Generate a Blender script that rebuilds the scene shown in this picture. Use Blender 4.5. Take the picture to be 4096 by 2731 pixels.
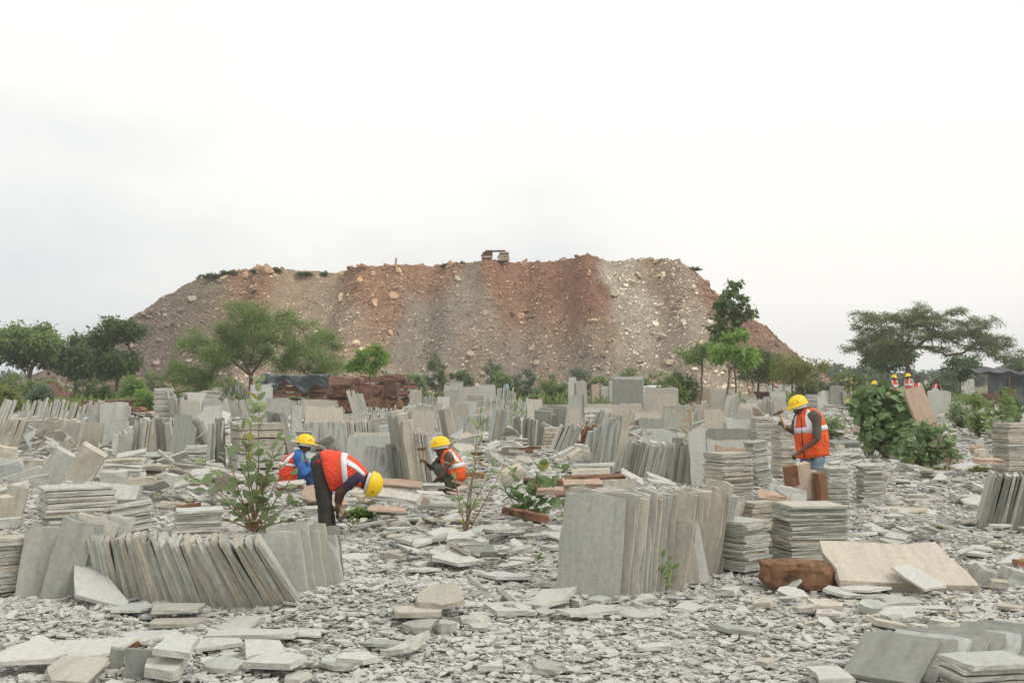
import bpy, bmesh, math, random
import numpy as np
from mathutils import Vector, Matrix, Quaternion, Euler, noise
from mathutils.bvhtree import BVHTree

for _o in list(bpy.data.objects):
    bpy.data.objects.remove(_o)
scene = bpy.context.scene
C = scene.collection
R = math.radians

# ------------------------------------------------------------------ camera
F = 4702.0            # focal length in pixels of the 4096 px wide photograph
CX, HY, CAMZ = 2048.0, 1511.6, 1.7
cam_d = bpy.data.cameras.new('camera')
cam_d.sensor_width = 36.0
cam_d.lens = F / 4096 * 36.0
cam_d.shift_y = (HY - 1365.5) / 4096
cam_d.clip_end = 4000
cam = bpy.data.objects.new('camera', cam_d)
cam.location = (0, 0, CAMZ)
cam.rotation_euler = (R(90), 0, 0)
C.objects.link(cam)
scene.camera = cam

# ------------------------------------------------------------------ world and sun (overcast)
SUN_EL, SUN_AZ = 50, 118            # azimuth measured from +Y (away) towards +X (right)
world = bpy.data.worlds.new('World')
scene.world = world
world.use_nodes = True
wn, wl = world.node_tree.nodes, world.node_tree.links
wn.clear()
wo = wn.new('ShaderNodeOutputWorld')
bg = wn.new('ShaderNodeBackground')
bg.inputs['Strength'].default_value = 0.1
sky = wn.new('ShaderNodeTexSky')
sky.sky_type = 'NISHITA'
sky.sun_disc = False
sky.sun_elevation = R(SUN_EL)
sky.sun_rotation = R(SUN_AZ)
sky.air_density = 1.5
sky.dust_density = 4.0
tc = wn.new('ShaderNodeTexCoord')
mp = wn.new('ShaderNodeMapping')
mp.inputs['Scale'].default_value = (1.0, 1.0, 2.6)
mp.inputs['Location'].default_value = (3.1, 0.4, 1.7)
nz = wn.new('ShaderNodeTexNoise')
nz.inputs['Scale'].default_value = 2.3
nz.inputs['Detail'].default_value = 6
nz.inputs['Roughness'].default_value = 0.5
sep = wn.new('ShaderNodeSeparateXYZ')
wl.new(tc.outputs['Generated'], mp.inputs['Vector'])
wl.new(mp.outputs['Vector'], nz.inputs['Vector'])
wl.new(tc.outputs['Generated'], sep.inputs['Vector'])
# cloud tone: a thin veil with broad soft darker banks, a little heavier towards the left
m1 = wn.new('ShaderNodeMath'); m1.operation = 'MULTIPLY_ADD'
m1.inputs[1].default_value = -0.24
m0 = wn.new('ShaderNodeMath'); m0.operation = 'MULTIPLY'; m0.inputs[1].default_value = 0.55
wl.new(nz.outputs['Fac'], m0.inputs[0])
wl.new(sep.outputs['X'], m1.inputs[0]); wl.new(m0.outputs[0], m1.inputs[2])
m2 = wn.new('ShaderNodeMath'); m2.operation = 'MULTIPLY_ADD'
m2.inputs[1].default_value = -0.82
wl.new(sep.outputs['Z'], m2.inputs[0]); wl.new(m1.outputs[0], m2.inputs[2])
rp = wn.new('ShaderNodeValToRGB')
rp.color_ramp.interpolation = 'EASE'
rp.color_ramp.elements[0].position = 0.13
rp.color_ramp.elements[0].color = (0.93, 0.912, 0.872, 1)
rp.color_ramp.elements[1].position = 0.42
rp.color_ramp.elements[1].color = (0.64, 0.685, 0.705, 1)
wl.new(m2.outputs[0], rp.inputs['Fac'])
sc_ = wn.new('ShaderNodeVectorMath'); sc_.operation = 'SCALE'
sc_.inputs['Scale'].default_value = 10.0
wl.new(rp.outputs['Color'], sc_.inputs[0])
mx = wn.new('ShaderNodeMix'); mx.data_type = 'RGBA'
mx.inputs[0].default_value = 0.95
wl.new(sky.outputs[0], mx.inputs[6]); wl.new(sc_.outputs[0], mx.inputs[7])
wl.new(mx.outputs[2], bg.inputs['Color'])
wl.new(bg.outputs[0], wo.inputs['Surface'])

sun_d = bpy.data.lights.new('sun', 'SUN')
sun_d.energy = 1.3
sun_d.angle = R(25)
sun_d.color = (1.0, 0.975, 0.94)
sun = bpy.data.objects.new('sun', sun_d)
_sv = Vector((math.sin(R(SUN_AZ)) * math.cos(R(SUN_EL)), math.cos(R(SUN_AZ)) * math.cos(R(SUN_EL)), math.sin(R(SUN_EL))))
sun.rotation_euler = _sv.to_track_quat('Z', 'Y').to_euler()
sun.location = (20, 0, 40)
C.objects.link(sun)
scene.view_settings.view_transform = 'Standard'
scene.view_settings.look = 'None'
scene.view_settings.gamma = 1.0
scene.view_settings.exposure = 0.28
scene.cycles.max_bounces = 6
scene.cycles.diffuse_bounces = 3
scene.cycles.transparent_max_bounces = 8

# ------------------------------------------------------------------ places read off the photograph
# each region: the corner of a crop of the photograph and its enlargement; a spot in a crop becomes a spot on the ground
REG = {'L': (0, 1480, 2.1382), 'C': (1000, 1480, 2.1382), 'M': (2000, 1480, 2.1382), 'R': (2996, 1480, 2.1382),
       'l': (0, 1900, 1.68), 'c': (1350, 1900, 1.68), 'r': (2696, 1900, 1.68),
       'P': (1050, 1680, 2.6133), 'W': (3050, 1520, 2.7025), 'B': (3296, 1100, 2.8), 'f': (0, 0, 0.57422),
       'h': (0, 1000, 1.68), 'i': (1300, 1000, 1.68), 'j': (2500, 1000, 2.6133)}

def src(reg, x, y):
    a, b, k = REG[reg]
    return a + x / k, b + y / k

def depth_of(reg, y, z=0.0):
    return (CAMZ - z) * F / (src(reg, 0, y)[1] - HY)

def gp(reg, x, y, z=0.0):
    sx, sy = src(reg, x, y)
    Y = (CAMZ - z) * F / (sy - HY)
    return Vector(((sx - CX) / F * Y, Y, z))

def pt(reg, x, y, Y):
    sx, sy = src(reg, x, y)
    return Vector(((sx - CX) / F * Y, Y, CAMZ - (sy - HY) / F * Y))

def mpx(reg, Y):
    return Y / (F * REG[reg][2])

# ------------------------------------------------------------------ helpers
def lin(r, g, b):
    f = lambda c: (c / 255 / 12.92) if c / 255 <= 0.04045 else ((c / 255 + 0.055) / 1.055) ** 2.4
    return (f(r), f(g), f(b), 1.0)

def tag(o, label=None, cat=None, group=None, kind=None):
    if label: o['label'] = label
    if cat: o['category'] = cat
    if group: o['group'] = group
    if kind: o['kind'] = kind
    return o

def link(name, me, mat=None, parent=None):
    o = bpy.data.objects.new(name, me)
    C.objects.link(o)
    if mat is not None and me is not None and len(me.materials) == 0:
        for m in (mat if isinstance(mat, (list, tuple)) else [mat]):
            me.materials.append(m)
    if parent is not None:
        o.parent = parent
    return o

def empty(name, loc, label=None, cat=None, group=None):
    o = bpy.data.objects.new(name, None)
    o.empty_display_size = 0.1
    C.objects.link(o)
    o.location = loc
    return tag(o, label, cat, group)

def mesh(name, v, f, smooth=False):
    me = bpy.data.meshes.new(name)
    me.from_pydata([tuple(p) for p in v], [], f)
    if smooth:
        me.polygons.foreach_set('use_smooth', [True] * len(me.polygons))
    me.update()
    return me

def mesh_np(name, verts, loops, starts, smooth=False, col=None):
    """big meshes straight from arrays: verts n x 3, flat loop vertex numbers, first loop of each face"""
    me = bpy.data.meshes.new(name)
    me.vertices.add(len(verts)); me.vertices.foreach_set('co', np.asarray(verts, np.float32).ravel())
    me.loops.add(len(loops)); me.loops.foreach_set('vertex_index', np.asarray(loops, np.int32))
    me.polygons.add(len(starts)); me.polygons.foreach_set('loop_start', np.asarray(starts, np.int32))
    me.polygons.foreach_set('use_smooth', np.full(len(starts), bool(smooth)))
    me.update(calc_edges=True)
    if col is not None:
        a = me.color_attributes.new('tone', 'FLOAT_COLOR', 'POINT')
        c4 = np.ones((len(verts), 4), np.float32); c4[:, :3] = col
        a.data.foreach_set('color', c4.ravel())
    return me

def nodes_of(name):
    m = bpy.data.materials.new(name)
    m.use_nodes = True
    nt = m.node_tree
    nt.nodes.clear()
    out = nt.nodes.new('ShaderNodeOutputMaterial')
    p = nt.nodes.new('ShaderNodeBsdfPrincipled')
    nt.links.new(p.outputs[0], out.inputs['Surface'])
    p.inputs['Roughness'].default_value = 0.85
    p.inputs['Specular IOR Level'].default_value = 0.25
    return m, nt, p, out

def N(nt, t, **kw):
    n = nt.nodes.new('ShaderNode' + t)
    for k, v in kw.items():
        if k.startswith('i_'):
            key = k[2:]
            n.inputs[int(key) if key.isdigit() else key.replace('_', ' ')].default_value = v
        else:
            setattr(n, k, v)
    return n

def ramp(nt, stops, interp='LINEAR'):
    n = nt.nodes.new('ShaderNodeValToRGB')
    n.color_ramp.interpolation = interp
    e = n.color_ramp.elements
    while len(e) > 1: e.remove(e[-1])
    e[0].position, e[0].color = stops[0][0], stops[0][1]
    for pos, c in stops[1:]:
        x = e.new(pos); x.color = c
    return n

def mixc(nt, a, b, fac, mode='MIX'):
    n = nt.nodes.new('ShaderNodeMix'); n.data_type = 'RGBA'; n.blend_type = mode
    for s, v in ((6, a), (7, b), (0, fac)):
        if hasattr(v, 'is_linked') or hasattr(v, 'links'):
            nt.links.new(v, n.inputs[s])
        else:
            n.inputs[s].default_value = v
    return n.outputs[2]

def rnd_socket(nt):
    """one random number for each thing, or for each loose piece of a joined mass"""
    g = N(nt, 'NewGeometry'); oi = N(nt, 'ObjectInfo')
    a = N(nt, 'Math', operation='ADD'); nt.links.new(g.outputs['Random Per Island'], a.inputs[0]); nt.links.new(oi.outputs['Random'], a.inputs[1])
    fr = N(nt, 'Math', operation='FRACT'); nt.links.new(a.outputs[0], fr.inputs[0])
    return fr.outputs[0]

def stone_mat(name, tones, vein=0.35, stain=None, stain_at=0.62, bump=0.35, dark=0.72, scale=1.0, layers=1.0):
    """riven sandstone: a tone for each slab, drawn-out veins in the bedding, blotches, stains, fine pitted relief"""
    m, nt, p, out = nodes_of(name)
    r = rnd_socket(nt)
    n_t = len(tones)
    base = ramp(nt, [(i / max(1, n_t - 1), c) for i, c in enumerate(tones)])
    nt.links.new(r, base.inputs['Fac'])
    tcn = N(nt, 'TexCoord')
    off = N(nt, 'VectorMath', operation='MULTIPLY_ADD')
    off.inputs[1].default_value = (1, 1, 1)
    cmb = N(nt, 'CombineXYZ')
    ml = N(nt, 'Math', operation='MULTIPLY', i_1=37.0); nt.links.new(r, ml.inputs[0])
    for k in range(3): nt.links.new(ml.outputs[0], cmb.inputs[k])
    nt.links.new(tcn.outputs['Object'], off.inputs[0]); nt.links.new(cmb.outputs[0], off.inputs[2])
    mpv = N(nt, 'Mapping')
    mpv.inputs['Scale'].default_value = (9 * scale, 3 * scale, 1.4 * scale)
    mpv.inputs['Rotation'].default_value = (0.2, 0.5, 0.3)
    nt.links.new(off.outputs[0], mpv.inputs['Vector'])
    nv = N(nt, 'TexNoise', i_Scale=1.6, i_Detail=6.0, i_Roughness=0.6)
    nt.links.new(mpv.outputs[0], nv.inputs['Vector'])
    rv = ramp(nt, [(0.32, (dark, dark, dark * 0.99, 1)), (0.52, (1, 1, 1, 1)), (0.72, (1.12, 1.11, 1.08, 1))])
    nt.links.new(nv.outputs['Fac'], rv.inputs['Fac'])
    col = mixc(nt, base.outputs['Color'], rv.outputs['Color'], vein * 2 if vein < 0.5 else 1.0, 'MULTIPLY')
    nb = N(nt, 'TexNoise', i_Scale=26.0 * scale, i_Detail=5.0, i_Roughness=0.65)
    nt.links.new(off.outputs[0], nb.inputs['Vector'])
    rb = ramp(nt, [(0.3, (0.80, 0.80, 0.80, 1)), (0.7, (1.12, 1.12, 1.12, 1))])
    nt.links.new(nb.outputs['Fac'], rb.inputs['Fac'])
    col = mixc(nt, col, rb.outputs['Color'], 0.75, 'MULTIPLY')
    # broken rims: paler, warmer stone in thin layers (a slab's own Y axis runs through its thickness)
    sn = N(nt, 'SeparateXYZ'); nt.links.new(tcn.outputs['Normal'], sn.inputs[0])
    ab = N(nt, 'Math', operation='ABSOLUTE'); nt.links.new(sn.outputs['Y'], ab.inputs[0])
    me_ = N(nt, 'MapRange', i_1=0.45, i_2=0.85, i_3=layers, i_4=0.0); nt.links.new(ab.outputs[0], me_.inputs[0])
    mpl = N(nt, 'Mapping'); mpl.inputs['Scale'].default_value = (7, 110, 7); nt.links.new(off.outputs[0], mpl.inputs['Vector'])
    nl = N(nt, 'TexNoise', i_Scale=1.0, i_Detail=4.0, i_Roughness=0.6); nt.links.new(mpl.outputs[0], nl.inputs['Vector'])
    rl = ramp(nt, [(0.32, (0.74, 0.73, 0.71, 1)), (0.5, (1.04, 1.02, 0.98, 1)), (0.7, (1.2, 1.17, 1.11, 1))]); nt.links.new(nl.outputs['Fac'], rl.inputs['Fac'])
    col = mixc(nt, col, mixc(nt, col, rl.outputs['Color'], 1.0, 'MULTIPLY'), me_.outputs[0])
    if stain is not None:
        ns = N(nt, 'TexNoise', i_Scale=4.0 * scale, i_Detail=4.0, i_Roughness=0.6)
        nt.links.new(off.outputs[0], ns.inputs['Vector'])
        rs = ramp(nt, [(stain_at, (0, 0, 0, 1)), (stain_at + 0.12, (1, 1, 1, 1))])
        nt.links.new(ns.outputs['Fac'], rs.inputs['Fac'])
        col = mixc(nt, col, stain, rs.outputs['Color'])
    nt.links.new(col, p.inputs['Base Color'])
    bp = N(nt, 'Bump', i_Strength=bump, i_Distance=0.012)
    nf = N(nt, 'TexNoise', i_Scale=34.0 * scale, i_Detail=6.0, i_Roughness=0.7)
    nt.links.new(off.outputs[0], nf.inputs['Vector'])
    nt.links.new(nf.outputs['Fac'], bp.inputs['Height'])
    # cleft steps where thin layers split away
    nc = N(nt, 'TexNoise', i_Scale=3.2 * scale, i_Detail=3.0, i_Roughness=0.55)
    nt.links.new(off.outputs[0], nc.inputs['Vector'])
    rc = ramp(nt, [(0.0, (0, 0, 0, 1)), (0.40, (0.25, 0.25, 0.25, 1)), (0.47, (0.5, 0.5, 0.5, 1)), (0.54, (0.75, 0.75, 0.75, 1)), (0.62, (1, 1, 1, 1))], 'CONSTANT')
    nt.links.new(nc.outputs['Fac'], rc.inputs['Fac'])
    b2 = N(nt, 'Bump', i_Strength=min(1.0, bump * 1.6), i_Distance=0.014)
    nt.links.new(rc.outputs['Color'], b2.inputs['Height']); nt.links.new(bp.outputs[0], b2.inputs['Normal'])
    nt.links.new(b2.outputs[0], p.inputs['Normal'])
    return m

def plain_mat(name, col, rough=0.7, var=0.12, nscale=12.0, metallic=0.0, bump=0.0, spec=0.3):
    m, nt, p, out = nodes_of(name)
    tcn = N(nt, 'TexCoord')
    n1 = N(nt, 'TexNoise', i_Scale=nscale, i_Detail=5.0, i_Roughness=0.6)
    nt.links.new(tcn.outputs['Object'], n1.inputs['Vector'])
    r1 = ramp(nt, [(0.25, (1 - var, 1 - var, 1 - var, 1)), (0.75, (1 + var, 1 + var, 1 + var, 1))])
    nt.links.new(n1.outputs['Fac'], r1.inputs['Fac'])
    nt.links.new(mixc(nt, col, r1.outputs['Color'], 1.0, 'MULTIPLY'), p.inputs['Base Color'])
    p.inputs['Roughness'].default_value = rough
    p.inputs['Metallic'].default_value = metallic
    p.inputs['Specular IOR Level'].default_value = spec
    if bump:
        bp = N(nt, 'Bump', i_Strength=bump, i_Distance=0.01)
        nt.links.new(n1.outputs['Fac'], bp.inputs['Height']); nt.links.new(bp.outputs[0], p.inputs['Normal'])
    return m

def leaf_mat(name, cols, trans=0.25, rough=0.55):
    trans = trans + 0.16
    m, nt, p, out = nodes_of(name)
    r = rnd_socket(nt)
    rm = ramp(nt, [(i / max(1, len(cols) - 1), c) for i, c in enumerate(cols)])
    nt.links.new(r, rm.inputs['Fac'])
    nt.links.new(rm.outputs['Color'], p.inputs['Base Color'])
    p.inputs['Roughness'].default_value = rough
    p.inputs['Specular IOR Level'].default_value = 0.3
    tr = N(nt, 'BsdfTranslucent')
    nt.links.new(rm.outputs['Color'], tr.inputs['Color'])
    ms = N(nt, 'MixShader', i_0=trans)
    nt.links.new(p.outputs[0], ms.inputs[1]); nt.links.new(tr.outputs[0], ms.inputs[2])
    nt.links.new(ms.outputs[0], out.inputs['Surface'])
    return m

def tube(path, radii, sides=5):
    """tapered tube along points"""
    V, Fc = [], []
    n = len(path)
    for i, p in enumerate(path):
        d = (path[min(i + 1, n - 1)] - path[max(i - 1, 0)])
        d = d.normalized() if d.length > 1e-6 else Vector((0, 0, 1))
        a = d.cross(Vector((0.31, 0.95, 0.05))).normalized(); b = d.cross(a)
        for k in range(sides):
            t = 2 * math.pi * k / sides
            V.append(p + (a * math.cos(t) + b * math.sin(t)) * radii[i])
    for i in range(n - 1):
        for k in range(sides):
            Fc.append((i * sides + k, i * sides + (k + 1) % sides, (i + 1) * sides + (k + 1) % sides, (i + 1) * sides + k))
    Fc.append(tuple((n - 1) * sides + k for k in range(sides)))
    return V, Fc

class Geo:
    def __init__(self): self.v, self.f = [], []
    def add(self, V, Fc):
        b = len(self.v)
        self.v.extend(V); self.f.extend([tuple(b + k for k in q) for q in Fc])

# stone colours (real-world albedo)
GREY = stone_mat('grey_sandstone', [lin(158, 160, 152), lin(184, 185, 177), lin(170, 173, 168), lin(191, 190, 180), lin(150, 153, 146), lin(184, 179, 166), lin(177, 180, 175), lin(162, 160, 150)], vein=0.30, stain=lin(170, 152, 132), stain_at=0.64)
PALE = stone_mat('pale_sandstone', [lin(188, 188, 181), lin(183, 184, 179), lin(192, 191, 182), lin(185, 187, 183)], vein=0.25, dark=0.82)
EDGE = stone_mat('warm_grey_sandstone', [lin(182, 175, 160), lin(162, 158, 147), lin(188, 182, 168), lin(172, 167, 155)], vein=0.30)
GREENRUST = stone_mat('rust_streaked_sandstone', [lin(160, 162, 150), lin(154, 155, 144)], vein=0.6, stain=lin(166, 124, 86), stain_at=0.55, dark=0.7)
BEIGE = stone_mat('beige_sandstone', [lin(193, 184, 169), lin(186, 177, 162), lin(196, 188, 174)], vein=0.22, stain=lin(172, 145, 110), stain_at=0.66)
BROWN = stone_mat('pinkish_brown_sandstone', [lin(180, 158, 140), lin(168, 146, 128), lin(186, 167, 150), lin(162, 142, 126)], vein=0.3, dark=0.8)
RUST = stone_mat('rust_stained_sandstone', [lin(132, 96, 70), lin(118, 86, 66), lin(142, 108, 80)], vein=0.45, stain=lin(62, 48, 40), stain_at=0.54, dark=0.6)
REDST = stone_mat('red_sandstone', [lin(140, 102, 90), lin(126, 92, 84), lin(150, 114, 100), lin(134, 104, 94)], vein=0.3)
DARKBR = stone_mat('dark_brown_sandstone', [lin(112, 84, 72), lin(98, 74, 64), lin(122, 92, 76)], vein=0.4, stain=lin(60, 44, 38), stain_at=0.6)
STREAK = stone_mat('streaked_grey_sandstone', [lin(172, 172, 164), lin(166, 167, 162)], vein=0.9, dark=0.45)
DGREY = stone_mat('dark_grey_sandstone', [lin(140, 141, 134), lin(128, 130, 124), lin(150, 150, 142)], vein=0.3)

GRAVEL = stone_mat('grey_stone_chips', [lin(184, 184, 177), lin(189, 188, 182), lin(179, 179, 173), lin(187, 186, 179), lin(182, 182, 176), lin(191, 189, 182), lin(180, 178, 170), lin(186, 186, 181), lin(177, 177, 171), lin(188, 186, 178), lin(184, 181, 172)], vein=0.08, bump=0.12, layers=0.0)

# ------------------------------------------------------------------ ground
MOUNDS = []
for (rg, x, y, rad, hh) in (('c', 420, 900, 0.7, 0.16), ('l', 200, 1010, 0.5, 0.08), ('c', 60, 900, 0.5, 0.08), ('c', 1700, 1180, 1.1, 0.07),
                            ('r', 1300, 1010, 0.9, 0.05), ('c', 760, 640, 0.9, 0.10), ('M', 350, 740, 1.5, 0.14), ('M', 900, 300, 3.0, 0.25),
                            ('R', 1700, 960, 1.3, 0.18), ('R', 1900, 560, 1.6, 0.3), ('C', 1900, 900, 1.5, 0.12)):
    q = gp(rg, x, y)
    MOUNDS.append((q.x, q.y, rad, hh))

def gh(x, y):
    h = 0.035 * noise.noise(Vector((x * 0.55, y * 0.55, 3.3))) + 0.02 * noise.noise(Vector((x * 1.7, y * 1.7, 8.1)))
    for mx_, my_, r_, a_ in MOUNDS:
        d = ((x - mx_) ** 2 + (y - my_) ** 2) / (r_ * r_)
        if d < 9: h += a_ * math.exp(-d)
    if y > 60: h *= max(0.0, 1 - (y - 60) / 30)
    return h - 0.045

def build_ground():
    ys = [-30, -10, 0, 3, 4.5]
    y = 5.4
    while y < 1500:
        ys.append(y); y += max(0.14, y * 0.022)
    ys.append(1800)
    half = []
    x = 0.0
    while x < 1500:
        half.append(x); x += max(0.16, 0.11 * (x - 2))
    xs = [-v for v in reversed(half[1:])] + half
    nx, ny = len(xs), len(ys)
    V = [(a, b, gh(a, b) if 3 < b < 95 and abs(a) < 60 else 0.0) for b in ys for a in xs]
    Fc = [(j * nx + i, j * nx + i + 1, (j + 1) * nx + i + 1, (j + 1) * nx + i) for j in range(ny - 1) for i in range(nx - 1)]
    m, nt, p, out = nodes_of('stone_dust_ground')
    g = N(nt, 'NewGeometry')
    n1 = N(nt, 'TexNoise', i_Scale=0.35, i_Detail=6.0, i_Roughness=0.6)
    n2 = N(nt, 'TexNoise', i_Scale=9.0, i_Detail=6.0, i_Roughness=0.7)
    vo = N(nt, 'TexVoronoi', i_Scale=16.0)
    for q in (n1, n2, vo): nt.links.new(g.outputs['Position'], q.inputs['Vector'])
    a = ramp(nt, [(0.30, lin(164, 146, 128)), (0.42, lin(170, 166, 158)), (0.60, lin(178, 177, 171))])
    nt.links.new(n1.outputs['Fac'], a.inputs['Fac'])
    b = ramp(nt, [(0.3, (0.84, 0.84, 0.84, 1)), (0.7, (1.08, 1.08, 1.08, 1))])
    nt.links.new(n2.outputs['Fac'], b.inputs['Fac'])
    col = mixc(nt, a.outputs['Color'], b.outputs['Color'], 0.9, 'MULTIPLY')
    # earth and scrub beyond the yard
    sp = N(nt, 'SeparateXYZ'); nt.links.new(g.outputs['Position'], sp.inputs[0])
    mr = N(nt, 'MapRange', i_1=55.0, i_2=85.0); nt.links.new(sp.outputs['Y'], mr.inputs[0])
    far = ramp(nt, [(0.35, lin(92, 98, 58)), (0.6, lin(122, 108, 80))]); nt.links.new(n1.outputs['Fac'], far.inputs['Fac'])
    col = mixc(nt, col, far.outputs['Color'], mr.outputs[0])
    nt.links.new(col, p.inputs['Base Color'])
    bp = N(nt, 'Bump', i_Strength=0.4, i_Distance=0.02)
    nt.links.new(vo.outputs['Distance'], bp.inputs['Height']); nt.links.new(bp.outputs[0], p.inputs['Normal'])
    tag(link('ground', mesh('ground', V, Fc, True), m), 'grey stone dust and bare earth ground of the stone yard', kind='structure')

build_ground()

def chip_arrays(pos, size, thick, tilt, rng, k=5, nrm=None, aspect=(0.45, 1.0), under=True):
    """many flat broken chips as arrays: pos n x 3, size = radius, thick, tilt = how far they lie off flat (radians, spread)"""
    n = len(pos)
    ang = (np.arange(k)[None, :] + rng.uniform(-0.33, 0.33, (n, k))) * (2 * math.pi / k)
    rad = rng.uniform(0.62, 1.12, (n, k)) * size[:, None]
    asp = rng.uniform(aspect[0], aspect[1], n)[:, None]
    px, py = np.cos(ang) * rad, np.sin(ang) * rad * asp
    top = np.stack([px, py, np.repeat(thick[:, None], k, 1) * rng.uniform(0.35, 0.65, (n, k))], -1)
    s2 = rng.uniform(0.82, 1.12, (n, k))
    bot = np.stack([px * s2, py * s2, -np.repeat(thick[:, None], k, 1) * 0.5], -1)
    v = np.concatenate([top, bot], 1)
    yaw = rng.uniform(0, 2 * math.pi, n)
    tx, ty = rng.normal(0, 1, n) * tilt, rng.normal(0, 1, n) * tilt
    cy, sy = np.cos(yaw), np.sin(yaw)
    Rz = np.zeros((n, 3, 3)); Rz[:, 0, 0] = cy; Rz[:, 0, 1] = -sy; Rz[:, 1, 0] = sy; Rz[:, 1, 1] = cy; Rz[:, 2, 2] = 1
    Rx = np.zeros((n, 3, 3)); Rx[:, 0, 0] = 1; Rx[:, 1, 1] = np.cos(tx); Rx[:, 1, 2] = -np.sin(tx); Rx[:, 2, 1] = np.sin(tx); Rx[:, 2, 2] = np.cos(tx)
    Ry = np.zeros((n, 3, 3)); Ry[:, 1, 1] = 1; Ry[:, 0, 0] = np.cos(ty); Ry[:, 0, 2] = np.sin(ty); Ry[:, 2, 0] = -np.sin(ty); Ry[:, 2, 2] = np.cos(ty)
    M = Rx @ Ry @ Rz
    if nrm is not None:
        z = nrm / np.linalg.norm(nrm, axis=1, keepdims=True)
        xx = np.cross(np.array([0.0, 1.0, 0.0]), z); xx /= np.linalg.norm(xx, axis=1, keepdims=True)
        yy = np.cross(z, xx)
        M = np.stack([xx, yy, z], -1) @ M
    v = np.einsum('nij,nkj->nki', M, v) + pos[:, None, :]
    base = (np.arange(n) * 2 * k)[:, None]
    t = np.arange(k)
    topf = base + t[None, :]
    botf = base + k + t[::-1][None, :]
    q = np.stack([t, k + t, k + (t + 1) % k, (t + 1) % k], -1).reshape(-1)
    sides = base + q[None, :]
    if under:
        loops = np.concatenate([topf, botf, sides], 1).ravel()
        per = np.concatenate([[0, k], 2 * k + 4 * np.arange(k)])
        starts = ((np.arange(n) * 6 * k)[:, None] + per[None, :]).ravel()
    else:            # the side lying in the ground is left off
        loops = np.concatenate([topf, sides], 1).ravel()
        per = np.concatenate([[0], k + 4 * np.arange(k)])
        starts = ((np.arange(n) * 5 * k)[:, None] + per[None, :]).ravel()
    return v.reshape(-1, 3), loops, starts

def build_gravel():
    rng = np.random.default_rng(7)
    P, S, T = [], [], []
    for y0, y1, dens, med in ((5.3, 9, 1150, 0.026), (9, 13, 780, 0.029), (13, 20, 260, 0.042), (20, 34, 62, 0.070), (34, 60, 10, 0.12)):
        wid = y1 * 0.47 + 2.8
        n = int(dens * (y1 - y0) * 2 * wid)
        yy = rng.uniform(y0, y1, n); xx = rng.uniform(-wid, wid, n)
        ok = (np.abs(xx) < yy * 0.46 + 0.5) | ((np.abs(xx) < yy * 0.46 + 2.8) & (rng.random(n) < 0.25))
        xx, yy = xx[ok], yy[ok]
        # bare patches and drifts of chips
        keep = np.array([noise.noise(Vector((a * 0.5, b * 0.5, 1.0))) + 0.35 * noise.noise(Vector((a * 2.1, b * 2.1, 4.0))) > (-0.55 if b < 13 else -0.40) + 0.45 * q for a, b, q in zip(xx, yy, rng.normal(0, 0.5, len(xx)))])
        xx, yy = xx[keep], yy[keep]
        s = med * np.exp(rng.normal(0, 0.48, len(xx)))
        s = np.minimum(s, med * 3.2)
        zz = np.array([gh(a, b) for a, b in zip(xx, yy)]) + rng.uniform(0.0, 0.03, len(xx))
        P.append(np.stack([xx, yy, zz], -1)); S.append(s); T.append(np.clip(s * rng.uniform(0.10, 0.30, len(xx)), 0.004, 0.022))
    P, S, T = np.concatenate(P), np.concatenate(S), np.concatenate(T)
    near = P[:, 1] < 10
    v, l, st = chip_arrays(P[near], S[near], T[near], 0.18, rng, 5, None, (0.35, 0.9), False)
    v2, l2, st2 = chip_arrays(P[~near], S[~near], T[~near], 0.18, rng, 4, None, (0.35, 0.9), False)
    v, l, st = np.concatenate([v, v2]), np.concatenate([l, l2 + len(v)]), np.concatenate([st, st2 + len(l)])
    o = link('gravel', mesh_np('gravel', v, l, st), GRAVEL)
    tag(o, 'loose grey stone chips strewn over the whole yard floor', 'gravel', kind='stuff')

build_gravel()

# ------------------------------------------------------------------ the spoil heap
HY0 = 118.0                                   # distance of the crest
def hx(px): return (px - 1176) / 2700 * HY0    # photograph column (2352 wide) to metres at the crest
def hz(py): return CAMZ + (868 - py) / 2700 * HY0
CREST = [(395, 665), (470, 634), (540, 617), (620, 619), (740, 626), (860, 620), (960, 611), (1040, 607), (1110, 603), (1200, 600), (1300, 603), (1345, 594), (1400, 603), (1440, 600), (1490, 597), (1530, 600), (1560, 611), (1590, 632)]
CRX = np.array([hx(a) for a, b in CREST]); CRZ = np.array([hz(b) for a, b in CREST])
PL0, PL1 = hx(470), hx(1545)

def edge_y(x):
    return HY0 + 1.8 * math.sin(x * 0.62 + 0.4) + 1.1 * math.sin(x * 0.27 + 2.0) + 0.7 * math.sin(x * 1.4 + 1.0)

def hill_h(x, y):
    zt = float(np.interp(x, CRX, CRZ))
    dx = max(PL0 - x, 0, x - PL1)
    if dx > 0:
        zt = float(CRZ[1] if x < PL0 else np.interp(hx(1545), CRX, CRZ))
    dyf = max(edge_y(min(max(x, PL0), PL1)) - y, 0)
    dyb = max(y - 150, 0)
    k = 0.60 if x < PL0 else 0.80
    d = math.hypot(dx * k / 0.74, dyf + dyb)
    n1 = noise.noise(Vector((x * 0.16, y * 0.16, 1.0))); n2 = noise.noise(Vector((x * 0.6, y * 0.6, 5.0)))
    h = zt - 0.74 * d
    if d > 0.5:
        h += 0.9 * n1 + 0.35 * n2 + 0.28 * noise.noise(Vector((x * 0.55 + 0.1 * y, y * 0.07, 3.0))) * min(1, d / 3) + 0.3 * abs(noise.noise(Vector((x * 0.35, y * 0.35, 8.0))))
    else:
        h += 0.12 * n2 + 0.1
    # the toe runs out more gently
    if h < 2.2:
        h = 2.2 * math.exp((h - 2.2) / 2.2)
    return h if h > 0.12 else -0.3

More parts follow.
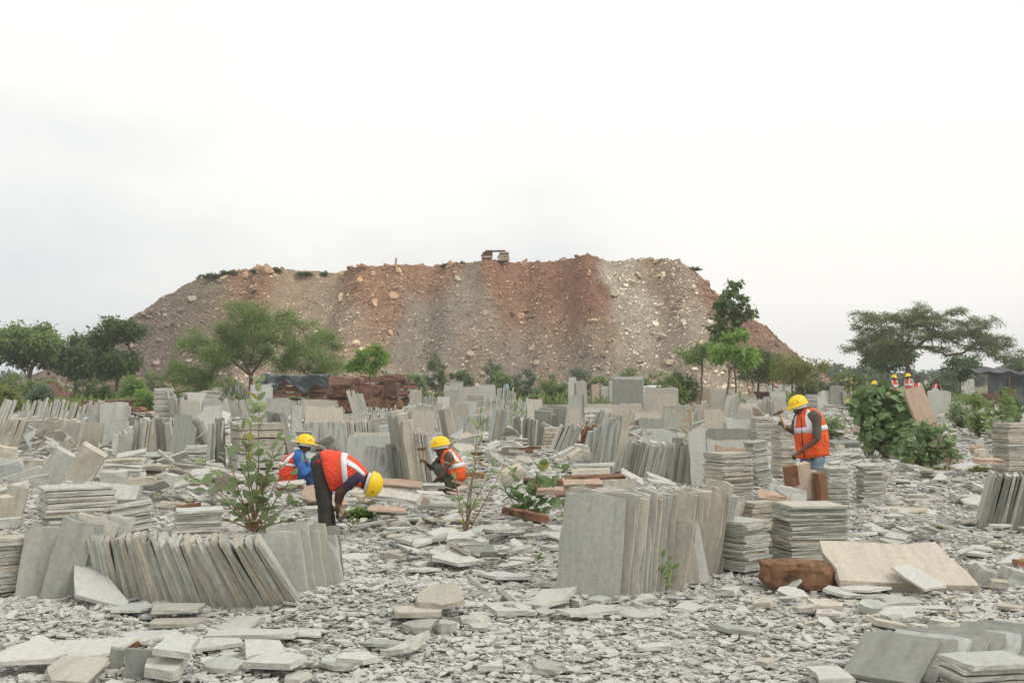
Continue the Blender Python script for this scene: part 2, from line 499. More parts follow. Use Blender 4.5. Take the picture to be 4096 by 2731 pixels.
# dumped loads of different stone: column, row (2352 wide photograph), reach, colour of the earth, colour of the stones, stone size
ZONES = [(300, 780, 95, (112, 98, 86), (140, 116, 106), 0.9), (350, 850, 120, (110, 92, 84), (138, 112, 104), 1.2), (420, 700, 80, (122, 104, 82), (136, 122, 112), 0.8),
         (470, 650, 60, (118, 106, 84), (150, 124, 100), 0.7), (560, 655, 62, (150, 104, 68), (176, 128, 90), 1.3), (520, 730, 70, (128, 106, 86), (150, 132, 118), 0.9),
         (690, 660, 70, (158, 126, 96), (182, 158, 132), 0.5), (720, 760, 90, (156, 130, 106), (190, 166, 146), 0.6), (650, 840, 90, (150, 124, 104), (186, 160, 142), 0.8),
         (850, 640, 62, (152, 100, 62), (178, 126, 82), 1.5), (880, 720, 60, (150, 104, 68), (178, 132, 92), 1.4), (1000, 630, 70, (152, 102, 66), (178, 130, 90), 1.3), (840, 800, 70, (154, 122, 96), (186, 154, 128), 0.9),
         (1060, 680, 55, (138, 122, 106), (160, 144, 126), 0.45), (1000, 740, 70, (136, 122, 108), (160, 144, 128), 0.6), (950, 800, 80, (138, 124, 110), (168, 148, 132), 0.8), (930, 860, 80, (136, 120, 108), (170, 150, 136), 0.9),
         (1200, 640, 70, (150, 94, 58), (176, 126, 86), 0.9), (1300, 650, 75, (142, 86, 52), (168, 112, 72), 0.7), (1360, 680, 50, (138, 84, 50), (164, 108, 70), 0.7), (1170, 720, 60, (148, 104, 72), (178, 132, 94), 1.2),
         (1280, 740, 75, (146, 98, 64), (176, 132, 96), 1.1), (1120, 790, 80, (144, 122, 102), (178, 148, 124), 0.8), (1270, 810, 80, (142, 120, 100), (180, 150, 126), 0.9), (1370, 780, 50, (142, 112, 86), (178, 142, 112), 0.8), (1180, 850, 90, (138, 120, 106), (176, 152, 134), 0.8), (1350, 850, 80, (134, 118, 104), (176, 154, 136), 0.9),
         (1420, 640, 40, (164, 148, 132), (206, 192, 176), 1.0), (1460, 700, 50, (162, 146, 132), (206, 194, 180), 0.9), (1500, 620, 50, (156, 126, 100), (190, 162, 138), 1.2), (1560, 680, 55, (150, 122, 100), (192, 166, 148), 1.3), (1480, 780, 70, (158, 140, 124), (202, 186, 170), 0.9), (1590, 750, 55, (154, 134, 118), (196, 176, 160), 0.9), (1500, 850, 80, (142, 124, 108), (188, 164, 146), 1.0), (1620, 830, 70, (150, 130, 114), (196, 174, 156), 0.9),
         (1650, 690, 40, (142, 92, 62), (166, 116, 82), 0.8), (1720, 760, 45, (140, 92, 64), (168, 120, 88), 0.8), (1790, 830, 45, (138, 98, 72), (170, 130, 102), 0.8), (1690, 800, 35, (150, 118, 94), (188, 158, 136), 0.9)]
_Z = np.array([(a, b, c) for a, b, c, *_ in ZONES], float)
def _l3(c):
    a = np.array(lin(*c)[:3]); return (0.57 * a + 0.43 * a.mean()) * np.array([1.20, 1.19, 1.06])
_ZE = np.array([_l3(z[3]) for z in ZONES]); _ZS = np.array([_l3(z[4]) for z in ZONES]); _ZR = np.array([z[5] for z in ZONES])

def zone(x, y, z):
    """what was tipped here: weights over the dumped loads by where the spot lies on the heap's face"""
    u = 1176 + x / y * 2700 + 34 * noise.noise(Vector((x * 0.3, z * 0.3, 2.0))) + 14 * noise.noise(Vector((x * 1.3, z * 1.3, 4.0)))
    v = 868 - (z - CAMZ) / y * 2700 + 20 * noise.noise(Vector((x * 0.3, z * 0.3, 9.0)))
    d2 = ((_Z[:, 0] - u) ** 2 + ((_Z[:, 1] - v) * 0.7) ** 2) / (_Z[:, 2] ** 2)
    w = np.exp(-4.0 * (d2 - d2.min()))
    return w / w.sum()

def build_hill():
    xs = np.arange(hx(470) - 30, hx(1545) + 26, 0.55); ys = np.concatenate([np.arange(92, 124, 0.55), np.arange(124, 175, 2.0)])
    nx, ny = len(xs), len(ys)
    V = np.zeros((ny, nx, 3)); Ccol = np.zeros((ny, nx, 3))
    for j, b in enumerate(ys):
        for i, a in enumerate(xs):
            h = hill_h(a, b)
            V[j, i] = (a, b, h)
            k = 0.9 + 0.3 * noise.noise(Vector((a * 0.9, b * 0.9, h)))
            Ccol[j, i] = zone(a, b, h) @ _ZE * k
    idx = np.arange(nx * ny).reshape(ny, nx)
    q = np.stack([idx[:-1, :-1], idx[:-1, 1:], idx[1:, 1:], idx[1:, :-1]], -1).reshape(-1, 4)
    me = mesh_np('hill', V.reshape(-1, 3), q.ravel(), np.arange(len(q)) * 4, True, Ccol.reshape(-1, 3))
    m, nt, p, out = nodes_of('tipped_earth')
    at = N(nt, 'Attribute', attribute_name='tone')
    g = N(nt, 'NewGeometry')
    n1 = N(nt, 'TexNoise', i_Scale=2.2, i_Detail=8.0, i_Roughness=0.7); nt.links.new(g.outputs['Position'], n1.inputs['Vector'])
    r1 = ramp(nt, [(0.3, (0.7, 0.69, 0.68, 1)), (0.7, (1.25, 1.24, 1.22, 1))]); nt.links.new(n1.outputs['Fac'], r1.inputs['Fac'])
    nt.links.new(mixc(nt, at.outputs['Color'], r1.outputs['Color'], 1.0, 'MULTIPLY'), p.inputs['Base Color'])
    bp = N(nt, 'Bump', i_Strength=0.9, i_Distance=0.25); nt.links.new(n1.outputs['Fac'], bp.inputs['Height']); nt.links.new(bp.outputs[0], p.inputs['Normal'])
    hill = link('hill', me, m)
    tag(hill, 'flat-topped spoil heap of tipped brown earth and broken stone', 'hill', kind='structure')
    # stones lying on the slope
    rng = np.random.default_rng(11)
    sm, nt, p, out = nodes_of('tipped_stone')
    at = N(nt, 'Attribute', attribute_name='tone'); oi = N(nt, 'ObjectInfo')
    n1 = N(nt, 'TexNoise', i_Scale=3.0, i_Detail=5.0); g = N(nt, 'NewGeometry'); nt.links.new(g.outputs['Position'], n1.inputs['Vector'])
    r1 = ramp(nt, [(0.3, (0.78, 0.77, 0.76, 1)), (0.7, (1.15, 1.15, 1.15, 1))]); nt.links.new(n1.outputs['Fac'], r1.inputs['Fac'])
    nt.links.new(mixc(nt, at.outputs['Color'], r1.outputs['Color'], 1.0, 'MULTIPLY'), p.inputs['Base Color'])
    n = 64000
    xx = rng.uniform(hx(470) - 24, hx(1545) + 19, n); yy = rng.uniform(95, 121.5, n)
    P, S, Nn, Cc = [], [], [], []
    for a, b in zip(xx, yy):
        h = hill_h(a, b)
        if h < 0.15: continue
        if b > edge_y(min(max(a, PL0), PL1)) + 1.0: continue
        e = 0.4
        nr = (-(hill_h(a + e, b) - h) / e, -(hill_h(a, b + e) - h) / e, 1.0)
        w = zone(a, b, h)
        size = (0.066 + 0.05 * rng.random()) * math.exp(rng.normal(0, 0.45)) * (0.62 + 0.42 * float(w @ _ZR))
        if rng.random() < (0.012 + 0.035 * max(0, noise.noise(Vector((a * 0.3, b * 0.3, 6.0))))) * float(w @ _ZR): size *= rng.uniform(1.9, 3.4)
        t = w @ (_ZS if rng.random() < 0.72 else _ZE)
        t = t * rng.uniform(0.6, 1.55) * np.array([1, rng.uniform(0.96, 1.04), rng.uniform(0.92, 1.08)])
        P.append((a, b, h + size * 0.12)); S.append(min(size, 0.75)); Nn.append(nr); Cc.append(t)
    P, S, Nn, Cc = np.array(P), np.array(S), np.array(Nn), np.array(Cc)
    Nn /= np.linalg.norm(Nn, axis=1, keepdims=True)
    T = S * rng.uniform(0.2, 0.55, len(S))
    order = np.argsort(-S / P[:, 1])
    big, rest = order[:290], order[290:]
    v, l, st = chip_arrays(P[rest], S[rest], T[rest], 0.35, rng, 4, Nn[rest] * np.array([1, 1, 1.0]) + np.array([0, 0, 0.35]), (0.4, 0.9), False)
    o = link('rubble', mesh_np('rubble', v, l, st, False, np.repeat(Cc[rest], 8, 0)), sm, hill)
    o['kind'] = 'stuff'
    for i in big:
        v, l, st = chip_arrays(np.zeros((1, 3)), S[i:i + 1], T[i:i + 1] * 1.15, 0.4, rng, 7, Nn[i:i + 1], (0.6, 1.0))
        r = link('rock', mesh_np('rock', v, l, st, False, np.repeat(Cc[i:i + 1], 14, 0)), sm, hill)
        r.location = P[i] + np.array([0, 0, 0.08])
    # boulders along the crest
    for a, b, s, c in ((575, 617, 0.55, (168, 124, 96)), (605, 618, 0.5, (190, 160, 136)), (650, 620, 0.42, (160, 110, 84)), (742, 622, 0.40, (158, 124, 98)), (1236, 600, 0.4, (172, 140, 112)),
                       (1210, 600, 0.34, (178, 144, 112)), (1455, 597, 0.55, (192, 188, 180)), (1478, 594, 0.75, (204, 194, 184)), (1500, 596, 0.5, (190, 150, 132)), (1550, 608, 0.8, (176, 134, 112)), (1262, 600, 0.36, (168, 120, 88)),
                       (860, 617, 0.42, (180, 144, 112)), (890, 616, 0.46, (166, 120, 84)), (1000, 608, 0.44, (160, 112, 78)), (1345, 594, 0.3, (150, 98, 64)), (480, 632, 0.35, (160, 120, 92))):
        X = hx(a); Y = edge_y(X) + 0.3; k = Y / HY0; s *= 0.55
        v, l, st = chip_arrays(np.zeros((1, 3)), np.array([s]), np.array([s * 0.95]), 0.3, rng, 7, None, (0.75, 1.0))
        r = link('rock', mesh_np('rock', v, l, st, False, np.repeat(_l3(c)[None, :], 14, 0)), sm, hill)
        r.location = (X, Y, hill_h(X, Y) + s * 0.25)
    # grey tipped loads standing on the crest
    for a, s, hh, c in ((1296, 1.0, 0.75, (138, 124, 110)), (780, 1.1, 0.5, (126, 122, 108))):
        X = hx(a); Y = edge_y(X) + 1.6
        rr = []; ff = []
        for j in range(7):
            f = j / 6
            for i in range(18):
                an = i / 18 * 2 * math.pi
                q = s * (1 - f) * (1 + 0.18 * noise.noise(Vector((math.cos(an) * 1.5, math.sin(an) * 1.5, f * 3 + a))))
                rr.append((q * math.cos(an), q * math.sin(an), hh * (1 - (1 - f) ** 1.4) - 0.15))
        for j in range(6):
            for i in range(18):
                ff.append((j * 18 + i, j * 18 + (i + 1) % 18, (j + 1) * 18 + (i + 1) % 18, (j + 1) * 18 + i))
        vv = np.array(rr)
        lp = np.array(ff)
        o = link('tipped_load', mesh_np('tipped_load', vv, lp.ravel(), np.arange(len(lp)) * 4, False, np.repeat(_l3(c)[None, :], len(vv), 0)), m, hill)
        o.location = (X, Y, hill_h(X, Y))
    return hill

HILL = build_hill()

# ------------------------------------------------------------------ people
SKIN = plain_mat('dark_brown_skin', lin(84, 58, 46), 0.55, 0.12, 14, spec=0.4)
HAIR = plain_mat('black_hair', lin(26, 22, 20), 0.6, 0.2, 60)
WHITE_C = plain_mat('white_band_cloth', lin(206, 205, 202), 0.8, 0.08)
EYEW = plain_mat('eye_white', lin(210, 204, 196), 0.4, 0.02)
HELM = plain_mat('yellow_plastic', lin(236, 196, 28), 0.4, 0.12, 18, spec=0.4)
LOGO = plain_mat('black_print', lin(46, 38, 20), 0.6, 0.1)
TAPE = plain_mat('silver_reflective_tape', lin(212, 212, 214), 0.5, 0.06, 30, spec=0.4)
JEANS_D = plain_mat('dark_worn_denim', lin(62, 59, 55), 0.85, 0.35, 9, bump=0.5)
JEANS_B = plain_mat('pale_blue_denim', lin(118, 132, 150), 0.85, 0.28, 9, bump=0.5)
JEANS_DB = plain_mat('blue_denim', lin(54, 84, 126), 0.85, 0.2, 9)
TROUS_G = plain_mat('grey_green_trousers', lin(84, 86, 74), 0.85, 0.25, 9, bump=0.5)
SHIRT_BR = plain_mat('grey_brown_shirt', lin(88, 80, 68), 0.85, 0.15, 9, bump=0.3)
SHIRT_BL = plain_mat('blue_shirt', lin(48, 98, 160), 0.8, 0.18, 9, bump=0.3)
SHIRT_PU = plain_mat('dark_purple_shirt', lin(64, 54, 76), 0.85, 0.15, 9)
SHIRT_DK = plain_mat('black_shirt', lin(48, 44, 46), 0.85, 0.15, 9)
SHIRT_TE = plain_mat('pale_teal_shirt', lin(150, 190, 188), 0.85, 0.1, 9)
SHIRT_GR = plain_mat('pale_grey_shirt', lin(158, 166, 164), 0.85, 0.1, 9)
WOOD = plain_mat('worn_wood', lin(176, 138, 96), 0.7, 0.2, 20)
IRON = plain_mat('worn_iron', lin(110, 92, 80), 0.55, 0.25, 30, metallic=0.5)
RED_P = plain_mat('dark_red_patch', lin(150, 40, 44), 0.8, 0.1)

def vest_mat(name, c):
    m, nt, p, out = nodes_of(name)
    tcn = N(nt, 'TexCoord')
    n1 = N(nt, 'TexNoise', i_Scale=6.0, i_Detail=4.0); nt.links.new(tcn.outputs['Object'], n1.inputs['Vector'])
    r1 = ramp(nt, [(0.3, (0.72, 0.76, 0.80, 1)), (0.5, (1, 1, 1, 1)), (0.75, (1.08, 1.15, 1.25, 1))]); nt.links.new(n1.outputs['Fac'], r1.inputs['Fac'])
    nt.links.new(mixc(nt, c, r1.outputs['Color'], 1.0, 'MULTIPLY'), p.inputs['Base Color'])
    p.inputs['Roughness'].default_value = 0.7
    bp = N(nt, 'Bump', i_Strength=1.0, i_Distance=0.05); n2 = N(nt, 'TexNoise', i_Scale=7.0, i_Detail=3.0, i_Distortion=1.5); nt.links.new(tcn.outputs['Object'], n2.inputs['Vector'])
    nt.links.new(n2.outputs['Fac'], bp.inputs['Height']); nt.links.new(bp.outputs[0], p.inputs['Normal'])
    return m
VEST = vest_mat('orange_red_vest', (0.74, 0.075, 0.032, 1))
VEST_O = vest_mat('bright_orange_vest', (0.80, 0.115, 0.028, 1))

def cap_geo(p0, r0, p1, r1, seg=10, rings=3):
    d = p1 - p0
    L = d.length
    d = d / L if L > 1e-6 else Vector((0, 0, 1))
    a = d.orthogonal().normalized(); b = d.cross(a)
    st = []
    for i in range(rings + 1):
        t = -math.pi / 2 + (math.pi / 2) * i / rings
        st.append((p0 + d * r0 * math.sin(t), r0 * math.cos(t)))
    for i in range(rings + 1):
        t = (math.pi / 2) * i / rings
        st.append((p1 + d * r1 * math.sin(t), r1 * math.cos(t)))
    V, Fc = [], []
    for c, r in st:
        r = max(r, 1e-4)
        for k in range(seg):
            q = 2 * math.pi * k / seg
            V.append(c + (a * math.cos(q) + b * math.sin(q)) * r)
    for i in range(len(st) - 1):
        for k in range(seg):
            Fc.append((i * seg + k, i * seg + (k + 1) % seg, (i + 1) * seg + (k + 1) % seg, (i + 1) * seg + k))
    Fc.append(tuple(range(seg - 1, -1, -1))); Fc.append(tuple((len(st) - 1) * seg + k for k in range(seg)))
    return V, Fc

def ell_geo(c, ax, ay, az):
    V, Fc = cap_geo(Vector((0, 0, 0)), 1.0, Vector((0, 0, 1e-3)), 1.0, 12, 4)
    return [c + ax * v.x + ay * v.y + az * v.z for v in V], Fc

WORK = bpy.data.scenes.new('modelling')      # an empty scene to grow bodies in, removed afterwards

def blob(name, prims, voxel, mat, parent, origin, smooth=4, inflate=0.0):
    """one continuous skin over overlapping tapered limbs"""
    g = Geo()
    for p in prims:
        if p[0] == 'e': g.add(*ell_geo(p[1] - origin, p[2], p[3], p[4]))
        else: g.add(*cap_geo(p[0] - origin, p[1] + inflate, p[2] - origin, p[3] + inflate))
    me = mesh(name, g.v, g.f)
    o = bpy.data.objects.new(name, me)
    m = o.modifiers.new('remesh', 'REMESH'); m.mode = 'VOXEL'; m.voxel_size = voxel
    s = o.modifiers.new('smooth', 'SMOOTH'); s.factor = 0.5; s.iterations = smooth
    WORK.collection.objects.link(o)
    with bpy.context.temp_override(scene=WORK, view_layer=WORK.view_layers[0]):
        dg = bpy.context.evaluated_depsgraph_get()
    new = bpy.data.meshes.new_from_object(o.evaluated_get(dg))
    WORK.collection.objects.unlink(o)
    o.modifiers.clear()
    o.data = new
    new.name = name
    new.materials.clear(); new.materials.append(mat)
    new.polygons.foreach_set('use_smooth', [True] * len(new.polygons))
    C.objects.link(o); o.parent = parent
    return o

def crease(me, base, amp, freq):
    co = [v.co.copy() for v in me.vertices]; no = [v.normal.copy() for v in me.vertices]
    me.vertices.foreach_set('co', [k for c, n in zip(co, no) for k in c + n * amp * (noise.noise((c + base) * freq) + 0.5 * noise.noise((c + base) * freq * 2.3))])
    me.update()

def hand_prims(w, d, palm_n, side, curl):
    """w wrist, d direction along the hand, palm_n out of the palm, side towards the thumb, curl 0..1"""
    d = d.normalized(); side = (side - d * side.dot(d)).normalized(); pn = d.cross(side).normalized()
    if pn.dot(palm_n) < 0: pn = -pn
    P = []
    pe = w + d * 0.085
    for k in (-1, 0, 1):
        P.append((w + d * 0.015 + side * 0.014 * k, 0.020, pe + side * 0.024 * k, 0.017))
    for i, (off, L) in enumerate(((0.033, 0.070), (0.011, 0.080), (-0.011, 0.074), (-0.032, 0.058))):
        b = pe + side * off
        a1 = 0.25 + curl * 1.2; a2 = a1 + 0.2 + curl * 1.3
        k1 = b + (d * math.cos(a1) + pn * math.sin(a1)) * L * 0.55
        k2 = k1 + (d * math.cos(a2) + pn * math.sin(a2)) * L * 0.50
        P.append((b, 0.0105, k1, 0.0095)); P.append((k1, 0.0115, k2, 0.008))
    t0 = w + d * 0.03 + side * 0.026
    t1 = t0 + (side * 0.75 + d * 0.6 + pn * 0.3 * (0.4 + curl)).normalized() * 0.04
    t2 = t1 + (d * 0.8 + pn * curl + side * 0.15).normalized() * 0.035
    P.append((t0, 0.015, t1, 0.0115)); P.append((t1, 0.0115, t2, 0.009))
    return P

def loft(secs, nu=28, nv=6):
    """secs: (point, point, half depth): an oval section between two points, half deep along Y; returns surface(u, v) in world space"""
    A = [((a + b_) / 2, (b_ - a) / 2, hd if isinstance(hd, Vector) else Vector((0, hd, 0))) for a, b_, hd in secs]
    n = len(A)
    def S(u, v, off=0.0, fold=0.02):
        f = min(max(v, 0), 1) * (n - 1); i = min(int(f), n - 2); t = f - i
        t2 = t * t * (3 - 2 * t) * 0.5 + t * 0.5
        c = A[i][0].lerp(A[i + 1][0], t2); e = A[i][1].lerp(A[i + 1][1], t2); hd = A[i][2].lerp(A[i + 1][2], t2)
        cu, su = math.cos(u), math.sin(u)
        k = (abs(cu) ** 2.6 + abs(su) ** 2.6) ** (-1 / 2.6)
        d = -e * (cu * k) + hd * (su * k)
        nrm = d.normalized() if d.length > 1e-5 else Vector((0, 0, 1))
        w = fold * (noise.noise(Vector((math.cos(u) * 1.6, math.sin(u) * 1.6, v * 2.4 + c.x))) + 0.6 * math.sin(u * 7 + v * 3) * max(0, 0.5 - v))
        return c + d + nrm * (w + off)
    return S

def patch(name, S, u0, u1, v0, v1, off, mat, parent, origin, nu=24, nv=8, closed=False, thick=0.004):
    V, Fc = [], []
    for j in range(nv + 1):
        for i in range(nu + (0 if closed else 1)):
            V.append(S(u0 + (u1 - u0) * i / nu, v0 + (v1 - v0) * j / nv, off) - origin)
    w = nu if closed else nu + 1
    for j in range(nv):
        for i in range(nu):
            Fc.append((j * w + i, j * w + (i + 1) % w, (j + 1) * w + (i + 1) % w, (j + 1) * w + i))
    o = link(name, mesh(name, V, Fc, True), mat, parent)
    if thick:
        s = o.modifiers.new('thickness', 'SOLIDIFY'); s.thickness = thick; s.offset = -1
    return o

def helmet(parent, origin, c, crown, fwd, scale=1.0, band=False, logo_side=-1):
    """hard hat: dome with a raised ridge, rim, peak; c = centre of the opening"""
    z = crown.normalized(); y = (fwd - z * fwd.dot(z)).normalized(); x = y.cross(z)
    rx, ry, h = 0.108 * scale, 0.138 * scale, 0.125 * scale
    def P(a, e, off=0.0):
        ce, se = math.cos(e), math.sin(e)
        q = Vector((math.sin(a) * rx * ce, math.cos(a) * ry * ce, h * se ** 0.9 if se > 0 else 0))
        n_ = q.normalized()
        ridge = 0.007 * scale * (math.exp(-((q.x / (0.022 * scale)) ** 4))) * (1 if e > 0.25 else 0) + 0.004 * scale * math.exp(-(((abs(q.x) - 0.06 * scale) / (0.012 * scale)) ** 4)) * (1 if 0.2 < e < 1.2 else 0)
        q = q + n_ * (ridge + off)
        return c + x * q.x + y * q.y + z * q.z - origin
    V, Fc = [], []
    nu, nv = 32, 9
    for j in range(nv):
        e = (math.pi / 2) * j / nv
        for i in range(nu): V.append(P(2 * math.pi * i / nu, e))
    V.append(P(0, math.pi / 2)); top = len(V) - 1
    for j in range(nv - 1):
        for i in range(nu): Fc.append((j * nu + i, j * nu + (i + 1) % nu, (j + 1) * nu + (i + 1) % nu, (j + 1) * nu + i))
    for i in range(nu): Fc.append(((nv - 1) * nu + i, (nv - 1) * nu + (i + 1) % nu, top))
    b = len(V)
    for i in range(nu):      # rim and peak
        a = 2 * math.pi * i / nu
        f = max(0.0, math.cos(a)) ** 3
        ex = 0.010 + 0.052 * f
        q = Vector((math.sin(a) * (rx + ex * scale * 0.8), math.cos(a) * (ry + ex * scale), -0.006 * scale - 0.022 * f * scale))
        V.append(c + x * q.x + y * q.y + z * q.z - origin)
    for i in range(nu): Fc.append((b + i, b + (i + 1) % nu, (i + 1) % nu, i))
    o = link('hard_hat', mesh('hard_hat', V, Fc, True), HELM, parent)
    s = o.modifiers.new('thickness', 'SOLIDIFY'); s.thickness = 0.004; s.offset = -1
    # printed emblem: a small domed sign over a bar
    LV, LF = [], []
    a0 = logo_side * 1.0
    shape = [(-0.16, 0.20), (0.16, 0.20), (0.16, 0.28), (-0.16, 0.28)]
    LV += [P(a0 + du * 1.0, e, 0.004) for du, e in shape]; LF.append((0, 1, 2, 3))
    fan = [P(a0, 0.34, 0.004)] + [P(a0 + 0.16 * math.cos(t), 0.34 + 0.26 * math.sin(t), 0.004) for t in [math.pi * k / 8 for k in range(9)]]
    k0 = len(LV); LV += fan; LF += [(k0, k0 + i, k0 + i + 1) for i in range(1, 9)]
    link('logo', mesh('logo', LV, LF), LOGO, o)
    if band:
        BV, BF = [], []
        for j in range(3):
            for i in range(nu):
                a = 2 * math.pi * i / nu
                q = Vector((math.sin(a) * rx * 0.86, math.cos(a) * ry * 0.86, (-0.045 + 0.02 * j) * scale))
                BV.append(c + x * q.x + y * q.y + z * q.z - origin)
        for j in range(2):
            for i in range(nu): BF.append((j * nu + i, j * nu + (i + 1) % nu, (j + 1) * nu + (i + 1) % nu, (j + 1) * nu + i))
        link('headband', mesh('headband', BV, BF, True), WHITE_C, o)
    return o

def head_prims(c, crown, fwd, s=1.0):
    z = crown.normalized(); y = (fwd - z * fwd.dot(z)).normalized(); x = y.cross(z)
    P = [('e', c + z * 0.02 * s, x * 0.074 * s, y * 0.094 * s, z * 0.098 * s), ('e', c - z * 0.045 * s + y * 0.020 * s, x * 0.058 * s, y * 0.070 * s, z * 0.066 * s)]
    P.append((c + y * 0.088 * s + z * 0.010 * s, 0.010 * s, c + y * 0.108 * s - z * 0.022 * s, 0.014 * s))          # nose
    P.append((c + y * 0.080 * s - z * 0.052 * s - x * 0.018 * s, 0.010 * s, c + y * 0.080 * s - z * 0.052 * s + x * 0.018 * s, 0.010 * s))   # lips
    P.append((c + y * 0.082 * s + z * 0.03 * s - x * 0.03 * s, 0.010 * s, c + y * 0.082 * s + z * 0.03 * s + x * 0.03 * s, 0.010 * s))       # brow
    P.append((c + y * 0.062 * s - z * 0.095 * s, 0.022 * s, c + y * 0.055 * s - z * 0.085 * s, 0.024 * s))           # chin
    for k in (-1, 1):
        P.append((c + x * 0.074 * k * s + z * 0.012 * s, 0.012 * s, c + x * 0.078 * k * s - z * 0.022 * s, 0.010 * s))   # ear
    return P

def face_bits(parent, origin, c, crown, fwd, s=1.0, hair=True, moustache=False):
    z = crown.normalized(); y = (fwd - z * fwd.dot(z)).normalized(); x = y.cross(z)
    for k in (-1, 1):
        V, Fc = ell_geo(c + x * 0.031 * k * s + y * 0.080 * s + z * 0.008 * s - origin, x * 0.012 * s, y * 0.010 * s, z * 0.007 * s)
        e = link('eye', mesh('eye', V, Fc, True), EYEW, parent)
        V, Fc = ell_geo(c + x * 0.031 * k * s + y * 0.088 * s + z * 0.008 * s - origin, x * 0.005 * s, y * 0.004 * s, z * 0.005 * s)
        link('pupil', mesh('pupil', V, Fc, True), HAIR, e)
    if hair:
        g = Geo()
        V, Fc = ell_geo(c + z * 0.038 * s - y * 0.018 * s - origin, x * 0.080 * s, y * 0.092 * s, z * 0.088 * s)
        g.add(V, Fc)
        link('hair', mesh('hair', g.v, g.f, True), HAIR, parent)
    if moustache:
        V, Fc = ell_geo(c + y * 0.094 * s - z * 0.038 * s - origin, x * 0.028 * s, y * 0.008 * s, z * 0.007 * s)
        link('moustache', mesh('moustache', V, Fc, True), HAIR, parent)

def person(base, J, label, vox=0.010, trousers=None, shirt=None, sleeves=0.0, group='workers in the yard', head=True, hair=True, moustache=False, foot=True):
    """J: joints in world space. keys: head crown fwd neck sl sr el er wl wr hl hr kl kr al ar tl tr; hands: (dir, palm, thumb side, curl)"""
    root = empty('person', base, label, 'person', group)
    g = lambda k: J[k]
    mid = (g('hl') + g('hr')) / 2; sm = (g('sl') + g('sr')) / 2
    B = head_prims(g('head'), g('crown'), g('fwd'))
    B.append((sm.lerp(g('neck'), 0.2), 0.062, g('head') - g('crown').normalized() * 0.05, 0.052))
    for s, h in (('sl', 'hl'), ('sr', 'hr')):
        B.append((g(s).lerp(sm, 0.42), 0.088, g(h).lerp(mid, 0.1), 0.098))
    B.append((g('sl').lerp(sm, 0.1), 0.062, g('sr').lerp(sm, 0.1), 0.062))
    B.append((sm, 0.10, mid, 0.10))
    for k in 'lr':
        B.append((g('s' + k), 0.056, g('e' + k), 0.040)); B.append((g('e' + k), 0.041, g('w' + k), 0.027))
        B += hand_prims(g('w' + k), *J['hand' + k])
        B.append((g('h' + k), 0.088, g('k' + k), 0.058)); B.append((g('k' + k), 0.058, g('a' + k), 0.038))
        B.append((g('a' + k), 0.040, g('t' + k), 0.030))
    o = blob('body', B, vox, SKIN, root, base)
    if trousers:
        T = [(g('hl'), 0.112, g('hr'), 0.112), (mid, 0.118, mid.lerp(sm, 0.22), 0.112)]
        for k in 'lr':
            T.append((g('h' + k), 0.110, g('k' + k), 0.080)); T.append((g('k' + k), 0.080, g('a' + k), 0.066))
        t = blob('trousers', T, max(0.016, vox * 1.6), trousers, root, base, 3)
        crease(t.data, base, 0.012, 14)
    if shirt:
        T = [(sm, 0.118, mid.lerp(sm, 0.1), 0.118), (g('sl').lerp(sm, 0.1), 0.075, g('sr').lerp(sm, 0.1), 0.075)]
        for s, h in (('sl', 'hl'), ('sr', 'hr')):
            T.append((g(s).lerp(sm, 0.42), 0.100, g(h).lerp(mid, 0.1), 0.112))
        for k in 'lr':
            if sleeves > 0:
                T.append((g('s' + k), 0.070, g('s' + k).lerp(g('e' + k), min(1, sleeves)), 0.056))
            if sleeves > 1:
                T.append((g('e' + k), 0.056, g('e' + k).lerp(g('w' + k), sleeves - 1), 0.042))
        t = blob('shirt', T, max(0.016, vox * 1.6), shirt, root, base, 3)
        crease(t.data, base, 0.010, 13)
    face_bits(root, base, g('head'), g('crown'), g('fwd'), 1.0, hair, moustache)
    return root

def hammer(a, b_, label, headw=0.11, r=0.014):
    """handle from a to the head at b"""
    root = empty('hammer', a, label, 'hammer', 'hammers')
    d = b_ - a
    g = Geo(); g.add(*tube([Vector((0, 0, 0)), d * 0.5, d], [r * 1.1, r, r * 0.9], 8)); link('handle', mesh('handle', g.v, g.f, True), WOOD, root)
    dn = d.normalized()
    sx = Vector((1, 0, 0)); sx = (sx - dn * sx.dot(dn)).normalized()
    V, Fc = cap_geo(d - sx * headw / 2, 0.020, d + sx * headw * 0.5, 0.024, 8, 2)
    link('head', mesh('head', V, Fc, False), IRON, root)
    return root

V3 = Vector
def tri(Y, reg):
    return lambda x, y, dy=0.0: pt(reg, x, y, Y + dy)

# ---- the bent worker
Yb = 12.75; q = tri(Yb, 'P'); base = V3((q(690, 1180).x, Yb, 0.0))
J = dict(head=q(1118, 655), crown=V3((0.95, 0, -0.28)), fwd=V3((-0.28, 0, -0.95)), neck=q(1050, 615), sl=q(985, 585, 0.17), sr=q(975, 600, -0.17), el=q(830, 760, 0.16), er=q(795, 755, -0.14), wl=q(785, 935, 0.05), wr=q(775, 850, -0.06),
         hl=q(615, 455, 0.09), hr=q(605, 460, -0.09), kl=q(655, 830, 0.11), kr=q(640, 830, -0.10), al=q(712, 1130, 0.14), ar=q(660, 1150, -0.08), tl=q(810, 1185, 0.10), tr=q(760, 1225, -0.14),
         handl=(V3((0.0, 0, -1)), V3((1, 0, 0)), V3((0, -1, 0)), 0.35), handr=(V3((0.25, 0, -1)), V3((-1, 0, 0)), V3((0, -1, 0)), 0.95))
W1 = person(base, J, 'worker bending right over in a red vest, dark trousers and yellow helmet', 0.0115, JEANS_D, SHIRT_PU, 0.55)
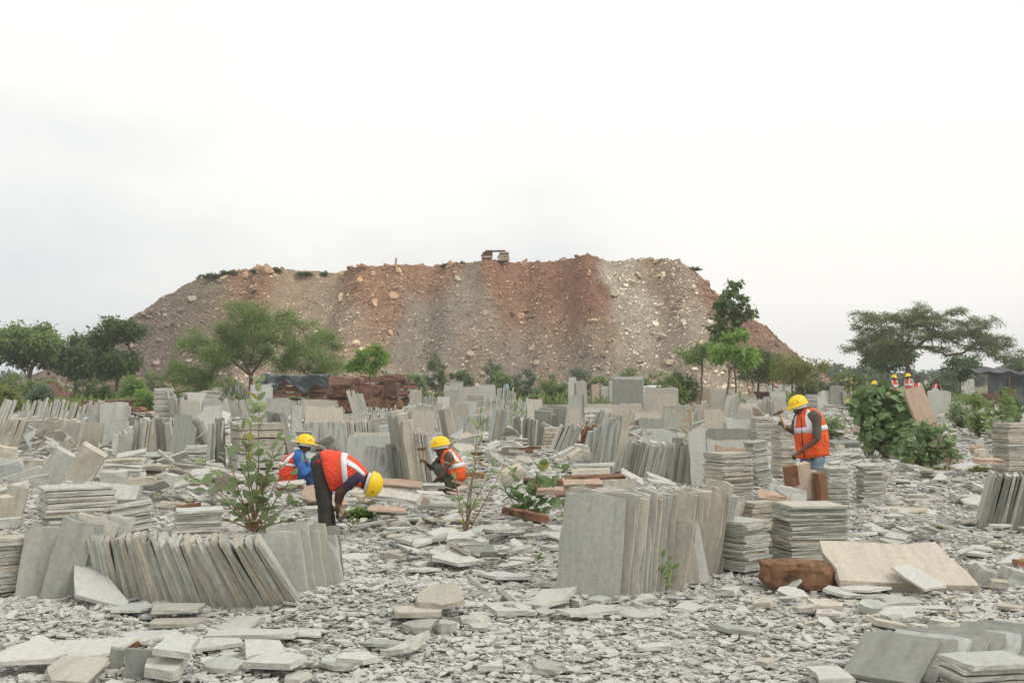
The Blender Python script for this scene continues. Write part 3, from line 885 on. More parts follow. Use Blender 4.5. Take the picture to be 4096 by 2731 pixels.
S = loft([(q(618, 322), q(735, 735), 0.20), (q(690, 312), q(745, 735), 0.225), (q(800, 322), q(838, 690), 0.215), (q(905, 365), q(930, 680), 0.205), (q(1000, 430), q(985, 690), 0.20), (q(1080, 520), q(1030, 690), 0.15), (q(1095, 560), q(1045, 660), 0.07)])
patch('vest', S, 0, 2 * math.pi, 0, 1, 0.004, VEST, W1, base, 36, 16, True)
patch('reflective_tape', S, 0, 2 * math.pi, 0.40, 0.49, 0.010, TAPE, W1, base, 40, 2, True)
patch('reflective_tape', S, -1.15, -0.78, 0.49, 0.93, 0.010, TAPE, W1, base, 4, 8)
patch('reflective_tape', S, 0.78, 1.15, 0.49, 0.93, 0.010, TAPE, W1, base, 4, 8)
helmet(W1, base, q(1128, 665), J['crown'], J['fwd'], 1.0, True, logo_side=1)
V, Fc = ell_geo(q(578, 435, -0.195) - base, V3((0.028, 0, 0)), V3((0, 0.012, 0)), V3((0, 0, 0.024))); link('pocket_patch', mesh('pocket_patch', V, Fc), RED_P, W1)
hammer(q(790, 880, -0.03), q(845, 1010, -0.05), 'short hammer held by the bent worker with its head on the ground', 0.10)
hammer(q(602, 380, 0.12), q(598, 305, 0.12), 'hammer tucked at the bent worker\'s waist', 0.06, 0.012)

# ---- the squatting worker with the hammer
Yb = 17.5; q = tri(Yb, 'P'); base = V3((q(1980, 730).x, Yb, 0.0))
J = dict(head=q(1862, 285), crown=V3((-0.22, 0, 0.97)), fwd=V3((-0.97, 0, -0.22)), neck=q(1905, 330), sl=q(1880, 372, 0.15), sr=q(1965, 395, -0.22), el=q(1765, 500, 0.18), er=q(1880, 575, -0.26), wl=q(1712, 455, 0.05), wr=q(1745, 695, -0.12),
         hl=q(2040, 605, 0.10), hr=q(2040, 610, -0.10), kl=q(1815, 480, 0.14), kr=q(1850, 505, -0.10), al=q(1935, 700, 0.12), ar=q(1985, 715, -0.12), tl=q(1850, 728, 0.16), tr=q(1890, 740, -0.16),
         handl=(V3((-0.55, 0, 0.75)), V3((-1, 0, -0.6)), V3((0, -1, 0.2)), 0.95), handr=(V3((-0.9, 0, -0.45)), V3((0, 0, -1)), V3((0, -1, 0)), 0.35))
W2 = person(base, J, 'worker squatting with a raised hammer, orange vest, grey trousers, yellow helmet', 0.0115, TROUS_G, None)
S = loft([(q(1985, 655), q(2135, 610), 0.19), (q(1925, 560), q(2128, 520), 0.20), (q(1870, 470), q(2085, 430), 0.20), (q(1860, 410), q(2030, 370), 0.19), (q(1880, 350), q(1990, 318), 0.15), (q(1895, 318), q(1945, 292), 0.06)])
patch('vest', S, 0, 2 * math.pi, 0, 1, 0.006, VEST_O, W2, base, 32, 14, True)
patch('reflective_tape', S, 0, 2 * math.pi, 0.30, 0.39, 0.012, TAPE, W2, base, 40, 2, True)
patch('reflective_tape', S, -2.5, -2.1, 0.39, 0.93, 0.012, TAPE, W2, base, 4, 8)
patch('reflective_tape', S, 2.1, 2.5, 0.39, 0.93, 0.012, TAPE, W2, base, 4, 8)
helmet(W2, base, q(1858, 262), V3((-0.15, 0, 1)), V3((-1, 0, -0.15)), 1.02, True, logo_side=-1)
hammer(q(1695, 475, 0.02), q(1660, 298, 0.0), 'hammer raised by the squatting worker', 0.10)

# ---- the seated worker in blue sleeves
Yb = 18.2; q = tri(Yb, 'P'); base = V3((q(300, 690).x, Yb, 0.0))
J = dict(head=q(440, 258), crown=V3((-0.25, 0, 0.97)), fwd=V3((0.85, 0.35, -0.35)), neck=q(400, 320), sl=q(370, 375, 0.17), sr=q(380, 385, -0.21), el=q(520, 520, 0.16), er=q(432, 555, -0.28), wl=q(560, 560, 0.05), wr=q(530, 480, -0.10),
         hl=q(275, 620, 0.10), hr=q(275, 625, -0.10), kl=q(500, 500, 0.20), kr=q(480, 545, 0.02), al=q(500, 670, 0.20), ar=q(530, 690, -0.02), tl=q(570, 690, 0.2), tr=q(600, 700, -0.02),
         handl=(V3((0.5, 0, -0.8)), V3((0, 0, -1)), V3((0, -1, 0)), 0.6), handr=(V3((0.9, 0, 0.2)), V3((0, 0, -1)), V3((0, -1, 0)), 0.6))
W3 = person(base, J, 'worker crouching with blue sleeves, red vest and yellow helmet behind the plant', 0.0115, JEANS_DB, SHIRT_BL, 1.8)
S = loft([(q(165, 665), q(395, 640), 0.20), (q(180, 560), q(390, 560), 0.21), (q(190, 450), q(420, 470), 0.21), (q(250, 375), q(440, 420), 0.19), (q(310, 335), q(440, 370), 0.15), (q(370, 318), q(430, 335), 0.06)])
patch('vest', S, 0, 2 * math.pi, 0, 1, 0.006, VEST, W3, base, 32, 14, True)
patch('reflective_tape', S, 0, 2 * math.pi, 0.38, 0.46, 0.012, TAPE, W3, base, 40, 2, True)
patch('reflective_tape', S, -1.3, -0.9, 0.46, 0.92, 0.012, TAPE, W3, base, 4, 8)
helmet(W3, base, q(448, 235), V3((0.12, 0, 1)), V3((0.93, 0.2, -0.5)), 1.02, True, logo_side=1)

# ---- the standing worker
Yb = 16.6; q = tri(Yb, 'W'); base = V3((q(540, 1200).x, Yb, 0.0))
J = dict(head=q(400, 300), crown=V3((-0.30, -0.05, 0.95)), fwd=V3((-0.85, -0.35, -0.42)), neck=q(455, 345), sl=q(385, 400, 0.14), sr=q(590, 398, -0.17), el=q(330, 560, 0.06), er=q(592, 640, -0.27), wl=q(232, 505, -0.12), wr=q(385, 790, -0.30),
         hl=q(490, 850, 0.08), hr=q(590, 850, -0.06), kl=q(455, 1090, -0.02), kr=q(560, 1110, -0.10), al=q(480, 1420, 0.08), ar=q(590, 1430, 0.0), tl=q(420, 1450, -0.02), tr=q(520, 1465, -0.12),
         handl=(V3((-0.45, -0.1, 0.85)), V3((-1, 0, -0.4)), V3((0.2, -1, 0.2)), 0.95), handr=(V3((-0.9, -0.2, -0.4)), V3((0, 0, -1)), V3((0, -1, 0.2)), 0.8))
W4 = person(base, J, 'worker standing with a hammer in orange vest, brown shirt, pale jeans and yellow helmet', 0.0115, JEANS_B, SHIRT_BR, 0.95, moustache=True)
S = loft([(q(395, 845), q(722, 805), 0.16), (q(372, 740), q(715, 700), 0.17), (q(355, 600), q(695, 560), 0.18), (q(352, 490), q(672, 450), 0.17), (q(358, 400), q(640, 375), 0.13), (q(420, 335), q(575, 318), 0.10), (q(448, 312), q(520, 298), 0.05)])
patch('vest', S, 0, 2 * math.pi, 0, 1, 0.006, VEST_O, W4, base, 36, 16, True)
patch('reflective_tape', S, 0, 2 * math.pi, 0.385, 0.455, 0.012, TAPE, W4, base, 40, 2, True)
patch('reflective_tape', S, -1.50, -1.12, 0.37, 0.92, 0.013, TAPE, W4, base, 4, 8)
patch('reflective_tape', S, -0.32, 0.0, 0.455, 0.85, 0.013, TAPE, W4, base, 4, 8)
patch('zip_cord', S, -0.88, -0.83, 0.02, 0.66, 0.012, SHIRT_DK, W4, base, 2, 10)
helmet(W4, base, q(385, 265), V3((-0.26, -0.05, 0.96)), V3((-0.82, -0.32, -0.45)), 1.03, True, logo_side=-1)
hammer(q(245, 520, -0.16), q(172, 352, -0.20), 'hammer swung by the standing worker', 0.11)

# ---- far workers on the right, and two heads in the middle
def far_person(reg, x, ytop, Y, label, face=-1, vest=VEST, shirt=SHIRT_DK, hat=True, lean=0.0, turn=0.3, group='far workers', sit=0.0, sleeves=1.0):
    top = pt(reg, x, ytop, Y)
    hgt = 1.66
    z0 = top.z - hgt * (1 - sit) - (0.05 if hat else 0)
    b0 = V3((top.x, Y, max(0.0, z0)))
    f = V3((face * math.cos(turn), -math.sin(turn), 0)); sd = V3((-f.y, f.x, 0))
    k = (top.z - b0.z) / (hgt + (0.05 if hat else 0))
    U = lambda s, fw, z: b0 + sd * s * k + f * (fw + lean * max(0, z - 0.9)) * k + V3((0, 0, z * k))
    J = dict(head=U(0, 0.05, 1.53), crown=V3((0, 0, 1)), fwd=f + V3((0, 0, -0.2)), neck=U(0, 0, 1.42), sl=U(0.18, 0, 1.36), sr=U(-0.18, 0, 1.36), el=U(0.24, -0.04, 1.08), er=U(-0.25, 0.0, 1.08), wl=U(0.2, 0.16, 0.96), wr=U(-0.2, 0.2, 1.02),
             hl=U(0.09, 0, 0.88), hr=U(-0.09, 0, 0.88), kl=U(0.10, 0.03, 0.48), kr=U(-0.10, 0.03, 0.48), al=U(0.10, 0, 0.08), ar=U(-0.1, 0, 0.08), tl=U(0.11, 0.15, 0.03), tr=U(-0.11, 0.15, 0.03),
             handl=(f + V3((0, 0, -0.3)), V3((0, 0, -1)), sd * -1, 0.5), handr=(f + V3((0, 0, -0.3)), V3((0, 0, -1)), sd, 0.5))
    r = person(b0, J, label, 0.022, JEANS_D, shirt, sleeves, group)
    if vest:
        A, B_ = (U(-0.23, 0, 0), U(0.23, 0, 0))
        hd = f * 0.15 * k
        S = loft([(U(-0.21, 0, 0.72), U(0.21, 0, 0.72), f * 0.16), (U(-0.21, 0, 1.0), U(0.21, 0, 1.0), f * 0.16), (U(-0.21, 0, 1.25), U(0.21, 0, 1.25), f * 0.15), (U(-0.18, 0, 1.42), U(0.18, 0, 1.42), f * 0.10), (U(-0.06, 0, 1.47), U(0.06, 0, 1.47), f * 0.06)])
        patch('vest', S, 0, 2 * math.pi, 0, 1, 0.01, vest, r, b0, 24, 10, True)
        patch('reflective_tape', S, 0, 2 * math.pi, 0.36, 0.46, 0.018, TAPE, r, b0, 28, 2, True)
        for u in (0.9, 2.2, -0.9, -2.2):
            patch('reflective_tape', S, u - 0.18, u + 0.18, 0.46, 0.93, 0.018, TAPE, r, b0, 3, 5)
    if hat:
        helmet(r, b0, U(0, 0.05, 1.57), V3((0, 0, 1)), f, 1.0, False)
    return r
far_person('B', 775, 1112, 55, 'far worker in vest and yellow helmet, facing the camera', 1, turn=1.2)
far_person('B', 950, 1097, 55, 'far worker in vest and yellow helmet, turned left, tallest of the group', -1, turn=0.5, shirt=SHIRT_GR, sleeves=0.8)
far_person('B', 1042, 1160, 52, 'far bareheaded worker in a vest with pale grey sleeves', -1, shirt=SHIRT_GR, hat=False, turn=0.9, sleeves=1.6, sit=0.12)
far_person('B', 1262, 1172, 50, 'far bareheaded worker with dark sleeves above the brown board', -1, hat=False, turn=0.2, sit=0.15)
far_person('B', 640, 1185, 53, 'far worker stooping in a vest and yellow helmet', -1, lean=0.55, turn=0.4, sit=0.08)
far_person('B', 765, 1310, 50, 'far worker crouching so only the yellow helmet shows', -1, turn=0.4, sit=0.42)
far_person('C', 2190, 98, 82, 'far bareheaded man in a pale teal shirt behind grey slabs', -1, vest=None, shirt=SHIRT_TE, hat=False, turn=0.8, sit=0.1)
far_person('C', 2055, 97, 84, 'far bareheaded man turned away left of the teal shirted one', 1, vest=None, shirt=SHIRT_BR, hat=False, turn=-0.6, sit=0.1)

bpy.data.scenes.remove(WORK)

# ------------------------------------------------------------------ slabs, stacks and offcuts
RNG = np.random.default_rng(3)
RECS = []          # every slab: kind, local points, faces, matrix, material, label, group, category

_ORD = ['first', 'second', 'third', 'fourth', 'fifth', 'sixth', 'seventh', 'eighth', 'ninth', 'tenth', 'eleventh', 'twelfth', 'thirteenth', 'fourteenth', 'fifteenth', 'sixteenth', 'seventeenth', 'eighteenth', 'nineteenth', 'twentieth']
_TEN = {2: 'twenty', 3: 'thirty', 4: 'forty', 5: 'fifty'}
def ordinal(i):
    if i < 20: return _ORD[i]
    t, u = divmod(i + 1, 10)
    return {2: 'twentieth', 3: 'thirtieth', 4: 'fortieth'}[t] if u == 0 else _TEN[t] + '-' + _ORD[u - 1]

def slab_geo(w, h, t, rag=0.010, nu=3, nv=3, top_rag=None, cut=0.0, mid=False):
    """a riven slab standing on its edge: X width, Z height from 0, Y thickness; ragged outline, rough broken rim"""
    r = RNG
    pts = []
    for i in range(nu): pts.append((-w / 2 + w * i / nu, 0.0))
    for i in range(nv): pts.append((w / 2, h * i / nv))
    for i in range(nu): pts.append((w / 2 - w * i / nu, h))
    for i in range(nv): pts.append((-w / 2, h - h * i / nv))
    rag = rag * 0.5
    if top_rag: top_rag *= 0.6
    P = np.array(pts)
    P += r.normal(0, rag, P.shape) * np.minimum(1, np.array([w, h]) / 0.3)
    if top_rag:
        for i in range(nu + nv, 2 * nu + nv + 1):
            P[i % len(P), 1] += r.normal(0, top_rag)
    if cut:      # a corner broken away
        c = r.integers(0, 2)
        i = (nu + nv) if c else (2 * nu + nv)
        P[i, 0] += (-1 if c else 1) * w * cut * r.uniform(0.4, 1); P[i, 1] -= h * cut * r.uniform(0.4, 1)
    n = len(P)
    rings = [(-t / 2, 0.55)]
    if mid: rings.append((0.0, 1.3))
    rings.append((t / 2, 0.55))
    V = []
    cen = P.mean(0)
    for y, k in rings:
        e = (P - cen) / np.maximum(np.linalg.norm(P - cen, axis=1, keepdims=True), 1e-6)
        q = P + e * (r.normal(0, rag * k, n)[:, None] + (rag * 0.5 if y == 0 else 0))
        V.append(np.stack([q[:, 0], np.full(n, y) + r.normal(0, t * 0.05, n), q[:, 1]], -1))
    V = np.concatenate(V)
    m = len(rings)
    Fc = [tuple(range(n)), tuple(range(n * (m - 1) + n - 1, n * (m - 1) - 1, -1))]
    for a in range(m - 1):
        for i in range(n):
            j = (i + 1) % n
            Fc.append((a * n + j, a * n + i, (a + 1) * n + i, (a + 1) * n + j))
    return V, Fc

def add(kind, V, Fc, M, mat, label, group, cat='slab', flat=False):
    if kind == 'stone_offcut' or flat:           # lying pieces: turn the thickness onto the piece's own Y axis
        V = np.stack([V[:, 0], V[:, 2], -V[:, 1]], -1); M = M @ Matrix.Rotation(R(90), 4, 'X')
    RECS.append(dict(kind=kind, V=V, F=Fc, M=M, mat=mat, label=label, group=group, cat=cat))

def basis(ax, ay, az, o):
    return Matrix(((ax.x, ay.x, az.x, o.x), (ax.y, ay.y, az.y, o.y), (ax.z, ay.z, az.z, o.z), (0, 0, 0, 1)))

def pick(mat, i=0):
    return mat[int(RNG.integers(len(mat)))] if isinstance(mat, (list, tuple)) else mat

def ER(reg, x0, y0, x1, y1, n, h, lean, w, phrase, mat=GREY, h1=None, lean1=None, twist=0.0, hv=0.06, gap=0.24, rag=0.008, sink=0.03, tone='grey', cut=0.0, end='left', z=0.0):
    """a row of slabs stood on edge like books, near bottom corners running from (x0,y0) to (x1,y1) of a crop; h in crop pixels"""
    P0, P1 = gp(reg, x0, y0, z), gp(reg, x1, y1, z)
    d = P1 - P0; L = d.length; d = d.normalized()
    if d.x < 0: d = -d
    if reg in 'LCMR' and P0.y > 20:
        h *= 1.1; h1 = h1 * 1.1 if h1 is not None else None
    hm0 = h * mpx(reg, P0.y); hm1 = (h1 if h1 is not None else h * P0.y / P1.y) * mpx(reg, P1.y)
    lean1 = lean if lean1 is None else lean1
    rowtw = RNG.normal(0, 5) + math.degrees(math.atan2(-P0.x, P0.y)) * 0.8
    for i in range(n):
        f = i / max(1, n - 1)
        P = P0.lerp(P1, f)
        ln = R(lean + (lean1 - lean) * f + RNG.normal(0, 1.3))
        tw = R(twist + rowtw + RNG.normal(0, 1.8))
        dd = Vector((math.cos(tw), math.sin(tw), 0))
        wax = Vector((-dd.y, dd.x, 0))
        if wax.y < 0: wax = -wax
        up = (Vector((0, 0, 1)) * math.cos(ln) + dd * math.sin(ln)).normalized()
        nrm = wax.cross(up) * -1
        pitch = L / max(1, n - 1)
        t = max(0.012, pitch * math.cos(ln) * (1 - gap) * RNG.uniform(0.7, 1.12))
        hh = (hm0 + (hm1 - hm0) * f) / max(0.5, math.cos(ln)) * (1 + RNG.normal(0, hv))
        ww = w * (1 + RNG.normal(0, 0.03))
        o = P + wax * (ww / 2 + RNG.normal(0, 0.012)) - Vector((0, 0, sink))
        V, Fc = slab_geo(ww, hh, t, rag, 3, 4, top_rag=rag * 1.2, cut=cut if RNG.random() < 0.4 else 0)
        k = i if end == 'left' else n - 1 - i
        add('leaning_slab', V, Fc, basis(wax, wax.cross(up) * -1, up, o), pick(mat), f'{tone} slab, {ordinal(k)} from {end} in the {phrase}', phrase)

def FC(reg, x0, x1, yb, yt, n, phrase, yaw=0.0, back=10.0, side=0.0, mat=GREY, step=(0.0, 1.0), t=0.035, hv=0.05, rag=0.012, tr=0.02, cut=0.0, tone='grey', sink=0.03, z=0.0, Y=None, mid=False, label=None):
    """slabs facing the camera, leaning back; further ones stand behind, shifted by step (sideways, away) in thicknesses"""
    P = gp(reg, (x0 + x1) / 2, yb, z)
    if Y is not None:
        P = pt(reg, (x0 + x1) / 2, yb, Y)
    k = mpx(reg, P.y)
    if n > 1 and t < 0.09 and reg in 'LCMR':          # more slabs stand behind, shuffled sideways so that their edges show
        n += 2; hv = max(hv, 0.07)
        if step[0] == 0: step = (RNG.choice([-1, 1]) * RNG.uniform(0.3, 0.8), step[1])
    w = (x1 - x0) * k / max(0.4, math.cos(R(yaw))); h = (yb - yt) * k / math.cos(R(back)) / math.cos(R(side))
    if reg in 'LCMR' and P.y > 20 and n > 1: h *= 1.08
    for i in range(n):
        ya = R(yaw + RNG.normal(0, 1.0)); bk = R(back + RNG.normal(0, 0.8)); sd = R(side + RNG.normal(0, 0.8))
        ax = Vector((math.cos(ya), math.sin(ya), 0)); ay = Vector((-math.sin(ya), math.cos(ya), 0))
        up = (Vector((0, 0, 1)) * math.cos(bk) + ay * math.sin(bk)).normalized()
        up = (up * math.cos(sd) + ax * math.sin(sd)).normalized()
        ax = ax - up * ax.dot(up); ax.normalize()
        nr = up.cross(ax)
        pitch = t * 1.2
        o = P + Vector((1, 0, 0)) * step[0] * pitch * i + Vector((0, 1, 0)) * step[1] * pitch * i - Vector((0, 0, sink))
        s = 1 if i == 0 else (1 + RNG.normal(0, hv))
        V, Fc = slab_geo(w * (1 if i == 0 else 1 + RNG.normal(0, 0.03)), (h + sink) * s, t * RNG.uniform(0.8, 1.1), rag, 4, 4, top_rag=tr, cut=cut, mid=mid)
        if n == 1:
            lb = label or f'{phrase}'
        else:
            lb = f'{tone} slab, {ordinal(i)} from front of the {phrase}'
        add('leaning_slab', V, Fc, basis(ax, nr, up, o), pick(mat), lb, phrase if n > 1 else 'single slabs propped upright')

def ST(reg, x0, x1, yb, yt, n, phrase, yaw=35.0, ratio=0.75, tilt=(0, 0), mat=GREY, tone='grey', gap=0.12, rag=0.010, off=0.012, z=0.0, Y=None, drift=(0, 0), thick_var=0.15, cut=0.0):
    """slabs stacked flat; x0..x1 is the whole visible width, yb the foot of the near corner, yt its top (crop pixels)"""
    Pn = gp(reg, (x0 + x1) / 2, yb, z) if Y is None else pt(reg, (x0 + x1) / 2, yb, Y)
    k = mpx(reg, Pn.y)
    ya = R(yaw)
    W = (x1 - x0) * k
    w = W / (abs(math.cos(ya)) + ratio * abs(math.sin(ya))); d = w * ratio
    H = (yb - yt) * k
    depth = (abs(math.sin(ya)) * w + abs(math.cos(ya)) * d) / 2
    c = Pn + Vector((0, depth, 0))
    pitch = H / n
    for i in range(n):
        yw = ya + R(RNG.normal(0, 1.3))
        ax = Vector((math.cos(yw), math.sin(yw), 0)); ay = Vector((-math.sin(yw), math.cos(yw), 0)); az = Vector((0, 0, 1))
        Rm = Matrix.Rotation(R(tilt[0] + RNG.normal(0, 0.5)), 3, 'Y') @ Matrix.Rotation(R(tilt[1] + RNG.normal(0, 0.5)), 3, 'X')
        ax, ay, az = Rm @ ax, Rm @ ay, Rm @ az
        f = i / n
        o = c + Vector((RNG.normal(0, off) + drift[0] * f, RNG.normal(0, off) + drift[1] * f, pitch * i + pitch * 0.5))
        ww, dd = w * (1 + RNG.normal(0, 0.015)), d * (1 + RNG.normal(0, 0.015))
        V, Fc = slab_geo(ww, dd, pitch * (1 - gap) * RNG.uniform(1 - thick_var, 1 + thick_var), rag, 4, 4, cut=cut if RNG.random() < 0.3 else 0)
        V = V - np.array([0, 0, dd / 2])
        add('stacked_slab', V, Fc, basis(ax, -az, ay, o), pick(mat), f'{tone} slab, {ordinal(n - 1 - i)} from top of the {phrase}', phrase)

def poly_slab(pts, t, rag=0.006, sub=1):
    """flat piece from plan points (x, y), thickness t along z"""
    q = []
    n = len(pts)
    for i in range(n):
        a, b = np.array(pts[i]), np.array(pts[(i + 1) % n])
        for s in range(sub + 1):
            q.append(a + (b - a) * s / (sub + 1) + (RNG.normal(0, rag, 2) if s else 0))
    q = np.array(q); m = len(q)
    V = np.concatenate([np.column_stack([q * RNG.uniform(0.99, 1.03), np.full(m, -t / 2)]), np.column_stack([q + RNG.normal(0, rag, q.shape), np.full(m, t / 2) + RNG.normal(0, t * 0.04, m)])])
    Fc = [tuple(range(m, 2 * m)), tuple(range(m - 1, -1, -1))] + [(i, (i + 1) % m, m + (i + 1) % m, m + i) for i in range(m)]
    return V, Fc

def OC(reg, x0, x1, y0, y1, label, mat=GREY, t=0.035, tilt=(0, 0), sides=5, z=None, pts=None, yaw=None, lift=0.0):
    """a broken piece lying on the ground and covering a box of a crop; pts = own outline in the unit box (x right, y away)"""
    a = gp(reg, (x0 + x1) / 2, y1); b = gp(reg, (x0 + x1) / 2, y0)
    Ym = (a.y + b.y) / 2
    wm = (x1 - x0) * mpx(reg, Ym)
    # a lifted far edge shows more of the top: keep real depths sensible
    dm = min(abs(b.y - a.y), wm * 1.25)
    if pts is None:
        an = np.sort((np.arange(sides) + RNG.uniform(-0.28, 0.28, sides)) * 2 * math.pi / sides + RNG.uniform(0, 6.28))
        pts = np.stack([np.cos(an), np.sin(an)], -1) * RNG.uniform(0.78, 1.05, sides)[:, None]
        pts = (pts - pts.min(0)) / (pts.max(0) - pts.min(0)) - 0.5
    else:
        pts = np.array(pts, float) - 0.5
    pl = pts * np.array([wm, dm])
    t = t * 0.62
    V, Fc = poly_slab(pl, t)
    c = Vector((a.x * 0.5 + b.x * 0.5, a.y + dm / 2, 0))
    rx = R(tilt[1] + RNG.normal(0, 1.5)); ry = R(tilt[0] + RNG.normal(0, 1.5))
    zc = gh(c.x, c.y) + t * 0.5 + 0.028 + lift + abs(math.sin(rx)) * dm / 2 * 0.8 + abs(math.sin(ry)) * wm / 2 * 0.8
    if z is not None: zc = z
    M = Matrix.Translation((c.x, c.y, zc)) @ Matrix.Rotation(ry, 4, 'Y') @ Matrix.Rotation(rx, 4, 'X')
    add('stone_offcut', V, Fc, M, pick(mat), label, 'broken pieces lying on the ground', 'offcut')

def BL(reg, x0, y0, x1, y1, label, size, rot, mat=GREY, Y=None, z=None, rag=0.02):
    """a thick block: centre of the box (x0,y0)-(x1,y1) of a crop at depth Y; size (w, d, h) in metres, rot = Euler degrees"""
    P = pt(reg, (x0 + x1) / 2, (y0 + y1) / 2, Y)
    w, d, h = size
    V, Fc = slab_geo(w, h, d, rag, 2, 2, mid=True)
    V = V - np.array([0, 0, h / 2])
    Rm = Euler([R(q) for q in rot]).to_matrix()
    W_ = V @ np.array(Rm).T
    ex, ey, ez = W_.max(0) - W_.min(0)
    k = mpx(reg, Y)
    sx = min(max((x1 - x0) * k / ex, 0.45), 1.7); sz = min(max((y1 - y0) * k / (ez + ey * (CAMZ - P.z) / Y), 0.45), 1.6)
    V = V * np.array([sx, (sx * sz) ** 0.5, sz])
    M = Matrix.Translation(P) @ Rm.to_4x4()
    add('stone_block', V, Fc, M, pick(mat), label, 'thick rough blocks', 'block')

MIX = [GREY, GREY, GREY, EDGE]
GMIX = [GREY, GREY, PALE, EDGE]

# ---- near left: stacks and the long row
ST('l', -150, 172, 795, 430, 14, 'stack cut by the picture\'s left edge', yaw=38, ratio=0.8, mat=MIX)
ST('l', 135, 700, 585, 95, 25, 'wide stack behind the two broad leaning slabs', yaw=30, ratio=0.8, mat=[GREY, PALE, EDGE])
ST('l', 668, 990, 560, 200, 15, 'tilted stack beside the wide stack', yaw=20, ratio=0.8, tilt=(-9, 0), mat=[GREY, PALE])
ST('l', 1118, 1470, 590, 240, 19, 'small stack above the long leaning row', yaw=18, ratio=0.7, mat=[PALE, GREY])
FC('l', 110, 330, 800, 370, 1, 'broad smooth grey slab leaning at the far left of the row', yaw=8, back=14, side=6, mat=GREY, t=0.04)
FC('l', 268, 490, 812, 312, 6, 'broad slabs leaning right at the row\'s start', yaw=14, back=4, side=15, mat=GREY, step=(0.85, 0.8), t=0.045, hv=0.02, mid=True)
ER('l', 655, 800, 2075, 925, 46, 410, -9, 0.46, 'long row tilting left before the plant', mat=[GREY, GREY, EDGE], h1=480, lean1=-33, gap=0.05, rag=0.010, hv=0.035, cut=0.06)
FC('l', 1790, 2080, 800, 385, 5, 'thin slabs propped behind the long row\'s end', yaw=-8, back=6, side=-9, mat=GREY, step=(1.0, 0.55), t=0.05)
FC('l', 2120, 2315, 755, 358, 1, 'dark grey slab at the far right end of the long row', yaw=-4, back=5, side=-8, mat=DGREY, t=0.03)

# ---- near centre right: tall upright slabs and stacks
FC('c', 1470, 1885, 805, 140, 12, 'tall upright group with a broad clean face', yaw=-13, back=3, side=4, mat=[GREY, GREY, EDGE], step=(0.80, 0.70), t=0.042, hv=0.02, mid=True)
FC('c', 2150, 2330, 700, 118, 4, 'second upright group beside the broad faced one', yaw=-14, back=4, side=7, mat=[GREY, EDGE], step=(0.85, 0.8), t=0.045, mid=True)
FC('c', 2170, 2290, 745, 330, 2, 'short slabs wedged between the upright groups', yaw=-20, back=8, side=10, mat=EDGE, t=0.04, step=(0.9, 0.6))
FC('r', 78, 250, 640, 95, 3, 'bluish upright slabs next to the brown ones', yaw=-16, back=4, side=11, mat=[GREY, EDGE], step=(0.95, 0.8), t=0.05, mid=True)
ER('r', 250, 610, 330, 540, 4, 440, 14, 0.5, 'brown slabs leaning before the tall board', mat=[BROWN, EDGE], tone='brown', twist=25)
FC('r', 112, 232, 700, 262, 1, 'narrow pale slab with a broken corner, foremost beside stacked tiles', yaw=10, back=6, side=-8, mat=PALE, t=0.045, cut=0.04, mid=True)
FC('r', 62, 175, 705, 270, 3, 'narrow slabs behind the broken cornered one', yaw=10, back=6, side=-8, mat=EDGE, step=(-0.7, 0.6), t=0.04)
FC('M', 1795, 2050, 1060, 695, 2, 'brown boards leaning over the stacked tiles', yaw=14, back=12, side=10, mat=BROWN, tone='brown', t=0.06, step=(0.5, 0.8))
ST('r', 298, 684, 655, 318, 18, 'square stack nearest the rusty boulder', yaw=42, ratio=0.95, mat=GREY, rag=0.008)
ST('r', 722, 1200, 592, 208, 23, 'broad stack behind the rusty boulder', yaw=12, ratio=0.7, mat=GREY, rag=0.009)
ST('r', 455, 722, 520, 190, 9, 'thick beige stack between the two tile stacks', yaw=25, ratio=0.7, mat=[EDGE, BEIGE], tone='beige', rag=0.018, off=0.025)
ST('M', 1775, 2195, 1130, 715, 24, 'tall stack behind the brown boards', yaw=30, ratio=0.8, mat=[GREY, EDGE])
ST('M', 2150, 2345, 985, 610, 24, 'leaning stack left of the standing worker', yaw=28, ratio=0.75, tilt=(-7, 0), drift=(-0.09, 0), mat=GREY)
ST('R', 215, 430, 900, 455, 26, 'tall stack behind the standing worker', yaw=25, ratio=0.8, mat=[GREY, EDGE])
ST('R', 35, 215, 590, 400, 14, 'stack with a pale top by the hammer', yaw=20, ratio=0.7, mat=GREY)
ST('R', 640, 862, 1145, 835, 20, 'stack right of the standing worker', yaw=14, ratio=0.8, tilt=(1.5, 0), mat=GREY)
ST('R', 945, 1165, 1130, 810, 14, 'lone stack on the gravel', yaw=10, ratio=0.75, mat=[GREY, PALE], off=0.02)
ST('R', 1080, 1205, 1085, 870, 9, 'ragged stack behind the lone stack', yaw=18, ratio=0.8, mat=EDGE, off=0.03, rag=0.02)
ST('R', 1245, 1480, 930, 815, 11, 'slumped low stack by the broad leaf bush', yaw=20, ratio=0.7, tilt=(9, 0), drift=(0.15, 0), mat=[GREY, PALE])
ST('R', 2165, 2480, 880, 455, 22, 'tall stack at the picture\'s right edge', yaw=16, ratio=0.8, mat=[GREY, EDGE])
ER('R', 1975, 1320, 2420, 1372, 21, 440, 13, 0.55, 'row leaning right at the right edge', mat=[DGREY, GREY, DGREY], hv=0.02, gap=-0.12, rag=0.006)

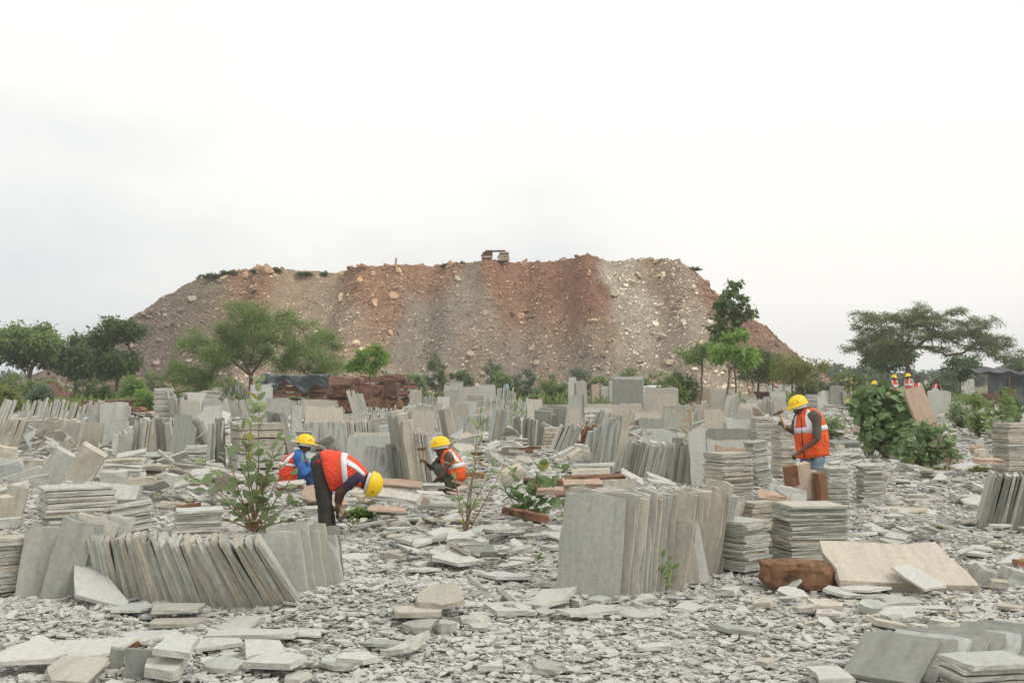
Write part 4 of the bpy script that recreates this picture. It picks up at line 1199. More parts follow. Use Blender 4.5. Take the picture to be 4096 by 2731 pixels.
# ---- nearest right corner
_nb = gp('r', 1640, 1430)
for i in range(9):
    dd = Vector((0.6, 0.8, 0)); wax = Vector((-0.8, 0.6, 0)); ln = R(66 + RNG.normal(0, 1.5))
    up = (Vector((0, 0, 1)) * math.cos(ln) + dd * math.sin(ln)).normalized(); nr = wax.cross(up) * -1
    ww_, hh_ = 0.44 * RNG.uniform(0.96, 1.04), 0.43 * RNG.uniform(0.95, 1.06)
    V, Fc = slab_geo(ww_, hh_, 0.042, 0.010, 4, 4, mid=True)
    P = _nb + wax * (ww_ / 2) + Vector((0.115 * i + RNG.normal(0, 0.01), 0.045 * i + RNG.normal(0, 0.01), 0.0))
    add('leaning_slab', V, Fc, basis(wax, nr, up, P), [DGREY, GREY][i % 3 == 2], f'dark grey slab, {ordinal(i)} from left in the nearest corner row', 'reclined slabs in the nearest corner')
ST('r', 1890, 2480, 1520, 1285, 6, 'thick stack in the nearest corner', yaw=12, ratio=0.75, mat=GREY, rag=0.012, gap=0.25)

# ---- middle left
ER('L', -40, 660, 640, 695, 27, 225, 19, 0.55, 'long warm row at the left edge', mat=[EDGE, EDGE, GREY], hv=0.07, gap=0.12)
ER('L', 150, 480, 530, 480, 17, 195, 15, 0.5, 'row behind the long warm row', mat=GMIX, hv=0.08)
ER('L', -60, 500, 40, 500, 4, 230, 22, 0.5, 'slabs tipping right at the left edge', mat=GREY)
ER('L', 545, 545, 680, 545, 5, 235, 17, 0.45, 'tall slabs above the stone blocks', mat=GMIX)
ER('L', 700, 470, 850, 460, 7, 180, 8, 0.4, 'short row beside the tall slabs', mat=GMIX, hv=0.14)
FC('L', 680, 868, 665, 500, 3, 'low slabs behind the two great blocks', yaw=5, back=8, mat=EDGE)
FC('L', 672, 838, 640, 395, 2, 'arched slabs behind the low ones', yaw=5, back=8, mat=GREY, cut=0.3)
FC('L', 850, 1055, 640, 318, 5, 'wide slabs with stepped tops', yaw=4, back=8, mat=[PALE, GREY], hv=0.1, step=(0.2, 1.0))
FC('L', 868, 985, 672, 452, 4, 'bluish slabs right of the great blocks', yaw=15, back=5, side=8, mat=GREY, step=(0.9, 0.5))
ER('L', 970, 745, 1105, 725, 7, 190, 7, 0.4, 'jagged row of unequal heights', mat=GMIX, hv=0.2)
ER('L', 1095, 700, 1215, 695, 6, 225, 4, 0.45, 'row beside the jagged one', mat=[GREY, EDGE], hv=0.1)
FC('L', 1045, 1150, 660, 455, 2, 'dark face behind the jagged row', yaw=-8, back=8, mat=DGREY, tone='dark')
ER('L', 1215, 712, 1345, 705, 5, 265, 5, 0.5, 'five thick slabs near the curved slab', mat=[GREY, EDGE], hv=0.04, gap=0.12)
ER('L', 1375, 740, 1455, 755, 5, 290, -5, 0.5, 'thin slabs behind the curved slab', mat=DGREY, tone='dark')
FC('L', 1435, 1645, 775, 385, 1, 'big curved grey slab leaning right of the thick row', yaw=-12, back=9, side=4, mat=GREY, cut=0.25, t=0.04)
ST('L', 1555, 1778, 795, 650, 8, 'low stack in front of dark slabs', yaw=12, ratio=0.7, mat=PALE, off=0.03, rag=0.02)
ER('L', 1650, 640, 1775, 650, 7, 190, -12, 0.5, 'dark fanned slabs by the rusty slab', mat=DGREY, tone='dark', lean1=-22)
FC('L', 1690, 1870, 560, 330, 2, 'pale pointed slabs above the fanned ones', yaw=6, back=9, mat=PALE, cut=0.35)
FC('L', 1752, 1842, 545, 402, 1, 'rust orange slab wedged among grey slabs at left', yaw=10, back=6, side=10, mat=RUST, t=0.05)
ER('L', 1785, 830, 1870, 825, 5, 365, 3, 0.45, 'upright slabs left of the thick stack', mat=[GREY, DGREY])
FC('L', 1858, 1925, 825, 412, 1, 'dark tall slab against the thick stack', yaw=30, back=4, mat=DGREY, t=0.05)
ST('L', 1900, 2400, 845, 455, 6, 'thick stack behind the tall round leaved plant', yaw=27, ratio=0.8, mat=[GREY, EDGE], gap=0.12, rag=0.02)
ST('L', 1300, 1462, 425, 155, 22, 'tall lone stack before the red stones', yaw=8, ratio=0.7, mat=[PALE, GREY], off=0.025)
ER('L', 1468, 425, 1590, 430, 9, 175, -7, 0.45, 'thin row right of the tall lone stack', mat=GMIX, hv=0.12)
FC('L', 1540, 1705, 440, 292, 3, 'smooth slabs right of the thin row', yaw=-8, back=10, mat=GREY)
FC('L', 1603, 1752, 380, 212, 3, 'pale slabs standing behind the smooth ones', yaw=4, back=8, mat=PALE)
FC('L', 1735, 1865, 410, 275, 4, 'grey slabs leading to the dense row', yaw=-10, back=8, mat=GREY)
ER('L', 1760, 330, 2000, 330, 14, 115, 3, 0.5, 'dense row with uneven tops far left', mat=GMIX, hv=0.22)
FC('L', 1842, 1985, 300, 168, 2, 'tall pale slabs among the far rows', yaw=6, back=7, mat=PALE)
ER('L', 1985, 300, 2060, 300, 5, 160, -9, 0.5, 'tall thin slabs tilting left far back', mat=GMIX, hv=0.1)
ER('L', 1900, 400, 2160, 390, 16, 130, -14, 0.5, 'row tilting left beneath the far slabs', mat=GMIX, hv=0.15)
ER('L', 2060, 330, 2150, 330, 6, 170, -8, 0.4, 'upright cluster near the tarpaulin', mat=GMIX, hv=0.2)

# ---- middle, centre
FC('C', 8, 190, 400, 165, 2, 'white slab standing before the tarpaulin', yaw=0, back=5, mat=PALE, tone='white')
FC('C', 128, 395, 440, 275, 3, 'broad slabs with sloping tops', yaw=-6, back=9, mat=[GREY, EDGE], cut=0.2)
FC('C', 358, 442, 560, 322, 2, 'narrow upright slabs left of the wide pale ones', yaw=8, back=5, mat=GREY)
FC('C', 438, 742, 420, 272, 4, 'wide pale slabs behind the bent worker', yaw=3, back=10, mat=[PALE, EDGE], tr=0.03)
FC('C', 470, 790, 520, 340, 3, 'brown rimmed slabs behind the seated worker', yaw=4, back=12, mat=[EDGE, BEIGE, GREY], cut=0.2)
FC('C', 482, 806, 705, 472, 3, 'veined broad slabs beside the seated worker', yaw=2, back=9, mat=STREAK)
ER('C', 245, 690, 360, 710, 7, 300, -12, 0.55, 'dark slabs tipping left by the seated worker', mat=DGREY, tone='dark', hv=0.06)
ER('C', 815, 645, 1140, 640, 16, 195, -5, 0.5, 'even row above the streaked slab', mat=[GREY, EDGE], hv=0.05, gap=0.12, cut=0.1)
ER('C', 890, 490, 1170, 490, 12, 110, 14, 0.5, 'short row behind the even row', mat=GREY, hv=0.08)
FC('C', 790, 990, 500, 400, 2, 'low slabs left of the short row', yaw=0, back=12, mat=EDGE)
ER('C', 1140, 700, 1250, 760, 5, 240, -8, 0.5, 'slabs between even row and tall slabs', mat=[EDGE, GREY], hv=0.15)
FC('C', 905, 1285, 925, 665, 1, 'dark streaked slab leaning back in front of the rows', yaw=-4, back=34, side=0, mat=STREAK, t=0.04)
FC('C', 808, 1240, 850, 600, 4, 'slabs lying back behind the streaked one', yaw=-3, back=30, mat=[GREY, EDGE], step=(0.2, 1.4))
ER('C', 1290, 925, 1420, 965, 6, 560, -9, 0.5, 'tallest slabs near the hammering worker', mat=[GREY, EDGE], hv=0.05, gap=0.12, end='left')
ER('C', 1420, 965, 1570, 970, 8, 445, -6, 0.5, 'row right behind the raised hammer', mat=[EDGE, GREY], hv=0.04, gap=0.12)
ER('C', 1240, 930, 1310, 945, 4, 270, -6, 0.4, 'short slabs at the tallest slabs\' foot', mat=DGREY, tone='dark', hv=0.1)
FC('C', 1385, 1580, 560, 362, 3, 'smooth slabs above the hammer', yaw=3, back=8, mat=EDGE)
ER('C', 1690, 670, 1755, 690, 6, 320, -11, 0.5, 'slabs tipping left behind the squatting worker', mat=[EDGE, GREY])
FC('C', 1735, 1895, 612, 402, 1, 'dark mottled slab propped on the gravel behind the squatting worker', yaw=-10, back=10, side=5, mat=STREAK, t=0.035)
FC('C', 1870, 1920, 612, 500, 1, 'small pale slab propped against the mottled one', yaw=-20, back=8, side=12, mat=PALE, t=0.03)
FC('C', 1605, 1705, 440, 245, 2, 'pale slabs left of the mottled slab', yaw=-6, back=6, mat=PALE)
FC('C', 1660, 1785, 350, 182, 2, 'pale slabs behind these', yaw=-8, back=6, mat=GREY)
FC('C', 1702, 1812, 310, 125, 2, 'tall slabs topmost of the centre', yaw=-14, back=6, side=2, mat=GREY)
FC('C', 1725, 1840, 480, 310, 3, 'slabs with ragged tops behind the mottled slab', yaw=-12, back=8, mat=EDGE)
FC('C', 1790, 1920, 440, 280, 3, 'slabs right of the ragged tops', yaw=-10, back=9, mat=GREY, side=3)
ER('C', 1245, 310, 1450, 310, 11, 128, 6, 0.45, 'curved topped row below brown beams', mat=GMIX, hv=0.1)
ER('C', 1450, 300, 1610, 300, 12, 70, 12, 0.4, 'low dense row in the far centre', mat=GMIX, hv=0.12)
FC('C', 1375, 1455, 320, 192, 2, 'brownish pale slabs in the curved row', yaw=5, back=6, mat=EDGE)
FC('C', 1028, 1140, 330, 168, 1, 'single pinkish grey slab propped against a flat pile', yaw=-4, back=14, side=-3, mat=EDGE, t=0.03)
ER('C', 905, 400, 1000, 395, 5, 190, -17, 0.4, 'steep slabs tilting left at centre', mat=GMIX, hv=0.08)
ER('C', 770, 345, 860, 345, 6, 125, -6, 0.4, 'upright slabs next to the steep ones', mat=GMIX, hv=0.15)
ER('C', 580, 330, 770, 330, 13, 120, -3, 0.45, 'mixed row in front of the tarpaulin', mat=GMIX, hv=0.2)
FC('C', 255, 470, 330, 255, 3, 'low far slabs under the tarpaulin stack', yaw=0, back=9, mat=PALE)
ST('C', 1145, 1310, 330, 240, 9, 'loose flat pile near the curved row', yaw=12, ratio=0.8, mat=GREY, off=0.08, rag=0.03)
ST('C', 960, 1110, 335, 255, 8, 'slipped flat pile behind the pinkish slab', yaw=5, ratio=0.8, mat=[GREY, DGREY], off=0.10, rag=0.03)
ER('C', 980, 420, 1250, 415, 16, 85, 5, 0.45, 'low row in the middle distance', mat=GMIX, hv=0.15)
ER('C', 1280, 420, 1600, 405, 18, 105, 18, 0.5, 'fanned low row above the hammer', mat=[GREY, PALE], hv=0.12)
FC('C', 1808, 1945, 300, 160, 3, 'grey slabs beside the flat tile stack', yaw=4, back=8, mat=GREY)
ST('C', 1868, 2005, 300, 212, 12, 'flat tile stack in the far centre', yaw=6, ratio=0.7, mat=EDGE)
FC('C', 1960, 2095, 290, 140, 4, 'tall slabs before the two far heads', yaw=10, back=6, side=-2, mat=[GREY, EDGE], step=(0.5, 0.9))
ER('C', 2110, 300, 2260, 300, 10, 130, 3, 0.5, 'striped row below the far heads', mat=GMIX, hv=0.1)
FC('C', 1950, 2085, 470, 342, 2, 'broad pale slabs right of the mottled slab', yaw=4, back=7, mat=EDGE)
ER('C', 2075, 595, 2180, 600, 8, 245, 9, 0.5, 'slanting row left of the leafy gap', mat=[GREY, EDGE], hv=0.05)
ER('C', 2010, 350, 2150, 350, 9, 90, -4, 0.5, 'low stripes in the far centre', mat=GMIX, hv=0.12)
ER('M', 95, 640, 300, 650, 12, 215, 3, 0.5, 'even grey row above the squared blocks', mat=[GREY, DGREY], hv=0.08)
FC('M', 232, 365, 400, 275, 3, 'pale slabs at the gap\'s edge', yaw=12, back=6, mat=[PALE, EDGE])
ER('M', 20, 400, 230, 400, 14, 130, 7, 0.5, 'striped row behind the leafy gap', mat=GMIX, hv=0.1)

FC('C', 1535, 1618, 235, 22, 2, 'tall grey slabs left of the brown pair', yaw=6, back=4, mat=GREY)
FC('C', 1650, 1725, 235, 22, 2, 'tall brown slabs at the beams\' end', yaw=6, back=4, mat=BROWN, tone='brown')
FC('C', 1722, 1795, 235, 55, 2, 'lower brown slabs at the beams\' end', yaw=2, back=4, mat=[BROWN, BEIGE], tone='brown')
FC('C', 1395, 1530, 235, 52, 3, 'wide grey slabs at the beams\' end', yaw=-4, back=4, mat=[GREY, EDGE])
FC('C', 1310, 1395, 240, 98, 3, 'pale slabs beside the jutting beams', yaw=4, back=4, mat=[PALE, EDGE])
FC('C', 2010, 2075, 250, 52, 2, 'far beige slabs behind the heads', yaw=4, back=4, mat=BEIGE, tone='beige')
FC('C', 2075, 2200, 230, 50, 3, 'second beige slabs behind the heads', yaw=8, back=4, mat=[BEIGE, EDGE], tone='beige')
ER('C', 2230, 240, 2400, 235, 9, 150, -8, 0.6, 'far brown row right of the heads', mat=[BEIGE, BROWN], tone='brown')

ER('L', 600, 560, 700, 560, 7, 130, 6, 0.5, 'low row right of the long warm row', mat=GMIX, hv=0.15)
ER('L', 1080, 560, 1330, 555, 14, 120, 5, 0.5, 'low row behind the five thick slabs', mat=GMIX, hv=0.12)
ER('L', 1480, 560, 1660, 560, 10, 130, -6, 0.5, 'row behind the big curved slab', mat=GMIX, hv=0.12)
ER('C', 100, 560, 260, 560, 9, 130, -5, 0.5, 'row behind the thick stack', mat=GMIX, hv=0.12)
ER('C', 560, 420, 800, 420, 14, 95, 4, 0.5, 'thin row behind wide pale slabs', mat=GMIX, hv=0.12)
ER('C', 1560, 520, 1720, 520, 10, 130, -8, 0.5, 'row left of the dark mottled slab', mat=GMIX, hv=0.12)
ER('C', 1900, 520, 2080, 520, 11, 130, 5, 0.5, 'row right of the dark mottled slab', mat=GMIX, hv=0.12)
FC('C', 2090, 2230, 480, 360, 3, 'grey slabs above the slanting row', yaw=4, back=8, mat=[GREY, EDGE])
ER('M', 700, 560, 900, 560, 12, 125, 12, 0.5, 'row behind the tallest fan', mat=GMIX, hv=0.12)
ER('M', 1120, 470, 1300, 470, 11, 110, 6, 0.5, 'row left of the wavy slabs', mat=GMIX, hv=0.12)
ER('M', 1480, 480, 1680, 480, 12, 110, 4, 0.5, 'row right of the streaked slabs', mat=GMIX, hv=0.12)
ER('M', 1500, 400, 1700, 400, 11, 95, -4, 0.5, 'row below the saplings', mat=GMIX, hv=0.12)
ER('M', 1980, 330, 2180, 330, 11, 90, 4, 0.5, 'low row below the beige slabs', mat=GMIX, hv=0.12)
ER('M', 2020, 440, 2250, 440, 13, 90, -3, 0.5, 'row above the pale slabs', mat=GMIX, hv=0.12)

# ---- middle right
FC('M', 586, 652, 300, 115, 2, 'two far tall pale slabs left of the track', yaw=10, back=4, mat=PALE, tone='pale')
FC('M', 655, 748, 310, 120, 3, 'far tall slabs next to the pale pair', yaw=12, back=4, mat=[EDGE, GREY])
FC('M', 788, 850, 290, 130, 2, 'slabs with a brown one among them', yaw=8, back=4, mat=[EDGE, BROWN])
FC('M', 868, 945, 285, 165, 3, 'short far slabs by the big blank slab', yaw=8, back=4, mat=GREY)
FC('M', 935, 985, 290, 118, 2, 'tall far slabs by the big blank slab', yaw=8, back=4, mat=GREY)
FC('M', 965, 1225, 430, 108, 3, 'big blank slabs standing tallest near the white car', yaw=4, back=4, mat=[GREY, DGREY], hv=0.03, t=0.06, step=(0.3, 1))
FC('M', 958, 1195, 440, 305, 2, 'low slabs in front of the big blank ones', yaw=3, back=10, mat=EDGE, cut=0.2)
FC('M', 1232, 1508, 420, 235, 2, 'wide slabs with a drilled hole', yaw=4, back=7, mat=EDGE)
FC('M', 1240, 1505, 400, 182, 4, 'wide slabs with wavy tops before the car', yaw=4, back=7, mat=EDGE, tr=0.03)
FC('M', 1150, 1372, 520, 378, 3, 'sloping slabs left of the rust streaked slab', yaw=-4, back=10, mat=EDGE)
FC('M', 1385, 1622, 600, 352, 2, 'rust streaked greenish slabs in the middle', yaw=-3, back=8, mat=GREENRUST)
FC('M', 1190, 1482, 560, 432, 2, 'dark low slabs with ragged tops', yaw=-3, back=12, mat=DGREY, tone='dark', tr=0.03)
FC('M', 1222, 1510, 620, 520, 3, 'slabs overlapping below the dark low ones', yaw=-3, back=14, mat=GREY, tr=0.03)
ER('M', 410, 735, 520, 740, 6, 255, 23, 0.5, 'slabs tipping right beyond the squared beams', mat=[PALE, GREY], lean1=20)
ER('M', 520, 690, 600, 690, 6, 200, 22, 0.5, 'steep slabs beside the rust ones', mat=GREY)
ER('M', 600, 660, 730, 660, 5, 170, 22, 0.5, 'rust orange slabs tipping right', mat=RUST, tone='rust')
ER('M', 775, 600, 850, 610, 6, 225, 16, 0.45, 'slabs behind the tallest grey fan', mat=GREY)
ER('M', 745, 790, 1010, 868, 16, 235, 9, 0.5, 'tallest grey fan at centre right', mat=GREY, h1=430, hv=0.06, gap=0.12, lean1=10)
ER('M', 900, 480, 960, 480, 4, 110, 12, 0.4, 'short brownish slabs behind the fan', mat=[EDGE, BROWN])
FC('M', 1035, 1150, 872, 625, 2, 'smooth slabs leaning right at the fan\'s foot', yaw=12, back=4, side=19, mat=GREY)
ER('M', 1125, 878, 1375, 940, 12, 235, 14, 0.5, 'dark row right of the fan', mat=[DGREY, GREY], hv=0.07, gap=0.12)
ER('M', 1390, 935, 1625, 970, 9, 330, 7, 0.55, 'thick row left of the lone tall slab', mat=[GREY, DGREY], hv=0.06, gap=0.12, rag=0.015)
FC('M', 1640, 1785, 985, 525, 1, 'lone tall pale slab leaning left beside the stacks', yaw=6, back=4, side=-4, mat=PALE, t=0.045)
FC('M', 1620, 1700, 975, 640, 1, 'dark slab in shadow behind the lone tall one', yaw=25, back=6, mat=DGREY, t=0.04)
FC('M', 1768, 2130, 760, 540, 3, 'long horizontal slabs behind the brown board', yaw=3, back=10, mat=DGREY, tone='dark', step=(0, 1.4), hv=0.08)
FC('M', 1772, 2140, 800, 618, 2, 'long slabs below the horizontal ones', yaw=3, back=8, mat=GREY)
ST('M', 2160, 2345, 600, 400, 14, 'stack beside the long horizontal slabs', yaw=14, ratio=0.7, mat=GREY)
FC('M', 1752, 1930, 500, 362, 2, 'notched slabs above the horizontal ones', yaw=-3, back=8, mat=EDGE, cut=0.3)
FC('M', 1998, 2150, 500, 355, 2, 'slabs with a sloping top at right', yaw=-8, back=8, mat=GREY, cut=0.3)
FC('M', 1940, 2165, 590, 462, 2, 'pale slabs left of the hammer', yaw=3, back=8, mat=PALE)
FC('M', 1625, 1755, 560, 460, 2, 'brownish low slabs right of the streaked one', yaw=0, back=10, mat=EDGE)
FC('M', 595, 705, 450, 250, 3, 'upright slabs at the earth track', yaw=-6, back=6, mat=[GREY, DGREY], side=-2, step=(0.6, 0.9))
FC('M', 462, 682, 510, 350, 2, 'broad slabs beside the earth track', yaw=-3, back=7, mat=EDGE)
ER('M', 330, 640, 470, 560, 9, 270, 6, 0.5, 'dark upright row left of broad slabs', mat=DGREY, tone='dark', hv=0.06)
ST('M', 376, 560, 690, 490, 7, 'flat beams stack behind the steep slabs', yaw=6, ratio=0.6, mat=EDGE, gap=0.12, rag=0.02)
ER('M', 1660, 460, 1760, 455, 7, 165, 9, 0.45, 'slabs tipping right behind the notched ones', mat=GMIX)
ER('M', 1928, 385, 1985, 380, 4, 155, 10, 0.45, 'four pale slabs tipping right', mat=PALE, tone='pale')
ER('M', 1545, 340, 1625, 335, 6, 120, 2, 0.4, 'far striped slabs by the saplings', mat=GMIX)
FC('M', 1612, 1780, 345, 165, 2, 'far pointed brown slabs by the saplings', yaw=-6, back=10, side=6, mat=BROWN, tone='brown', cut=0.3)
FC('M', 1800, 1960, 350, 200, 3, 'grey slabs beneath the slender tree', yaw=-4, back=10, mat=EDGE)
FC('M', 1640, 1800, 300, 170, 3, 'wide far slabs under the saplings', yaw=4, back=6, mat=PALE)
FC('M', 2080, 2152, 240, 108, 1, 'far upright beige slab left of the red pump', yaw=0, back=5, mat=BEIGE)
FC('M', 2180, 2282, 250, 112, 2, 'far beige slabs with a notch', yaw=0, back=5, mat=BEIGE, tone='beige')
FC('M', 2190, 2312, 310, 195, 2, 'far dark red slabs', yaw=-3, back=7, mat=DARKBR, tone='dark red')
FC('M', 2085, 2190, 320, 220, 2, 'far small pinkish slabs', yaw=-3, back=8, mat=BROWN, tone='pinkish')
ER('M', 2240, 400, 2352, 405, 9, 130, 1, 0.45, 'row left of the yellow helmet', mat=[GREY, EDGE])
FC('M', 2110, 2260, 380, 265, 3, 'low slabs left of that row', yaw=0, back=9, mat=GREY)
FC('M', 2055, 2240, 400, 310, 2, 'beige low slabs left of the helmet', yaw=0, back=10, mat=BEIGE, tone='beige')
FC('M', 1005, 1090, 210, 58, 2, 'far brown topped slabs at the scrub', yaw=4, back=4, mat=[BEIGE, EDGE])
FC('M', 1090, 1180, 210, 62, 2, 'far slabs second along the scrub', yaw=4, back=4, mat=[BEIGE, GREY])
FC('M', 1200, 1280, 210, 52, 2, 'far grey slabs third along the scrub', yaw=4, back=4, mat=GREY)
FC('M', 1290, 1365, 210, 56, 2, 'far grey slabs fourth along the scrub', yaw=4, back=4, mat=GREY)

# ---- right
ST('R', 482, 562, 250, 58, 20, 'tall far stack behind the yellow helmet', yaw=10, ratio=0.8, mat=PALE)
FC('R', 170, 302, 260, 142, 4, 'far rounded slabs left of the helmet', yaw=10, back=6, mat=PALE, step=(-0.5, 0.9))
FC('R', 312, 456, 260, 148, 4, 'far slabs directly behind the helmet', yaw=8, back=6, mat=PALE, step=(-0.4, 0.9))
FC('R', 55, 182, 310, 195, 1, 'far dark maroon slab with a round notch', yaw=0, back=8, mat=DARKBR)
ER('R', 115, 395, 228, 395, 8, 130, 2, 0.45, 'row right above the raised hammer', mat=[GREY, EDGE])
FC('R', 145, 310, 395, 240, 2, 'slab with a sloping top behind the hammer', yaw=-4, back=8, mat=GREY, cut=0.4)
FC('R', 190, 320, 330, 200, 2, 'far pale slabs above the hammer', yaw=4, back=7, mat=PALE)
ST('R', 488, 592, 310, 208, 11, 'flat stack right of the helmet', yaw=6, ratio=0.7, mat=PALE)
FC('R', 690, 815, 330, 155, 3, 'big grey slab group by the yellow flowered plant', yaw=12, back=8, side=3, mat=[GREY, DGREY], cut=0.25, step=(0.7, 0.8))
FC('R', 590, 702, 330, 195, 2, 'broken pale slabs right of the flat stack', yaw=0, back=14, mat=PALE, cut=0.4)
ER('R', 820, 330, 900, 330, 6, 140, -6, 0.4, 'slabs under the yellow flowered plant', mat=GMIX)
ST('R', 655, 765, 345, 298, 6, 'low flat pile right of the neck', yaw=8, ratio=0.8, mat=PALE, off=0.03)
FC('R', 1000, 1200, 425, 205, 3, 'slabs below the far workers', yaw=0, back=8, mat=GREY)
ER('R', 1205, 425, 1430, 425, 18, 215, -4, 0.5, 'low row below the far workers', mat=GMIX, hv=0.15)
ER('R', 1380, 390, 1470, 385, 6, 150, -8, 0.5, 'slabs left of the tall brown board', mat=[DGREY, GREY])
FC('R', 1590, 1770, 860, 150, 1, 'very tall pinkish brown board leaning behind the bush', yaw=8, back=16, side=-14, mat=BROWN, t=0.07, rag=0.006, tr=0.006)
FC('R', 1660, 1850, 850, 600, 1, 'short orange brown board at the tall board\'s foot', yaw=0, back=40, side=-8, mat=BROWN, t=0.05)
FC('R', 2030, 2200, 400, 225, 2, 'dark brown slabs among the right shrubs', yaw=4, back=8, mat=DARKBR, tone='dark brown')
FC('R', 2212, 2292, 400, 188, 2, 'tall dark brown slabs at the right', yaw=8, back=5, mat=DARKBR, tone='dark brown')
FC('R', 2318, 2400, 340, 132, 2, 'brown slabs cut by the right edge', yaw=4, back=6, mat=BROWN, tone='brown')
FC('R', 2040, 2160, 405, 285, 2, 'broken beige slabs before the dark brown ones', yaw=-10, back=14, side=8, mat=BEIGE, tone='beige', cut=0.3)
ER('R', 1560, 190, 1780, 190, 15, 110, -8, 0.6, 'far brown row before the black shed', mat=[BEIGE, BROWN, EDGE], tone='brown', hv=0.08)
FC('R', 1790, 1935, 205, 62, 4, 'far tall beige slabs before the black shed', yaw=8, back=4, mat=[BEIGE, GREY], tone='beige', step=(-0.6, 0.9))
FC('R', 1540, 1720, 440, 205, 3, 'slabs hiding the bareheaded worker\'s legs', yaw=4, back=6, mat=[PALE, GREY])
FC('R', 1500, 1600, 185, 95, 2, 'far beige slabs behind the bareheaded worker', yaw=3, back=6, mat=BEIGE, tone='beige')
ST('R', 1660, 1755, 300, 240, 6, 'flat pile right of the brown board\'s top', yaw=8, ratio=0.8, mat=[RUST, PALE], off=0.04)
ST('R', 1760, 1900, 440, 300, 12, 'slumped pile among the right shrubs', yaw=10, ratio=0.8, mat=[PALE, GREY], off=0.05, tilt=(6, 0))

# ---- far red stones, left
for i, (a, b, c, d_, mt) in enumerate(((165, 235, 285, 165, REDST), (235, 330, 285, 160, REDST), (325, 385, 290, 128, REDST), (385, 478, 300, 122, REDST), (478, 500, 300, 170, REDST), (500, 590, 310, 198, REDST), (612, 690, 300, 192, REDST), (180, 300, 290, 205, DARKBR),
                                        (765, 835, 260, 178, REDST), (840, 862, 255, 140, EDGE), (880, 960, 255, 140, REDST), (1210, 1310, 290, 195, BROWN), (1110, 1180, 320, 235, REDST), (700, 760, 290, 215, REDST))):
    FC('L', a, b, c, d_, 3, ['leftmost red block', 'second red block', 'third red block', 'tall pinkish red block', 'narrow red block', 'low red block', 'lone small red block', 'dark red block in front', 'red block under the dark shrub', 'pale block amid the red ones', 'red block beside the pale', 'pink block near the stack', 'red block over the rusty beam', 'small red block by the shrub'][i] + ' group far left',
       yaw=(-8, 6, 10, -4)[i % 4], back=3, mat=mt, t=0.10, rag=0.008, tr=0.008, tone='red', step=(0.3, 1.2))

# ---- thick blocks on the left and squared beams
BL('L', 280, 660, 700, 985, 'great grey block leaning right, second of two beside the wide stack', (0.42, 0.36, 0.95), (8, 32, 18), GREY, Y=14.4)
BL('L', 520, 640, 950, 990, 'great grey block leaning right, nearest the small vine', (0.50, 0.38, 0.98), (8, 32, 14), EDGE, Y=13.7)
BL('L', -60, 750, 205, 940, 'squared grey block at the left edge under beige boulder', (0.75, 0.35, 0.32), (6, -14, 10), GREY, Y=15.6)
BL('L', 180, 755, 385, 890, 'rough grey block behind the great blocks', (0.55, 0.4, 0.35), (0, 4, 20), EDGE, Y=16.2)
BL('L', 70, 830, 355, 960, 'long pale beam lying across the blocks', (0.95, 0.28, 0.2), (4, -18, 12), PALE, Y=14.8)
BL('L', 180, 900, 440, 1000, 'low grey block in front of the great blocks', (0.7, 0.35, 0.26), (2, -10, 14), GREY, Y=13.6)
BL('L', -30, 945, 215, 1085, 'pale thick slab sloping at the left edge', (0.85, 0.5, 0.16), (10, -16, 8), PALE, Y=13.4)
BL('L', 60, 990, 205, 1260, 'upright grey block left of the wide stack', (0.42, 0.3, 0.75), (-4, 12, 12), EDGE, Y=12.6)
BL('L', -30, 1080, 70, 1300, 'narrow upright block at the left edge', (0.20, 0.4, 0.62), (0, 10, -20), EDGE, Y=12.2)
BL('L', -40, 635, 135, 760, 'beige boulder at the left edge', (0.75, 0.5, 0.42), (4, 8, 10), BEIGE, Y=19.5, rag=0.05)
BL('L', 730, 960, 1160, 1150, 'wide sloping grey slab right of the great blocks', (1.35, 0.16, 0.6), (-58, 4, 6), GREY, Y=13.2)
BL('L', 860, 850, 1090, 1000, 'pale square block above the vine', (0.62, 0.4, 0.4), (0, 0, 8), PALE, Y=15.2)
BL('L', 1085, 905, 1335, 995, 'dark bellied block on the ground beside the vine', (0.75, 0.4, 0.2), (0, -3, 4), EDGE, Y=14.9)
BL('L', 1020, 840, 1230, 925, 'chipped flat block atop the dark bellied one', (0.7, 0.4, 0.16), (2, -4, -6), PALE, Y=15.4)
BL('L', 910, 745, 1240, 800, 'flat wide slab on the low pile, upper', (1.1, 0.6, 0.11), (0, -2, 4), EDGE, Y=16.6)
BL('L', 905, 790, 1240, 850, 'flat wide slab on the low pile, lower', (1.12, 0.6, 0.12), (0, 2, -2), GREY, Y=16.4)
BL('L', 1225, 795, 1440, 870, 'flat beige slab left of the low stack', (0.75, 0.5, 0.14), (0, 3, 5), EDGE, Y=17.0)
BL('L', 1340, 680, 1500, 800, 'plank of stone tipped against the curved slab', (0.65, 0.28, 0.10), (10, 38, 20), GREY, Y=19.0)
BL('L', 1000, 680, 1260, 750, 'pointed pale slab lying behind the flat pile', (0.9, 0.45, 0.10), (12, -10, 10), PALE, Y=18.6)
BL('L', 1500, 900, 1740, 1010, 'sloping grey slab left of the tall plant', (0.85, 0.45, 0.09), (12, -18, 10), GREY, Y=15.0)
BL('L', 1640, 830, 1840, 920, 'upright offcut behind the tall plant', (0.6, 0.3, 0.12), (30, -8, 10), PALE, Y=16.2)
BL('L', 1360, 1110, 1600, 1215, 'rusty sided block in front of the tall plant', (0.55, 0.35, 0.16), (4, 6, 10), EDGE, Y=12.7)
BL('L', 1490, 1130, 1720, 1200, 'rust brown slab beneath the tall plant', (0.40, 0.22, 0.08), (0, -8, 8), RUST, Y=12.55)
